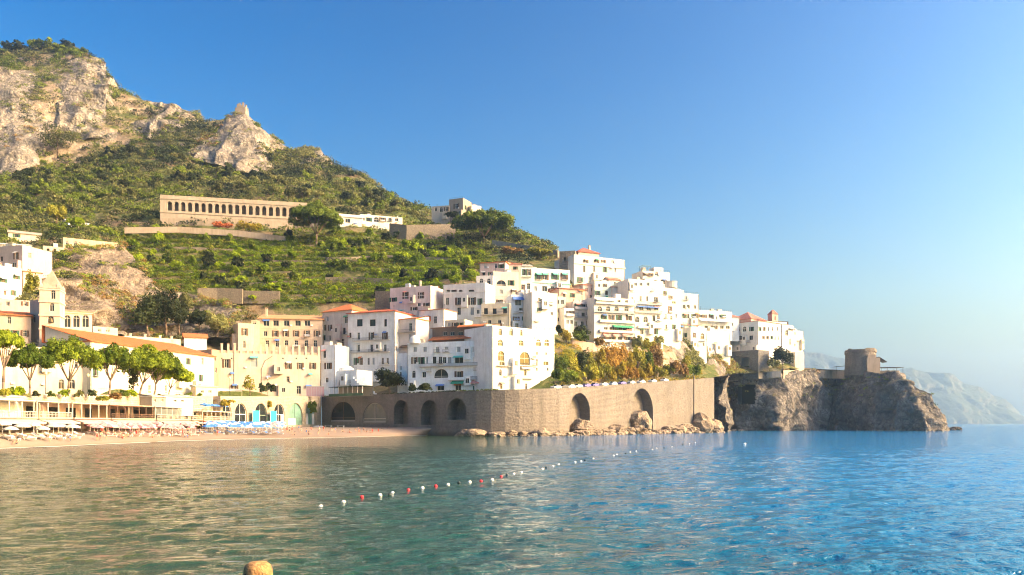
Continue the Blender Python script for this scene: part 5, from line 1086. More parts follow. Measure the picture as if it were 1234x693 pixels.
W = ['green shrub beside the white corner hotel above the sea wall', 'yellow green shrub second from the hotel in the autumn row', 'dark green tree in the autumn row over the right sea wall', 'yellow green tree between the dark one and the golden one', 'golden yellow tree left of the orange pair', 'tall orange autumn tree, left of the orange pair above the sea wall', 'orange autumn tree, right of the orange pair above the sea wall', 'golden shrub right of the orange pair', 'yellow green tree below the pink awnings', 'mid green shrub left of the rust brown one', 'rust brown bush beside the tall crag', 'yellow green shrub on the right flank of the tall crag', 'small yellow green shrub up the bank by the corner hotel']
for i, ((px, pb, D, pt, w_, m_), lb) in enumerate(zip(SP, W)): single('autumn_shrub', lb, 'shrub', px, pb, D, pt, w_, m_, 50+i, 13, 110)
for i, (px, pb, D, pt, w_, m_, lb) in enumerate([(674, 404, 300, 391, 7, L_DARK, 'small dark round tree right of the corner hotel roof'), (683, 414, 305, 396, 20, L_YEL, 'bright yellow tree right of the corner hotel roof'), (699, 414, 310, 397, 22, L_GREEN, 'green garden tree next to the bright yellow one'), (704, 407, 318, 392, 20, L_DARK, 'dark garden trees under the cluttered balconies'), (768, 426, 326, 402, 16, L_OLIVE, 'olive shrub right of the pink awnings'), (782, 425, 338, 407, 18, L_YG, 'yellow green shrubs under the cream white block'), (793, 424, 344, 404, 14, L_OLIVE, 'dark olive shrub left of the crag top'), (722, 418, 314, 408, 14, L_RUST, 'brown shrub below the stacked balconies')]): single('garden_tree', lb, 'tree', px, pb, D, pt, w_, m_, 80+i, 9, 110)
for i, (px, pb, D, pt, w_, m_, lb) in enumerate([(178, 405, 292, 352, 34, L_DARK, 'tall dark evergreen on the left of the gully'), (200, 404, 296, 347, 34, L_DARK, 'tallest dark evergreen in the middle of the gully'), (216, 402, 300, 358, 26, L_DARK, 'dark evergreen on the right of the gully'), (226, 376, 318, 352, 18, L_OLIVE, 'lighter olive tree above the right gully evergreen'), (262, 404, 302, 376, 30, L_OLIVE, 'grey green scrub tree left of the peach palazzo'), (240, 396, 306, 372, 24, L_DARK, 'dark scrub tree between gully and palazzo')]): single('evergreen_tree', lb, 'tree', px, pb, D, pt, w_, m_, 100+i, 16, 190, True, .9)
for i, (px, pb, D, pt, w_, m_, lb) in enumerate([(70, 190, 640, 150, 44, L_OLIVE, 'broad sunlit tree on the ledge under the tall cliff'), (14, 102, 705, 70, 34, L_GREEN, 'green tree clump on the cliff at the upper left edge'), (310, 165, 676, 146, 16, L_GREEN, 'bright tree on the right shoulder of the tower crag'), (265, 250, 500, 236, 20, L_DARK, 'dark tree just above the colonnade roof'), (68, 268, 425, 244, 20, L_YG, 'yellow green tree above the white villa on the left'), (92, 276, 410, 262, 20, L_BRIGHT, 'lime green tree beside the white gabled villa'), (650, 310, 400, 298, 30, L_YG, 'yellow green hilltop shrubs behind the turquoise awnings house'), (618, 310, 415, 297, 26, L_RUST, 'brown scrub left of the yellow green hilltop shrubs'), (545, 262, 498, 256, 16, L_DARK, 'dark hedge in front of the stone villa')]): single('hill_tree', lb, 'tree', px, pb, D, pt, w_, m_, 120+i, 14, 130, True, 1.3)

for i in range(26):
    px = 674+i*6.6+NR.uniform(-2, 2); D = 262+(px-674)*.5+NR.uniform(0, 6); mt = [L_GREEN, L_YG, L_YG, L_YEL, L_ORG, L_YEL, L_YG, L_RUST, L_GREEN][min(8, i//3)]
    b_ = P3(px, 464-(px-674)*.05, D); cm = VARL.setdefault(mt.name, bush_mesh('crown', mt, 1.0, 1.7, 7, 60, .34, 300+len(VARL))) if True else None
    s_ = NR.uniform(2.0, 3.6); plant('autumn_shrub', 'low autumn coloured shrub in the bank between the coast road and the taller shrubs', 'shrub', cm, None, b_, (s_, s_, s_*NR.uniform(1.0, 1.5)), i, 'autumn shrubs along the coast road')
# ------------------------------------------------------------------ trees and scrub on the mountain
g = np.random.RandomState(5)
VAR = [bush_mesh('crown', mt, 1.0, 1.7, 7, 42, .36, 200+i) for i, mt in enumerate((L_OLIVE, L_OLIVE, L_OLIVE, L_GREEN, L_GREEN, L_DARK, L_BRIGHT, L_BRIGHT))]
TR = trunk_mesh(.8, .07, 9, 3, .3, .6)
UPPER = [(-10,215),(60,205),(130,185),(225,180),(330,200),(420,222),(500,255),(450,258),(400,252),(330,238),(190,232),(60,262),(-10,262)]
TOPZ = [(-10,40),(60,40),(120,66),(60,80),(-10,80)]
def footclear(x, y, pad=1.5):
    ok = np.ones(len(x), bool)
    for (p, d, w, t, zb) in FOOT:
        u = (x-p.x)*d.x+(y-p.y)*d.y; v = -(x-p.x)*d.y+(y-p.y)*d.x; ok &= ~((u > -pad) & (u < w+pad) & (v > -pad*2.2) & (v < t+pad))
    return ok
def scatter(n, zone, seed, smax=1.4, dmin=330, dmax=760):
    r = np.random.RandomState(seed); x0, x1 = -620, 200; out = []
    x = r.uniform(x0, x1, n*30); y = r.uniform(dmin, dmax, n*30); z = ground(x, y); px = CX+x/y*F; py = pyof(z, y)
    i = np.clip(((x-gx[0])/STEP).astype(int), 0, len(gx)-1); j = np.clip(((y-gy[0])/STEP).astype(int), 0, len(gy)-1)
    k = inside(zone, px, py) & (SL[j, i] < smax) & MASK[j, i]; k &= footclear(x, y)
    q2 = np.nonzero(k)[0][:n]; return x[q2], y[q2], z[q2], px[q2], py[q2]
ALLZ = [(-330,60),(-15,40),(120,60),(160,118),(240,150),(300,150),(345,178),(420,203),(505,250),(530,262),(600,268),(668,298),(668,318),(560,330),(470,350),(385,372),(255,372),(140,300),(60,300),(-15,300),(-330,430)]
def bushcloud(name, label, cat, pts, rads, mats, per, size, seed, hgt=.75):
    r = np.random.RandomState(seed); x, y, z = pts; n = len(x); R = rads; C = np.repeat(np.stack([x, y, z+R*.35], 1), per, 0); Rr = np.repeat(R, per)
    d = r.normal(0, 1, (n*per, 3)); d /= np.linalg.norm(d, axis=1)[:, None]; d[:, 2] = np.abs(d[:, 2])*1.0-.15
    lump = 1+.3*np.sin(d[:, 0]*5+np.repeat(r.uniform(0, 6, n), per))*np.sin(d[:, 1]*5+d[:, 2]*4); rr = r.uniform(.62, 1, n*per)*lump
    cen = C+d*(rr*Rr)[:, None]*np.array([1, 1, hgt]); V, Q = leaf_quads(cen, d, np.repeat(np.clip(R*.55, .5, 2.2), per)*size, r, .36)
    sel = fbm(np.stack([x/45, y/45, x*0+seed], 1), 3, seed)*2.2+r.normal(0, .35, n); mi = np.repeat(np.clip(((sel+1)*.5*len(mats)).astype(int), 0, len(mats)-1), per); o = inst(name, mesh_np(name, V, Q, list(mats), midx=mi)); return tag(o, label, cat, None, 'stuff')
x, y, z, px, py = scatter(11000, ALLZ, 71, 1.3)
k = ~inside(TERR, px, py); x, y, z, px, py = x[k], y[k], z[k], px[k], py[k]
R = g.uniform(1.7, 5.2, len(x))*np.clip(y/560, .6, 1.2)
bushcloud('hillside_scrub', 'dense olive green scrub and low woodland covering the mountainside', 'scrub', (x, y, z), R, (L_DARK, L_OLIVE, L_OLIVE, L_GREEN, L_OLIVE, L_DARK, L_GREEN), 46, .62, 72)
x, y, z, px, py = scatter(900, ALLZ, 73, 3.5, 560, 760)
bushcloud('cliff_scrub', 'sparse dark bushes rooted in the cliffs and on the summit rim', 'scrub', (x, y, z), g.uniform(.9, 2.6, len(x)), (L_OLIVE, L_DARK, L_GREEN), 36, .7, 74)
sk = [(-20,50,756),(10,49,756),(40,47,754),(62,46,750),(80,49,745),(96,58,738),(0,53,750),(25,50,752),(52,49,750),(74,52,742)]
x = np.array([P(a, d).x for a, b, d in sk]); y = np.array([d for a, b, d in sk], float); z = np.array([ZZ(b+8, d) for a, b, d in sk])
for i in range(len(sk)):
    o = plant('summit_tree', 'dark green tree in the wood along the left summit rim', 'tree', VAR[[3, 5, 4][i % 3]], TR, (x[i], y[i], z[i]-5.5), (8.5, 8.5, 5.6+(i % 3)), i*1.3, 'trees along the summit rim')
# individual trees on the slopes: the ones that show largest
GT = [('olive_tree', 'rounded grey green olive tree in the grove above the white colonnade', 'olive tree', 'olive trees above the colonnade', UPPER, 150, (0, 1, 2, 0, 3), (2.9, 4.4), 81, 420, 650),
      ('lemon_tree', 'bright green fruit tree among the terraced gardens', 'fruit tree', 'fruit trees on the terraces', TERR, 110, (6, 7, 4, 6), (2.2, 3.7), 82, 325, 480),
      ('carob_tree', 'dark green broad tree among the bright terraced gardens', 'tree', 'dark trees on the terraces', TERR, 45, (5, 5, 3), (2.2, 4.2), 101, 325, 480),
      ('holm_oak', 'big dark green oak among the olive scrub of the upper slope', 'tree', 'dark oaks on the upper slope', UPPER, 60, (5, 5, 3), (3.4, 5.6), 102, 420, 660)]
for (nm, lb, ct, gp, zn, n, vs_, (s0, s1), sd, d0, d1) in GT:
    x, y, z, px, py = scatter(n, zn, sd, 1.6, d0, d1)
    proto = None
    for i in range(len(x)):
        s_ = g.uniform(s0, s1); o = plant(nm, lb, ct, VAR[vs_[i % len(vs_)]], TR, (x[i], y[i], z[i]-.2), (s_, s_, s_*g.uniform(.9, 1.15)), g.uniform(0, 6), gp)
# dense bright vine and lemon rows on the terraces
x, y, z, px, py = scatter(9000, TERR, 83, 1.3, 322, 480)
tone = fbm(np.stack([x/26, y/20, z*0], 1), 3, 5); k = tone > -.42; x, y, z, tone = x[k], y[k], z[k], tone[k]
R = g.uniform(1.0, 2.3, len(x))
o = bushcloud('terrace_vines', 'bright green vines and lemon bushes filling the terraces', 'vines', (x, y, z), R, (L_BRIGHT, L_BRIGHT, L_GREEN, L_YG, L_BRIGHT, L_GREEN), 34, .62, 84, .8)
# gardens between the houses and under the crest
GARD = [(-10,262),(60,270),(150,282),(150,300),(70,285),(-10,285)]
x, y, z, px, py = scatter(260, GARD, 85, 2.0, 340, 480); bushcloud('garden_hedges', 'mixed green hedges around the villas on the left slope', 'hedges', (x, y, z), g.uniform(1, 2.4, len(x)), (L_GREEN, L_DARK, L_YG, L_OLIVE), 40, .6, 86)
CREST = [(530,258),(600,258),(670,292),(668,306),(600,298),(540,296)]
x, y, z, px, py = scatter(420, CREST, 87, 2.5, 390, 520); bushcloud('crest_scrub', 'dark green bushes along the crest right of the big umbrella pine', 'scrub', (x, y, z), g.uniform(1.2, 2.8, len(x)), (L_OLIVE, L_DARK, L_GREEN, L_GREEN), 44, .6, 88)
ROCKF = [(40,310),(150,300),(150,410),(100,400),(40,390)]
x, y, z, px, py = scatter(140, ROCKF, 89, 6.0, 250, 370); bushcloud('rock_face_scrub', 'dry brown bushes on the bare rock face behind the bell tower', 'scrub', (x, y, z+1), g.uniform(.8, 1.8, len(x)), (L_RUST, L_OLIVE, L_RUST, L_YG), 40, .55, 90)
GUL = [(125,296),(160,330),(215,350),(262,370),(312,378),(300,412),(128,414)]
x, y, z, px, py = scatter(520, GUL, 95, 6.0, 255, 372); bushcloud('gully_scrub', 'dark tangled bushes and ivy choking the rock gully', 'scrub', (x, y, z+.4), g.uniform(.9, 2.4, len(x)), (L_DARK, L_OLIVE, L_RUST, L_GREEN, L_OLIVE), 44, .55, 96)
BANK = [(662,418),(700,412),(770,416),(838,430),(850,462),(662,468)]
x, y, z, px, py = scatter(460, BANK, 97, 6.0, 255, 372); bushcloud('bank_scrub', 'mixed autumn undergrowth on the bank above the coast road', 'scrub', (x, y, z+.3), g.uniform(.7, 1.9, len(x)), (L_YG, L_GREEN, L_RUST, L_OLIVE, L_YEL), 44, .5, 98)
HT_ = [(873, 430), (960, 450), (985, 452), (1000, 455), (1050, 442), (1080, 440)]
bx, by, bz = [], [], []
r = np.random.RandomState(3)
for (px0, D0), (px1, D1) in zip(HT_, HT_[1:]):
    for i in range(16):
        t_ = r.uniform(); pxx = px0+(px1-px0)*t_; D = D0+(D1-D0)*t_-r.uniform(0, 5)+2; bx.append(P(pxx, D).x); by.append(D); bz.append(ZZ(448+r.uniform(-1, 2), D))
bushcloud('headland_scrub', 'low dry tufts along the top edge of the headland', 'scrub', (np.array(bx), np.array(by), np.array(bz)), r.uniform(.5, 1.2, len(bx)), (L_RUST, L_OLIVE, L_DARK), 30, .55, 91)
cs = []
for (nm, sd, G_) in CLV:
    nn_ = {'headland': 90, 'gully': 420, 'rock_bank': 120}.get(nm, 650 if sd == 11 else 300); f_ = fbm(G_/14, 3, 31+sd); f_ = f_+.35*(G_[:, 2]-G_[:, 2].min())/(np.ptp(G_[:, 2])+1e-6)
    if nm == 'headland': f_ = f_+.5*(G_[:, 2] > 14)-.6*(G_[:, 2] < 8)
    k = np.argsort(-f_)[:len(G_)//3]; cs.append(G_[g.choice(k, min(nn_, len(k)), False)])
cs = np.concatenate(cs); bushcloud('rooted_scrub', 'small bushes and tufts rooted in the ledges of the rock faces', 'scrub', (cs[:, 0], cs[:, 1], cs[:, 2]), g.uniform(.6, 1.7, len(cs))*np.clip(cs[:, 1]/330, 1, 1.9)*np.where(cs[:, 1] < 380, 1.25, 1), (L_OLIVE, L_DARK, L_GREEN, L_RUST, L_OLIVE), 40, .6, 99)
wi = []
for i in range(150):
    px_ = g.uniform(388, 600); sv, D = sw.hit(px_); c_, n_ = sw.at(sv); wi.append((c_.x+n_.x*.2, c_.y+n_.y*.2, c_.z-.15))
wi = np.array(wi); bushcloud('wall_plants', 'dark creepers and pot plants along the top of the shaded sea wall', 'plants', (wi[:, 0], wi[:, 1], wi[:, 2]), g.uniform(.25, .7, len(wi)), (L_DARK, L_OLIVE, L_GREEN), 30, .55, 100)
for i in range(14):
    px_ = [8, 22, 30, 44, 62, 78, 94, 110, 150, 160, 192, 214, 226, 240][i]; X_ = -90.6; D = X_/((px_-CX)/F); s_ = g.uniform(.8, 1.5)
    plant('planter_shrub', 'small shrub in the planters along the street wall above the lidos', 'shrub', VAR[[3, 7, 1, 5][i % 4]], None, (X_, D, zs(D)-1.0), s_, i, 'planter shrubs on the street wall')
# named walls and flower beds on the slope
def strip_wall(name, label, pts, h, th, mat):
    """pts: (px, py_top, D)"""
    m = MB(); q2 = [P3(*p) for p in pts]; o0 = q2[0].copy(); 
    for a, b in zip(q2, q2[1:]):
        d = (b-a); n_ = Vector((-d.y, d.x, 0)).normalized()*th; a, b = a-o0, b-o0; dn = Vector((0, 0, h))
        m.quad(a-dn, b-dn, b, a); m.quad(a, b, b+n_, a+n_); m.quad(a+n_, b+n_, b+n_-dn, a+n_-dn)
    m.quad(q2[0]-o0-dn, q2[0]-o0, q2[0]-o0+n_, q2[0]-o0+n_-dn); e = q2[-1]-o0; m.quad(e-dn, e-dn+n_, e+n_, e)
    return tag(m.build(name, mat, None, o0), label, 'wall')
SW1 = stucco((.36, .3, .24), .8); SW2 = masonry('terrace_stone', (.33, .28, .22), (.26, .22, .17), (.2, .17, .13))
strip_wall('retaining_wall', 'long pale retaining wall under the white colonnade', [(195, 263, 442), (300, 264, 452), (368, 269, 462), (400, 268, 462)], 9, 1.5, SW1)
strip_wall('retaining_wall', 'cream path wall below the colonnade shrubs', [(150, 274, 418), (215, 273, 426), (290, 278, 432), (345, 285, 436)], 3.2, 1, SW1)
strip_wall('retaining_wall', 'tall grey retaining wall under the stone villa on the crest', [(470, 269, 462), (490, 271, 458), (549, 270, 470)], 9, 1.5, SW2)
strip_wall('retaining_wall', 'slanting cream ramp wall descending right of the big umbrella pine', [(593, 289, 440), (630, 295, 428), (672, 302, 400)], 4, 1, SW1)
strip_wall('retaining_wall', 'grey pink garden wall above the gully left of the palazzo', [(238, 347, 338), (262, 347, 340), (292, 348, 340)], 6.5, 1, SW2)
strip_wall('retaining_wall', 'shaded grey garden wall right of the grey pink one', [(293, 350, 342), (337, 351, 343)], 5.5, 1, SW2)
strip_wall('retaining_wall', 'low stone wall between terraces above the tall grey white house', [(392, 334, 372), (430, 334, 372), (472, 336, 368)], 2.6, .8, SW2)
strip_wall('retaining_wall', 'dark shaded garden wall behind the pinkish flat terrace house', [(452, 351, 338), (472, 351, 336)], 10, 1, SW2)
single('shrub', 'red flowering bougainvillea under the left part of the colonnade', 'shrub', 268, 276, 438, 266, 22, L_BOUG, 140, 8, 70, False, 1.0)
single('shrub', 'yellow flowering bushes under the middle of the colonnade', 'shrub', 300, 279, 440, 268, 36, L_YEL, 141, 10, 70, False, 1.0)
strip_wall('retaining_wall', 'pinkish terrace wall below the stacked balconies', [(690, 410, 308), (715, 413, 312), (724, 414, 316)], 4.5, 1, stucco((.55, .4, .33), .8))
def terrain_hit(px, py):
    for D in np.arange(330, 520, .5):
        x = (px-CX)/F*D
        if pyof(float(ground(x, D)), D) <= py: return D
    return None
for (a, b, py_, lb) in [(172, 300, 303, 'long grey terrace wall crossing the upper left of the bright gardens'), (250, 400, 319, 'grey terrace wall across the middle of the bright gardens'), (380, 540, 313, 'pale terrace wall across the right part of the bright gardens'), (300, 395, 344, 'grey terrace wall just above the peach palazzo roof'), (450, 572, 329, 'grey terrace wall above the flat pinkish terrace house')]:
    pts_ = []
    for px_ in np.linspace(a, b, 12):
        D = terrain_hit(px_, py_+1.5*math.sin(px_*.05))
        if D: pts_.append((px_, py_+1.5*math.sin(px_*.05)-4.2, D-.6))
    if len(pts_) > 3: strip_wall('retaining_wall', lb, pts_, 3.2, .6, SW2)
# ruined watchtower on the crag
b = P3(291, 143, 684); r_ = empty('ruined_watchtower', b, 0, 'ruined square stone watchtower on the jagged crag', 'ruin'); RW = masonry('ruin_stone', (.5, .41, .31), (.4, .33, .25), (.3, .25, .2), .6)
m = MB(); w = 10.5
hs_ = [4, 7.5, 10.5, 11.5, 9.5, 12, 8]
for i in range(7): m.box(-w/2+i*w/7, -w/2, -3, -w/2+(i+1)*w/7, -w/2+1.2, hs_[i])
for i in range(6): m.box(w/2-1.2, -w/2+1.2+i*1.3, -3, w/2, -w/2+1.2+(i+1)*1.3, [9, 11, 8, 6, 9.5, 7][i])
m.box(-w/2, -w/2+1.2, -3, -w/2+1.2, w/2, 3.5); m.build('wall', RW, r_)
b = P3(374, 184, 672); r_ = empty('ruined_wall', b, 0, 'crumbled ruin wall crowning the small pale crag', 'ruin'); m = MB()
for i in range(9): m.box(-7+i*1.6, -1, -3, -5.4+i*1.6, 1, [2.5, 4, 4.8, 4.2, 5, 4.4, 3.2, 3.8, 2][i])
m.build('masonry', RW, r_)
# ------------------------------------------------------------------ round watchtower on the headland
TWM = masonry('tower_stone', (.26, .22, .185), (.2, .17, .145), (.15, .13, .11), 1.0, .8, .36)
def lathe_uv(prof, n=40):
    V, Fc, UV = [], [], []
    for j, (r, z) in enumerate(prof):
        for i in range(n+1): t_ = 2*math.pi*i/n; V.append((r*math.cos(t_), r*math.sin(t_), z)); UV.append((7*t_, z))
    for j in range(len(prof)-1):
        for i in range(n): a = j*(n+1)+i; Fc.append((a, a+1, a+n+2, a+n+1))
    return V, Fc, UV
b = P3(1037, 446.5, 440); R0 = 8.0
tw_ = empty('watchtower', b, 0, 'squat round stone watchtower on the headland with a flat terrace beside it', 'tower'); Ht = 11.2
V_, F_, U_ = lathe_uv([(R0+.5, -3), (R0+.1, 2), (R0-.1, 9.4), (R0+.25, 9.6), (R0+.25, Ht), (R0-.7, Ht), (R0-.7, Ht-1.2), (.01, Ht-1.2)]); V_ = [(x, y, z+(0 if z < 9 or math.hypot(x, y) < 5 else 1.1*round(vnoise(np.array([[math.atan2(y, x)*2.2, 5, 1]]))[0]*2)/2)) for x, y, z in V_]; inst('wall', mesh_uv('wall', V_, F_, U_, TWM), tw_)
m = MB(); m.box(-.5, -R0-1.5, -2, 6.5, -1, 6.4); m.box(0, -R0-1, 6.4, 4.0, -2, 8.0); m.build('annex', stucco((.3, .25, .21), .9), tw_)
m = MB(); m.poly([(6.6, -R0, 7.0), (11, -R0, 4.2), (11, -2, 4.2), (6.6, -2, 7.0)]); m.poly([(6.6, -R0, 6.8), (6.6, -2, 6.8), (11, -2, 4.0), (11, -R0, 4.0)]); m.build('sloping_roof', M_IRON, tw_)
b2 = P3(1070, 447, 436); r_ = empty('terrace_canopy', b2, 0, 'thin flat canopy of the terrace to the right of the round watchtower', 'canopy'); m = MB(); m.box(-8, -4, 1.7, 7, 4, 1.85); m.build('canopy', plain('grey_canopy', (.2, .2, .2)), r_)
for x in (-7.5, -2, 6.5):
    for y in (-3.5, 3.5): m = MB(); m.cyl((x, y, -3), (x, y, 1.7), .08, n=6); m.build('post', M_IRON, r_)
r_ = empty('parasol_canopy', P3(1016, 446.5, 436), 0, 'dark ragged pergola awning at the left foot of the watchtower', 'canopy'); m = MB(); m.poly([(-5, -2, 2.0), (3, -2, 2.8), (3, 3, 2.8), (-5, 3, 2.0)]); m.poly([(-5, -2, 1.85), (-5, 3, 1.85), (3, 3, 2.65), (3, -2, 2.65)]); m.build('canopy', M_IRON, r_)
for x in (-4.5, 2.5): m = MB(); m.cyl((x, -1.8, -2), (x, -1.8, 2.2), .09, n=6); m.build('post', M_IRON, r_)
# round terrace wall on top of the headland
V_, F_, U_ = [], [], []
tp = [(1030, 449, 437.5), (1050, 447.8, 433), (1072, 447.5, 432.5), (1083, 447.5, 436), (1084, 447.5, 444)]
s_ = 0
for i, p in enumerate(tp):
    q2 = P3(*p); s_ += 0 if i == 0 else (q2-pp).length; pp = q2
    V_ += [(q2.x, q2.y, q2.z-11), (q2.x, q2.y, q2.z+.4), (q2.x, q2.y+.8, q2.z+.4), (q2.x, q2.y+.8, q2.z-11)]; U_ += [(s_, 0), (s_, 11), (s_, 12), (s_, 1)]
for i in range(len(tp)-1):
    for k_ in range(3): F_.append((4*i+k_, 4*i+4+k_, 4*i+5+k_, 4*i+1+k_))
tag(inst('terrace_wall', mesh_uv('terrace_wall', V_, F_, U_, TWM)), 'curved stone terrace wall under the flat canopy on the headland', 'wall')
strip_wall('parapet_wall', 'sunlit brown boundary wall on top of the headland between convent and watchtower', [(944, 446, 411), (956, 446, 422), (972, 446, 438), (986, 446.3, 447), (1003, 446.5, 452), (1018, 446.8, 446)], 4.5, 1, stucco((.46, .36, .27), .8))
strip_wall('parapet_wall', 'shaded grey parapet along the headland edge below the convent', [(866, 454, 396), (870, 453, 428), (888, 451, 422), (912, 449, 415), (930, 447.5, 410), (941, 446.5, 409)], 3.5, 1, stucco((.36, .33, .3), .8))
# stair ramps below the convent
def ramp(label, a, b, w=1.6):
    A, Bq = P3(*a), P3(*b); d = Bq-A; n_ = Vector((-d.y, d.x, 0)).normalized()*w; m = MB(); z = Vector((0, 0, 1.0)); o0 = A.copy()
    k_ = 14
    for i in range(k_):
        p, q2 = d*(i/k_), d*((i+1)/k_); zz_ = max(p.z, q2.z); m.box(*[min(p.x, q2.x), min(p.y, q2.y), min(p.z, q2.z)-2.2], *[max(p.x, q2.x)+.01, max(p.y, q2.y)+w, zz_])
    r_ = empty('stairway', o0, 0, label, 'stairs'); m.build('steps', stucco((.55, .52, .47)), r_)
    m = MB(); m.quad((0, -.15, .1), d+Vector((0, -.15, .1)), d+Vector((0, -.15, 1.1)), (0, -.15, 1.1)); m.quad((0, -.15, 1.1), d+Vector((0, -.15, 1.1)), d+Vector((0, .1, 1.1)), (0, .1, 1.1)); m.build('parapet', stucco((.62, .58, .52)), r_)
ramp('upper stairway climbing rightward below the white awning house', (854, 428, 392), (877, 413, 412)); ramp('long pale stairway running down rightward from the garden wall to the coast road', (854, 429, 391), (890, 445, 417))

# ------------------------------------------------------------------ bathing lidos on the beach
DL = lambda px, X=86.0: X*F/(CX-px)
WOODW = plain('white_timber', (.56, .52, .46), .7); DECK = plain('deck_boards', (.42, .34, .25), .9)
def lido(label, px0, px1, posts_mat, wall_c, awn, awn2, floors=(2.2, 5.1, 7.9), depth=5.6, x=86.0, openings=True, rail=True, glazed=False):
    p0, p1 = P(px0, DL(px0, x)), P(px1, DL(px1, x)); L = (p1-p0).length; d = (p1-p0)/L
    r = empty('bathing_lido', (p0.x, p0.y, 0), math.atan2(d.y, d.x), label, 'beach lido')
    m = MB(); m.box(0, depth, 1, L, depth+.3, floors[2]); m.build('back_wall', stucco(wall_c), r)
    m = MB(); m.box(-.2, -.8, floors[1]-.28, L+.2, depth-.003, floors[1]); m.build('deck', DECK, r)
    m = MB(); m.box(-.2, -.4, floors[2], L+.2, depth+.5, floors[2]+.18); m.build('roof', awn, r)
    m = MB(); m.box(-.1, -.3, 1.2, L+.1, depth-.003, floors[0]); m.build('platform', DECK, r)
    n = max(3, int(L/3.2))
    for i in range(n+1):
        xx = i*(L-.2)/n
        m = MB(); m.box(xx, -.25, floors[0], xx+.16, -.09, floors[1]-.28); m.box(xx, -.25, floors[1], xx+.16, -.09, floors[2]); m.build('post', posts_mat, r)
    if rail:
        m = MB(); m.box(0, -.7, floors[1]+.92, L, -.62, floors[1]+1.0); m.box(0, -.7, floors[1]+.45, L, -.65, floors[1]+.5)
        k_ = int(L/.45)
        for i in range(k_+1): m.box(i*(L-.05)/k_, -.7, floors[1]+.003, i*(L-.05)/k_+.05, -.65, floors[1]+.92)
        m.build('railing', posts_mat, r)
    g_ = random.Random(int(px0*7)); k_ = max(2, int(L/5))
    for i in range(k_):
        xx = (i+.2)*L/k_; w = L/k_*.55
        for f_ in (0, 1):
            if g_.random() < .75:
                m = MB(); m.box(xx, depth-.06, floors[f_]+.05, xx+w, depth-.012, floors[f_]+2.1); m.build('doorway', GLASS, r)
    m = MB(); m.quad((0, -.3, floors[1]-.35), (L, -.3, floors[1]-.35), (L, -2.4, floors[1]-.95), (0, -2.4, floors[1]-.95)); m.quad((0, -2.4, floors[1]-.95), (L, -2.4, floors[1]-.95), (L, -2.4, floors[1]-1.2), (0, -2.4, floors[1]-1.2)); m.build('awning', awn2, r)
    if glazed:
        m = MB()
        for i in range(n): m.box(i*L/n+.3, -.2, floors[1]+1.0, (i+1)*L/n-.12, -.15, floors[2]-.35)
        m.build('glazing', glassmat('dull_glass', (.12, .13, .12), .25), r)
    # a few tables on the upper deck
    return r, L, d
CREAMC = plain('cream_canvas', (.5, .45, .36), .8); PALEP = plain('pale_pink_canvas', (.55, .36, .33), .8); SALM = plain('salmon_canvas', (.6, .36, .26), .8); GREYR = plain('grey_roof_felt', (.4, .37, .33), .9)
lido('white two storey bathing lido at the left end of the beach', -60, 40, WOODW, (.5, .46, .4), WOODW, CREAMC)
lido('white lido with an open lower deck right of the leftmost lido', 43, 82, WOODW, (.42, .38, .32), CREAMC, CREAMC)
lido('pale pink walled lido with a small dark doorway in the middle of the beach', 86, 128, WOODW, (.68, .5, .44), CREAMC, PALEP, rail=False)
lido('dark timber lido restaurant under a reddish tent roof', 131, 183, plain('brown_timber', (.16, .1, .07)), (.22, .16, .12), SALM, PALEP)
lido('glazed lido with white posts and a flat grey roof', 186, 226, WOODW, (.16, .15, .13), GREYR, PALEP, glazed=True)
lido('cream cabin lido between the glazed one and the blue one', 228, 241, WOODW, (.7, .62, .48), CREAMC, CREAMC)
lido('lido with a blue umbrella deck above a long orange red awning', 243, 279, WOODW, (.6, .52, .42), plain('pale_deck', (.6, .54, .46)), plain('orange_red_canvas', (.6, .13, .04), .8), floors=(2.2, 4.9, 7.2), x=84.0)
# roof boxes and street kiosks above the lidos
for (a, b, D, y0, y1, lb, c) in [(183, 200, 196, 478, 486, 'grey roofed kiosk on the street wall above the glazed lido', (.34, .3, .25)), (200, 232, 204, 478, 487, 'long white kiosk on the street wall above the glazed lido', (.74, .7, .62)), (0, 28, 140, 478, 486, 'low white awninged kiosk at the left end of the street', (.74, .72, .68)), (236, 262, 246, 466, 477, 'cream cafe pavilion at the right end of the arsenal', (.7, .58, .44))]:
    h = B('kiosk', lb, a, D, b, D+5, y0, y1, 3.5, c, cat='kiosk', roof='shed', rc=(.62, .58, .5), rh=.5, bury=3, over=.3); h.win('w', (y0+y1)/2+.5, 3, 4, [(a+b)/2-5, (a+b)/2+4]); h.done()
for i, (a, b, D, py, lb) in enumerate([(238, 262, 250, 471, 'large cream cafe awning before the arsenal end'), (262, 292, 258, 470, 'long white cafe awning before the peach block')]):
    p0 = P3(a, py, D); p1 = P3(b, py, D+5); d = p1-p0; r = empty('cafe_awning', p0, math.atan2(d.y, d.x), lb, 'awning'); L = Vector((d.x, d.y)).length; m = MB(); m.quad((0, 0, 0), (L, 0, 0), (L, 3.5, .7), (0, 3.5, .7)); m.quad((0, 0, 0), (0, 0, -.3), (L, 0, -.3), (L, 0, 0)); m.quad((0, 0, -.04), (0, 3.5, .66), (L, 3.5, .66), (L, 0, -.04)); m.build('canvas', M_AWW, r)
    for x in (.1, L/2, L-.1): m = MB(); m.cyl((x, .1, 0), (x, .1, -3.4), .06, n=6); m.build('pole', M_WHITE, r)
h = empty('pergola_bar', P3(396, 476, 288), math.atan2(-66, 73), 'green roofed terrace bar with thin posts left of the dark bushy tree', 'bar'); m = MB(); m.box(0, 0, 2.7, 20, 5, 2.85); m.build('roof', plain('dark_green_felt', (.05, .1, .06)), h)
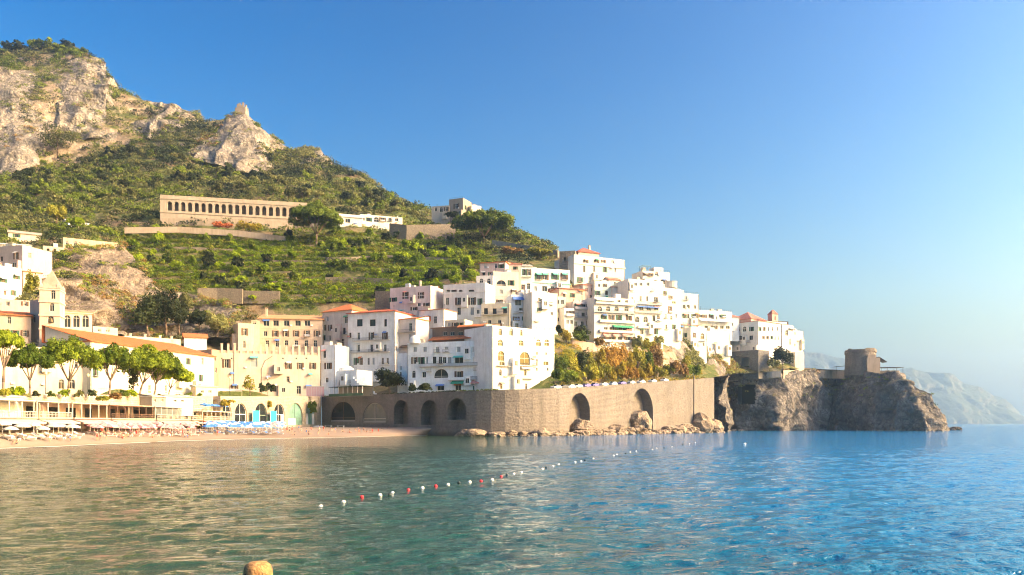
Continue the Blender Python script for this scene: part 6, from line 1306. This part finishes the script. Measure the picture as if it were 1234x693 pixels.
for i in range(8):
    m = MB(); m.box(i*2.8, .1, -.6, i*2.8+.14, .24, 2.7); m.build('post', M_WHITE, h)
m = MB(); m.box(0, .05, -.6, 20, .1, .3); m.build('railing', M_SHG, h); m = MB(); m.box(0, 4.4, -.6, 20, 4.6, 2.7); m.build('back_wall', plain('bar_wall', (.3, .28, .24)), h)
p0 = P3(369, 477.5, 289); h = empty('hoarding', p0, .25, 'dull purple lattice hoarding beside the terrace bar above the arcade', 'hoarding'); m = MB(); m.box(0, 0, 0, 6.4, .1, 3.6); m.build('panel', plain('purple_panel', (.3, .2, .24)), h); m = MB()
for i in range(8): m.box(i*.9, -.08, 0, i*.9+.1, -.003, 3.7)
m.box(0, -.1, 3.5, 6.4, -.002, 3.7); m.build('lattice', M_SHGR, h)
# lamps
def lamp(label, px, py, D, H):
    r = empty('street_lamp', P3(px, py, D), 0, label, 'street lamp'); m = MB(); m.cyl((0, 0, -.3), (0, 0, H), .09, .05, 7); m.build('pole', M_IRON, r); m = MB(); m.lathe([(.05, 0), (.3, .12), (.34, .5), (.12, .75), (.02, .95)], (0, 0, H), 8); m.build('lantern', glassmat('lamp_glass', (.55, .5, .38), .3), r)
lamp('tall street lamp before the left part of the peach block', 277, 477, 252, 5.2); lamp('tall street lamp between the dark rounded shrubs', 322, 477, 262, 5.5); lamp('street lamp between the largest pine and the forked pine', 106, 478, 182, 4.5); lamp('street lamp at the left foot of the smallest pine', 176, 478, 198, 4.5); lamp('street lamp under the second pine of the row', 55, 478, 166, 4.5)

# ------------------------------------------------------------------ umbrellas, beds, people
BW = np.array(WL); 
def shore_x(y): return np.interp(y, [p[1] for p in WL], [p[0] for p in WL])
def beach_z(x, y):
    a = shore_x(y); b = np.interp(y, [124, 215, 236, 301], [-92, -92, -87, -72]); t_ = np.clip((x-a)/(b-a+1e-9), 0, 1); return 2.7*(1-np.exp(-t_*2.6))/.926
UMB = {}
def umbrella_proto(key, c1, c2):
    m = MB(); n = 8; R, h = 1.3, .55; mats = [plain('canvas_%s' % key, c1, .8), plain('canvas_b_%s' % key, c2, .8)]
    mi = []
    for i in range(n):
        a, b = 2*math.pi*i/n, 2*math.pi*(i+1)/n; A = (R*math.cos(a), R*math.sin(a), 0); Bq = (R*math.cos(b), R*math.sin(b), 0)
        M1 = (R*.55*math.cos(a), R*.55*math.sin(a), h*.62); M2 = (R*.55*math.cos(b), R*.55*math.sin(b), h*.62)
        m.quad(A, Bq, M2, M1); m.poly([M1, M2, (0, 0, h)]); m.quad((A[0], A[1], -.18), (Bq[0], Bq[1], -.18), Bq, A); mi += [i % 2]*3
    cm = m.mesh('canopy', mats); cm.polygons.foreach_set('material_index', mi); p = MB(); p.cyl((0, 0, 0), (0, 0, 2.35), .035, n=6); return cm, p.mesh('pole', M_WHITE)
for k_, c1, c2 in (('white', (.52, .5, .46), (.46, .45, .42)), ('pink', (.5, .2, .23), (.56, .4, .38)), ('blue', (.05, .16, .5), (.07, .22, .58)), ('bluewhite', (.12, .25, .6), (.74, .75, .78)), ('skyblue', (.3, .48, .75), (.7, .76, .82))): UMB[k_] = umbrella_proto(k_, c1, c2)
def umbrella(key, x, y, z, label, group, s=1.0):
    r = empty('beach_umbrella', (x, y, z), RNG.uniform(0, 1), label, 'beach umbrella', group); r.scale = (s, s, s*RNG.uniform(.92, 1.06)); inst('canopy', UMB[key][0], r, (0, 0, 1.8)); inst('pole', UMB[key][1], r)
m = MB(); m.box(-.32, -.95, .26, .32, .95, .32)
for x in (-.3, .24):
    for y in (-.85, .75): m.box(x, y, 0, x+.06, y+.06, .26)
BEDF = m.mesh('frame', M_WHITE)
BEDM = {}
for k_, c in (('white', (.74, .72, .68)), ('pink', (.58, .32, .32)), ('blue', (.1, .22, .52))):
    m = MB(); m.box(-.3, -.92, .323, .3, .3, .4); m.quad((-.3, .3, .4), (.3, .3, .4), (.3, .9, .8), (-.3, .9, .8)); m.quad((-.3, .3, .33), (-.3, .9, .73), (.3, .9, .73), (.3, .3, .33)); BEDM[k_] = m.mesh('mattress', plain('bed_cloth_'+k_, c, .8))
def bed(key, x, y, z, rz, label, group):
    r = empty('sun_lounger', (x, y, z), rz, label, 'sun lounger', group); inst('frame', BEDF, r); inst('mattress', BEDM[key], r)
ZB = [('white', 'white', -1, 96, 'white beach umbrella before the white lidos at the left of the beach', 'white beach umbrellas', 'white sun lounger before the white lidos', 'white sun loungers', 16), ('pink', 'pink', 108, 236, 'pale pink and white beach umbrella in the rows before the reddish and glazed lidos', 'pink beach umbrellas', 'pink sun lounger in the rows before the reddish and glazed lidos', 'pink sun loungers', 34)]
def beach_at(px, py):
    for D in np.arange(80, 300, .4):
        x = (px-CX)/F*D
        if x < shore_x(D)-.8 and pyof(float(beach_z(x, D)), D) <= py: return x, D, float(beach_z(x, D))
for (ku, kb, pa, pb, lu, gu, lb, gb, n) in ZB:
    for i in range(n):
        px = pa+(pb-pa)*(i+.5)/n+RNG.uniform(-2, 2); k_ = (px-pa)/(pb-pa); y0 = {'white': 526-2.5*k_, 'pink': 521.5-1.5*k_}[ku]; row = i % 3
        x, D, z = beach_at(px, y0+row*1.9)
        if ku != 'white' or i % 2 == 0: umbrella(ku, x, D, z, lu, gu, RNG.uniform(.85, 1.05))
        x, D, z = beach_at(px+RNG.uniform(2, 5), y0+row*1.9+1.5); bed(kb, x, D, z, math.pi/2+RNG.uniform(-.4, .4), lb, gb)
for row in range(5):
    for k_ in range(13):
        px = 249+(k_+.5*(row % 2))*7.2+RNG.uniform(-1, 1)
        if px > 345: continue
        x, y, z = beach_at(px, 515.2+row*1.75-.006*(px-250))
        key = ['blue', 'skyblue', 'bluewhite', 'blue'][(k_*7+row*3) % 4] if px < 326 else ['bluewhite', 'pink'][k_ % 2]
        umbrella(key, x, y, z, {'blue': 'deep blue beach umbrella before the turquoise screens', 'skyblue': 'pale sky blue beach umbrella before the turquoise screens', 'bluewhite': 'blue and white striped beach umbrella before the beach arches', 'pink': 'pink and white beach umbrella at the right end of the blue umbrella rows'}[key], {'pink': 'pink umbrellas by the blue rows'}.get(key, key+' beach umbrellas'), .95)
        if (k_+row) % 2 == 0: x, y, z = beach_at(px+2, 516.6+row*1.75); bed('blue', x, y, z, math.pi/2+RNG.uniform(-.4, .4), 'blue sun lounger among the blue umbrellas', 'blue sun loungers')
# blue umbrellas on the upper deck
for i in range(7):
    px = 246+i*4.8; X = -86.5; D = X/((px-CX)/F); umbrella('blue', X, D, 7.38-.0, 'deep blue umbrella on the upper deck above the orange red awning', 'deck umbrellas', .95)
# people
def person_mesh(pose, seed):
    J = {'stand': dict(pel=(0, 0, .92), hip=.1, kn=[(-.11, .02, .5), (.11, -.02, .5)], an=[(-.12, .05, .07), (.12, -.03, .07)], ne=(0, 0, 1.45), sh=1.4, el=[(-.27, .03, 1.12), (.27, .0, 1.12)], ha=[(-.28, -.08, .86), (.27, -.1, .86)], he=(0, -.02, 1.66)),
         'walk': dict(pel=(0, 0, .92), hip=.1, kn=[(-.1, -.18, .52), (.1, .1, .5)], an=[(-.1, -.22, .07), (.1, .4, .12)], ne=(0, -.04, 1.45), sh=1.4, el=[(-.26, .16, 1.13), (.26, -.12, 1.13)], ha=[(-.25, .12, .88), (.25, -.3, .95)], he=(0, -.08, 1.66)),
         'sit': dict(pel=(0, 0, .12), hip=.1, kn=[(-.13, -.42, .42), (.13, -.44, .4)], an=[(-.12, -.62, .06), (.13, -.7, .06)], ne=(0, .12, .66), sh=.61, el=[(-.3, .2, .36), (.28, -.05, .4)], ha=[(-.3, .3, .06), (.16, -.36, .44)], he=(0, .08, .87))}[pose]
    pel, ne, he = Vector(J['pel']), Vector(J['ne']), Vector(J['he']); vs = [pel, pel.lerp(ne, .35), pel.lerp(ne, .75), ne, he-Vector((0, 0, .1)), he+Vector((0, 0, .1))]; rs = [.15, .125, .15, .065, .085, .08]; es = [(0, 1), (1, 2), (2, 3), (3, 4), (4, 5)]
    for s_ in (0, 1):
        sg = -1 if s_ == 0 else 1
        b0 = len(vs); vs += [pel+Vector((sg*J['hip'], 0, -.03)), Vector(J['kn'][s_]), Vector(J['an'][s_]), Vector(J['an'][s_])+Vector((0, -.17, -.03))]; rs += [.095, .06, .042, .035]; es += [(0, b0), (b0, b0+1), (b0+1, b0+2), (b0+2, b0+3)]
        b0 = len(vs); vs += [pel.lerp(ne, .82)+Vector((sg*.18, 0, 0)), Vector(J['el'][s_]), Vector(J['ha'][s_]), Vector(J['ha'][s_])+Vector((0, -.03, -.1))]; rs += [.055, .042, .032, .03]; es += [(2, b0), (b0, b0+1), (b0+1, b0+2), (b0+2, b0+3)]
    me = bpy.data.meshes.new('p'); me.from_pydata([tuple(v) for v in vs], es, []); o = bpy.data.objects.new('p', me); COL.objects.link(o)
    md = o.modifiers.new('s', 'SKIN'); o.modifiers.new('ss', 'SUBSURF').levels = 1
    for i, sv in enumerate(me.skin_vertices[0].data): sv.radius = (rs[i], rs[i]*.85); sv.use_root = i == 0
    dg = bpy.context.evaluated_depsgraph_get(); dg.update(); ev = o.evaluated_get(dg); r = bpy.data.meshes.new_from_object(ev); r.name = 'person'; bpy.data.objects.remove(o)
    return r, pel, ne, he
SKIN = plain('skin', (.5, .29, .19), .6); HAIR = plain('dark_hair', (.03, .02, .015), .7)
CL = [plain('swim_red', (.45, .04, .04)), plain('swim_dark', (.03, .04, .08)), plain('swim_white', (.7, .68, .65)), plain('swim_blue', (.05, .15, .4))]
PROT = {}
for ps in ('stand', 'walk', 'sit'):
    me, pel, ne, he = person_mesh(ps, 1)
    for ci, c in enumerate(CL):
        m2 = me.copy(); m2.materials.clear(); m2.materials.append(SKIN); m2.materials.append(c)
        top = ci in (0, 3)
        for pg in m2.polygons:
            cz = pg.center; dz_ = (cz-pel).length; pg.use_smooth = True
            if dz_ < .2 or (top and abs((cz-pel.lerp(ne, .7)).length) < .17): pg.material_index = 1
        PROT[(ps, ci)] = m2
    hm = MB(); hm.lathe([(.115, -.02), (.12, .06), (.1, .13), (.05, .17), (.005, .18)], (he.x, he.y+.02, he.z), 10); PROT[ps] = hm.mesh('hair', HAIR, True)
def person(ps, ci, x, y, z, rz, label, group=None):
    o = inst('person', PROT[(ps, ci)], None, (x, y, z), rz); tag(o, label, 'person', group); inst('hair', PROT[ps], o)
PE = [(346, 522, 'stand', 0, 'bather in red swimwear standing near the water right of the blue umbrellas'), (349, 523, 'stand', 1, 'bather in dark trunks standing beside the one in red'), (352, 522, 'walk', 0, 'bather in red walking third in the standing group'), (355, 525, 'sit', 1, 'bather in dark trunks sitting below the standing group'), (344, 519, 'walk', 2, 'bather in white walking out of the blue umbrella rows'), (372, 524, 'sit', 1, 'lone dark sitting bather near the waterline below the ivy'), (375, 518, 'sit', 0, 'bather in red sitting at the foot of the ivy covered arch'), (390, 520, 'stand', 0, 'bather in red standing alone in front of the shaded glazed arch'), (400, 519, 'sit', 2, 'bather in white sitting at the shadow edge'), (396, 524, 'sit', 0, 'bather in red sitting close to the water in the open beach'), (404, 522, 'walk', 3, 'bather in blue walking on the open beach'), (413, 521, 'sit', 1, 'dark bather sitting in front of the shaded shop arch'), (421, 522, 'sit', 0, 'bather in red lying back before the shaded shop arch'), (432, 521, 'stand', 3, 'bather in blue standing at the right of the open beach'), (442, 522, 'sit', 2, 'bather in white sitting at the right of the open beach'), (456, 523, 'walk', 0, 'bather in red walking at the thin end of the beach'), (117, 532, 'stand', 0, 'bather in red standing at the water before the pink lido'), (121, 532, 'walk', 1, 'dark bather walking beside the one in red before the pink lido'), (128, 531, 'stand', 1, 'dark bather standing by the first pink umbrellas'), (60, 534, 'walk', 2, 'bather in white walking before the white lidos'), (20, 536, 'sit', 1, 'dark bather sitting at the left end of the beach'), (85, 532, 'sit', 3, 'bather in blue sitting before the pale pink lido'), (241, 525, 'stand', 3, 'bather in blue standing left of the blue umbrella rows'), (262, 526, 'walk', 0, 'bather in red walking at the water below the blue umbrellas')]
for (px, py, ps, ci, lb) in PE:
    # find the beach point along this viewing direction
    D0 = CH*F/(py-HY)
    for D in np.arange(80, 300, .5):
        x = (px-CX)/F*D
        if x < shore_x(D)-1.0 and pyof(float(beach_z(x, D)), D) <= py: break
    person(ps, ci, x, D, float(beach_z(x, D))+.03, RNG.uniform(0, 6.28), lb)
for i in range(34):
    k_ = i % 2; px_ = RNG.uniform(104, 238) if k_ else RNG.uniform(350, 470); x, D, z = beach_at(px_, (RNG.uniform(523.5, 529) if k_ else RNG.uniform(519, 524)))
    person(RNG.choice(('sit', 'sit', 'stand', 'walk')), RNG.randint(0, 3), x, D, z+.03, RNG.uniform(0, 6.28), 'tiny bather on the sand in front of the pink umbrella rows' if k_ else 'tiny bather on the open beach before the shaded arches', 'bathers before the pink umbrellas' if k_ else 'bathers on the open beach')
# upturned boat and benches at the shaded end
BOATM = plain('boat_paint', (.66, .66, .64), .5)
m = MB(); prof = []
for i in range(13):
    t_ = i/12; w_ = .85*math.sin(math.pi*min(1, .12+t_*.88))**.7+.02; prof.append([(math.cos(a)*w_, -2.2+4.4*t_, math.sin(a)*.7*(.75+.25*math.sin(math.pi*t_))) for a in np.linspace(0, math.pi, 9)])
for A, Bq in zip(prof, prof[1:]):
    for i in range(8): m.quad(A[i], A[i+1], Bq[i+1], Bq[i])
xb = -66; o = m.build('rowing_boat', BOATM, None, (-69.5, 286, 2.5), 1.2, smooth=True); tag(o, 'small white rowing boat upturned below the ivy covered arch', 'boat')
for i, (x, y, lb) in enumerate([(-66, 285, 'white bench table left of the shaded glazed arch'), (-60, 278, 'white bench table nearest the shaded shop arch')]):
    r = empty('bench', (x, y, 2.4), -.75, lb, 'bench'); m = MB(); m.box(-2, 0, .75, 2, .6, .82); m.build('top', M_WHITE, r)
    for a in (-1.8, 1.7): m = MB(); m.box(a, .1, 0, a+.1, .5, .75); m.build('leg', M_WHITE, r)
# ------------------------------------------------------------------ boulders at the foot of the sea wall
def boulder_mesh(seed, mat):
    import bmesh
    bm = bmesh.new(); bmesh.ops.create_icosphere(bm, subdivisions=3, radius=1.0); p = np.array([v.co[:] for v in bm.verts]); f = fbm(p*1.5+seed*9.3, 4, seed, True)*.5+fbm(p*.8+seed*3, 2, seed+5)*.5
    q2 = p*(1+f)[:, None]; q2[:, 2] *= .75
    for v, c in zip(bm.verts, q2): v.co = c
    me = bpy.data.meshes.new('boulder'); bm.to_mesh(me); bm.free(); me.materials.append(mat); return me
RKB = rock('boulder_rock', (.38, .3, .22), (.15, .12, .09), (.55, .45, .34), None, .5, .5)
RKBD = rock('dark_boulder_rock', (.1, .09, .08), (.04, .035, .03), (.2, .18, .16), None, .5, .5)
BM = [boulder_mesh(i, RKB) for i in range(6)]; BMD = [boulder_mesh(20+i, RKBD) for i in range(3)]
g = np.random.RandomState(9); k_ = 0
for i in range(150):
    px = 548+g.uniform(0, 318); 
    try: sv, D = sw.hit(px)
    except ValueError: continue
    c, n_ = sw.at(sv); dens = .5 if px < 640 else 1.0
    out = g.uniform(.3, 5.5 if px > 700 else 4.0); s_ = g.uniform(.5, 1.5)*(1.25 if px > 790 else 1)
    if px > 800 and g.uniform() < .6: s_ *= 1.5; out *= .7
    if px < 640 and g.uniform() < .35: continue
    big = max(0, 1-out/4)*1.6*g.uniform(.2, 1)*(2.0 if px > 730 else 1.2)
    o = inst('boulder', BM[i % 6], None, (c.x-n_.x*out, c.y-n_.y*out, big-.2), g.uniform(0, 6), (s_*g.uniform(.9, 1.5), s_, s_*g.uniform(.7, 1.1))); tag(o, 'brown boulder in the rubble heap at the foot of the sea wall', 'boulder', 'boulders at the foot of the sea wall')
for (px, out, s_, z, lb) in [(697, 1.5, 3.4, 2.2, 'big leaning pale rock inside the left tall arch'), (690, 3.5, 2.6, .6, 'dark hollowed rock before the left tall arch'), (766, 1.2, 3.2, 4.2, 'tall pale rock standing in the left side of the right tall arch'), (764, 2.2, 2.6, 1.8, 'pale rock at the foot of the right tall arch'), (738, 1.5, 3.2, 1.2, 'pale rock bank between the two tall arches'), (726, 1.2, 2.6, .9, 'low white washed rock bank right of the left tall arch'), (838, 2.5, 3.8, 3.0, 'largest rock mound at the right end of the sea wall'), (848, 3.5, 3.6, 2.0, 'broad rock at the far right end of the sea wall'), (822, 2.5, 3.0, 1.5, 'rounded rock left of the largest rock mound'), (578, 2.5, 2.4, .6, 'pale split boulder at the shaded end of the sea wall'), (568, 2.8, 2.0, .4, 'grey boulder left of the pale split one'), (600, 2.6, 2.2, .4, 'brown boulder right of the pale split one'), (646, 2.6, 2.4, .5, 'dark brown boulder below the wall corner')]:
    sv, D = sw.hit(px); c, n_ = sw.at(sv); o = inst('boulder', BM[int(px) % 6], None, (c.x-n_.x*out, c.y-n_.y*out, z), px, (s_*1.1, s_*.9, s_*(1.25 if s_ > 3 else .8))); tag(o, lb, 'boulder')
for i, (px, D, s_) in enumerate([(872, 412, 1.6), (878, 410, 1.2), (884, 412, 1.0), (892, 410, 1.1)]):
    p = P(px, D); o = inst('boulder', BM[i], None, (p.x, p.y, .1), i, s_); tag(o, 'brown shore rock in the corner between sea wall and headland', 'boulder', 'rocks in the headland corner')
for i, (px, D, s_, zz_) in enumerate([(1132, 452, 3.4, .3), (1139, 452, 2.4, .2), (1146, 452, 1.8, .1), (1152, 452, 2.2, .3), (1126, 447, 3.0, .6), (1110, 438, 3.2, .5)]):
    p = P(px, D); o = inst('boulder', BMD[i % 3], None, (p.x, p.y, zz_), i, (s_*1.3, s_, s_*.75)); tag(o, 'dark wet rock trailing off the tip of the headland', 'boulder', 'dark rocks at the headland tip')
# ------------------------------------------------------------------ cars on the coast road
def car_proto():
    b = MB(); L, Wd = 4.0, 1.66; pr = [(-2, .35), (-2, .85), (-1.7, .98), (-.9, 1.02), (-.35, 1.46), (1.1, 1.48), (1.75, 1.0), (2, .92), (2, .35)]
    for s_ in (-1, 1): b.poly([(x, s_*Wd/2*(1 if z < 1.1 else .86), z) for x, z in (pr if s_ == -1 else reversed(pr))])
    for (x0, z0), (x1, z1) in zip(pr, pr[1:]+pr[:1]):
        a, c = Wd/2*(1 if z0 < 1.1 else .86), Wd/2*(1 if z1 < 1.1 else .86); b.quad((x0, -a, z0), (x0, a, z0), (x1, c, z1), (x1, -c, z1))
    w = MB()
    for s_ in (-1, 1):
        y = s_*(Wd/2*.93+.012); w.quad((-.72, y*1.03, 1.06), (-.3, y*.97, 1.4), (.3, y*.97, 1.4), (.3, y*1.03, 1.06)); w.quad((.38, y*1.03, 1.06), (.38, y*.97, 1.4), (1.05, y*.97, 1.4), (1.5, y*1.03, 1.06))
    w.quad((-.87, -.66, 1.06), (-.39, -.6, 1.44), (-.39, .6, 1.44), (-.87, .66, 1.06)); w.quad((1.18, -.6, 1.45), (1.7, -.68, 1.06), (1.7, .68, 1.06), (1.18, .6, 1.45))
    t_ = MB(); t_.cyl((0, -.1, 0), (0, .1, 0), .32, n=14); return b, w.mesh('windows', GLASS), t_.mesh('wheel', plain('tyre', (.03, .03, .03)))
cb, cw, ct = car_proto(); CC = [('white', (.75, .75, .74)), ('silver', (.45, .46, .48)), ('dark grey', (.08, .08, .09)), ('purple blue', (.16, .14, .36)), ('pale blue', (.4, .48, .6)), ('red', (.4, .04, .03))]
CBM = {n_: cb.mesh('body', plain('car_paint_'+n_, c, .3)) for n_, c in CC}
for i, (px, cn, lb) in enumerate([(676, 'silver', 'silver car parked nearest the white corner hotel'), (684, 'dark grey', 'dark grey car parked second from the corner hotel'), (693, 'white', 'white car parked above the left tall arch'), (702, 'silver', 'silver car parked below the yellow green trees'), (712, 'purple blue', 'purple blue car parked under the golden tree'), (722, 'purple blue', 'purple blue car left of the white one under the orange trees'), (733, 'white', 'white car parked under the orange trees'), (744, 'pale blue', 'pale blue car under the right orange tree'), (755, 'purple blue', 'purple blue car above the right tall arch'), (766, 'silver', 'silver car right of the right tall arch'), (778, 'white', 'white car parked before the rust brown bush'), (792, 'white', 'white car parked at the foot of the tall crag'), (806, 'white', 'white car last in line beside the crag foot')]):
    sv, D = sw.hit(px); c, n_ = sw.at(sv); d = Vector((n_.y, -n_.x, 0)); z = c.z-.93+.55
    r = empty('parked_car', (c.x+n_.x*1.9, c.y+n_.y*1.9, z), math.atan2(d.y, d.x), lb, 'car'); inst('body', CBM[cn], r); inst('windows', cw, r)
    for a in (-1.25, 1.25):
        for s_ in (-.76, .76): inst('wheel', ct, r, (a, s_, .32))
# ------------------------------------------------------------------ swimming line of buoys, pile, sunken rock
def buoy(px, py, c, label, group=None, r0=.2):
    D = CH*F/(py-HY); p = P(px, D); r = empty('buoy', (p.x, p.y, 0), 0, label, 'buoy', group); inst('float', BU[c], r, (0, 0, .06), 0, r0/.2); inst('collar', BUC, r, (0, 0, .06+r0*.9), 0, r0/.2)
m = MB(); m.lathe([(.005, -.2), (.12, -.16), (.19, -.07), (.2, 0), (.19, .07), (.12, .16), (.005, .2)], n=14)
BU = {c: m.mesh('float', plain('buoy_'+c, k_, .4), True) for c, k_ in (('white', (.8, .8, .78)), ('red', (.55, .03, .05)), ('dark', (.03, .04, .04)))}
m = MB(); m.cyl((0, 0, -.03), (0, 0, .06), .05, .03, 8); BUC = m.mesh('collar', M_IRON)
NB = [(386.5, 612, 'white', 'nearest white buoy at the loose end of the swimming line'), (414, 606.5, 'white', 'second white buoy from the loose end of the swimming line'), (436, 600.3, 'red', 'nearest red buoy of the swimming line'), (458, 598, 'white', 'white buoy just right of the nearest red buoy'), (469.5, 597.6, 'dark', 'dark buoy touching a white one in the swimming line'), (473, 595.6, 'white', 'white buoy touching the dark one in the swimming line'), (492, 592, 'red', 'low dull red buoy between two white ones'), (509, 589.5, 'white', 'white buoy between the two red ones in the middle of the line'), (525, 587, 'red', 'weathered red buoy in the middle of the line'), (540, 585.5, 'white', 'white buoy left of the second dark buoy'), (553, 583, 'dark', 'second dark buoy of the swimming line'), (566, 582.2, 'white', 'white buoy right of the second dark buoy'), (579.5, 581, 'red', 'red buoy left of the last big white ones'), (593, 579.5, 'white', 'white buoy between the two far red ones'), (604, 575.5, 'red', 'farthest bright red buoy of the near half of the line')]
for a in NB: buoy(*a, None,   .1+.0001*max(0, a[0]-386))
rf = random.Random(4)
for i in range(30):
    if i in (3, 4, 9, 14, 15, 21, 26): continue
    t_ = i/29; px = 613+t_*226; py = 574-40*t_-2.5*math.sin(t_*3.1)+rf.uniform(-.5, .5); px += rf.uniform(-2.5, 2.5); c = 'white' if i % 3 else 'dark'
    buoy(px, py, c, 'small far %s buoy of the swimming line towards the sea wall' % c, 'far %s buoys' % c, .115)
buoy(897.5, 535.5, 'white', 'lone white mooring buoy before the headland', None, .26)
p = P(311, 10.0); r = empty('mooring_pile', (p.x, p.y, 0), 0, 'rust brown weathered mooring pile with a rounded top sticking up in the foreground', 'mooring pile')
m = MB(); n = 28; prof = [(.172, -4), (.17, 1.9), (.172, 2.1), (.168, 2.17), (.15, 2.22), (.1, 2.255), (.03, 2.268), (.001, 2.27)]; m.lathe(prof, n=n)
t = NT('weathered_pile'); pp_ = t.pos(); nn_ = t.noise(pp_, 9, 6, .7); n2_ = t.noise(pp_, 40, 3)
t.col(t.mix(t.ramp(n2_, [(.4, (0,0,0)), (.7, (1,1,1))]), t.ramp(nn_, [(.3, (.14, .07, .03)), (.5, (.42, .24, .1)), (.7, (.56, .36, .17))]), (.2, .11, .05))); t.bump(t.math('ADD', nn_, n2_), .03, .9)
me = m.mesh('post', t.m, True); V_ = np.array([v.co[:] for v in me.vertices]); f_ = fbm(V_*7, 3, 4)*.012
for v, k_ in zip(me.vertices, f_): 
    rr = math.hypot(v.co.x, v.co.y)
    if rr > .02: v.co.x *= 1+k_/rr; v.co.y *= 1+k_/rr
inst('post', me, r)
m = MB()
for a in np.linspace(-2.3, -.7, 7): m.cyl((math.cos(a)*.15, math.sin(a)*.15, 2.11-.01*math.sin(a*9)), (math.cos(a)*.181, math.sin(a)*.181, 2.105), .014+.008*abs(math.sin(a*5)), n=7)
m.build('nail_holes', plain('dark_hole', (.03, .02, .015), .9), r)
# ------------------------------------------------------------------ haze, sky, sun, camera
HAZE = 1.6e-4
m = MB(); m.box(-5200, -120, -30, 5200, 8500, 720)
t = bpy.data.materials.new('haze_air'); t.use_nodes = True; nt = t.node_tree; nt.nodes.clear(); o_ = nt.nodes.new('ShaderNodeOutputMaterial'); v_ = nt.nodes.new('ShaderNodeVolumePrincipled')
v_.inputs['Color'].default_value = (.58, .8, 1, 1); v_.inputs['Density'].default_value = HAZE; v_.inputs['Anisotropy'].default_value = .74; nt.links.new(v_.outputs[0], o_.inputs['Volume'])
tag(m.build('haze', t), 'thin pale sea haze in the air over the bay', 'haze', None, 'stuff')
W = bpy.data.worlds.new('World'); SC.world = W; W.use_nodes = True; nt = W.node_tree; bg = nt.nodes['Background']
sk = nt.nodes.new('ShaderNodeTexSky'); sk.sky_type = 'NISHITA'; sk.sun_disc = False; sk.sun_elevation = SUN_EL; sk.sun_rotation = SUN_AZ; sk.air_density = 1.3; sk.dust_density = 3.5; sk.ozone_density = 1.4
gm = nt.nodes.new('ShaderNodeGamma'); gm.inputs[1].default_value = 1.85; hs = nt.nodes.new('ShaderNodeHueSaturation'); hs.inputs['Saturation'].default_value = 1.3
nt.links.new(sk.outputs[0], gm.inputs[0]); nt.links.new(gm.outputs[0], hs.inputs['Color']); nt.links.new(hs.outputs[0], bg.inputs[0]); bg.inputs[1].default_value = .06
l = bpy.data.lights.new('sun', 'SUN'); l.energy = 2.0; l.angle = math.radians(.53); l.color = (1, .965, .92); so = bpy.data.objects.new('sun', l); COL.objects.link(so); so.rotation_euler = SUN.to_track_quat('Z', 'Y').to_euler(); so.location = (300, 200, 400)
c = bpy.data.cameras.new('camera'); co = bpy.data.objects.new('camera', c); COL.objects.link(co); c.sensor_width = 36; c.lens = 36*F/1234; c.shift_y = (HY-346.5)/1234; c.clip_start = .5; c.clip_end = 20000
co.location = (0, 0, CH); co.rotation_euler = (math.pi/2, 0, 0); SC.camera = co
SC.view_settings.view_transform = 'Standard'; SC.view_settings.look = 'None'; SC.view_settings.exposure = .42; SC.view_settings.gamma = 1; SC.view_settings.use_curve_mapping = False
SC.cycles.use_denoising = True; SC.cycles.max_bounces = 6; SC.cycles.diffuse_bounces = 3; SC.cycles.glossy_bounces = 3; SC.cycles.transmission_bounces = 2; SC.cycles.volume_bounces = 1; SC.cycles.transparent_max_bounces = 4; SC.cycles.sample_clamp_indirect = 6
SC.cycles.filter_width = 1.1; SC.cycles.use_adaptive_sampling = True; SC.cycles.adaptive_threshold = .02
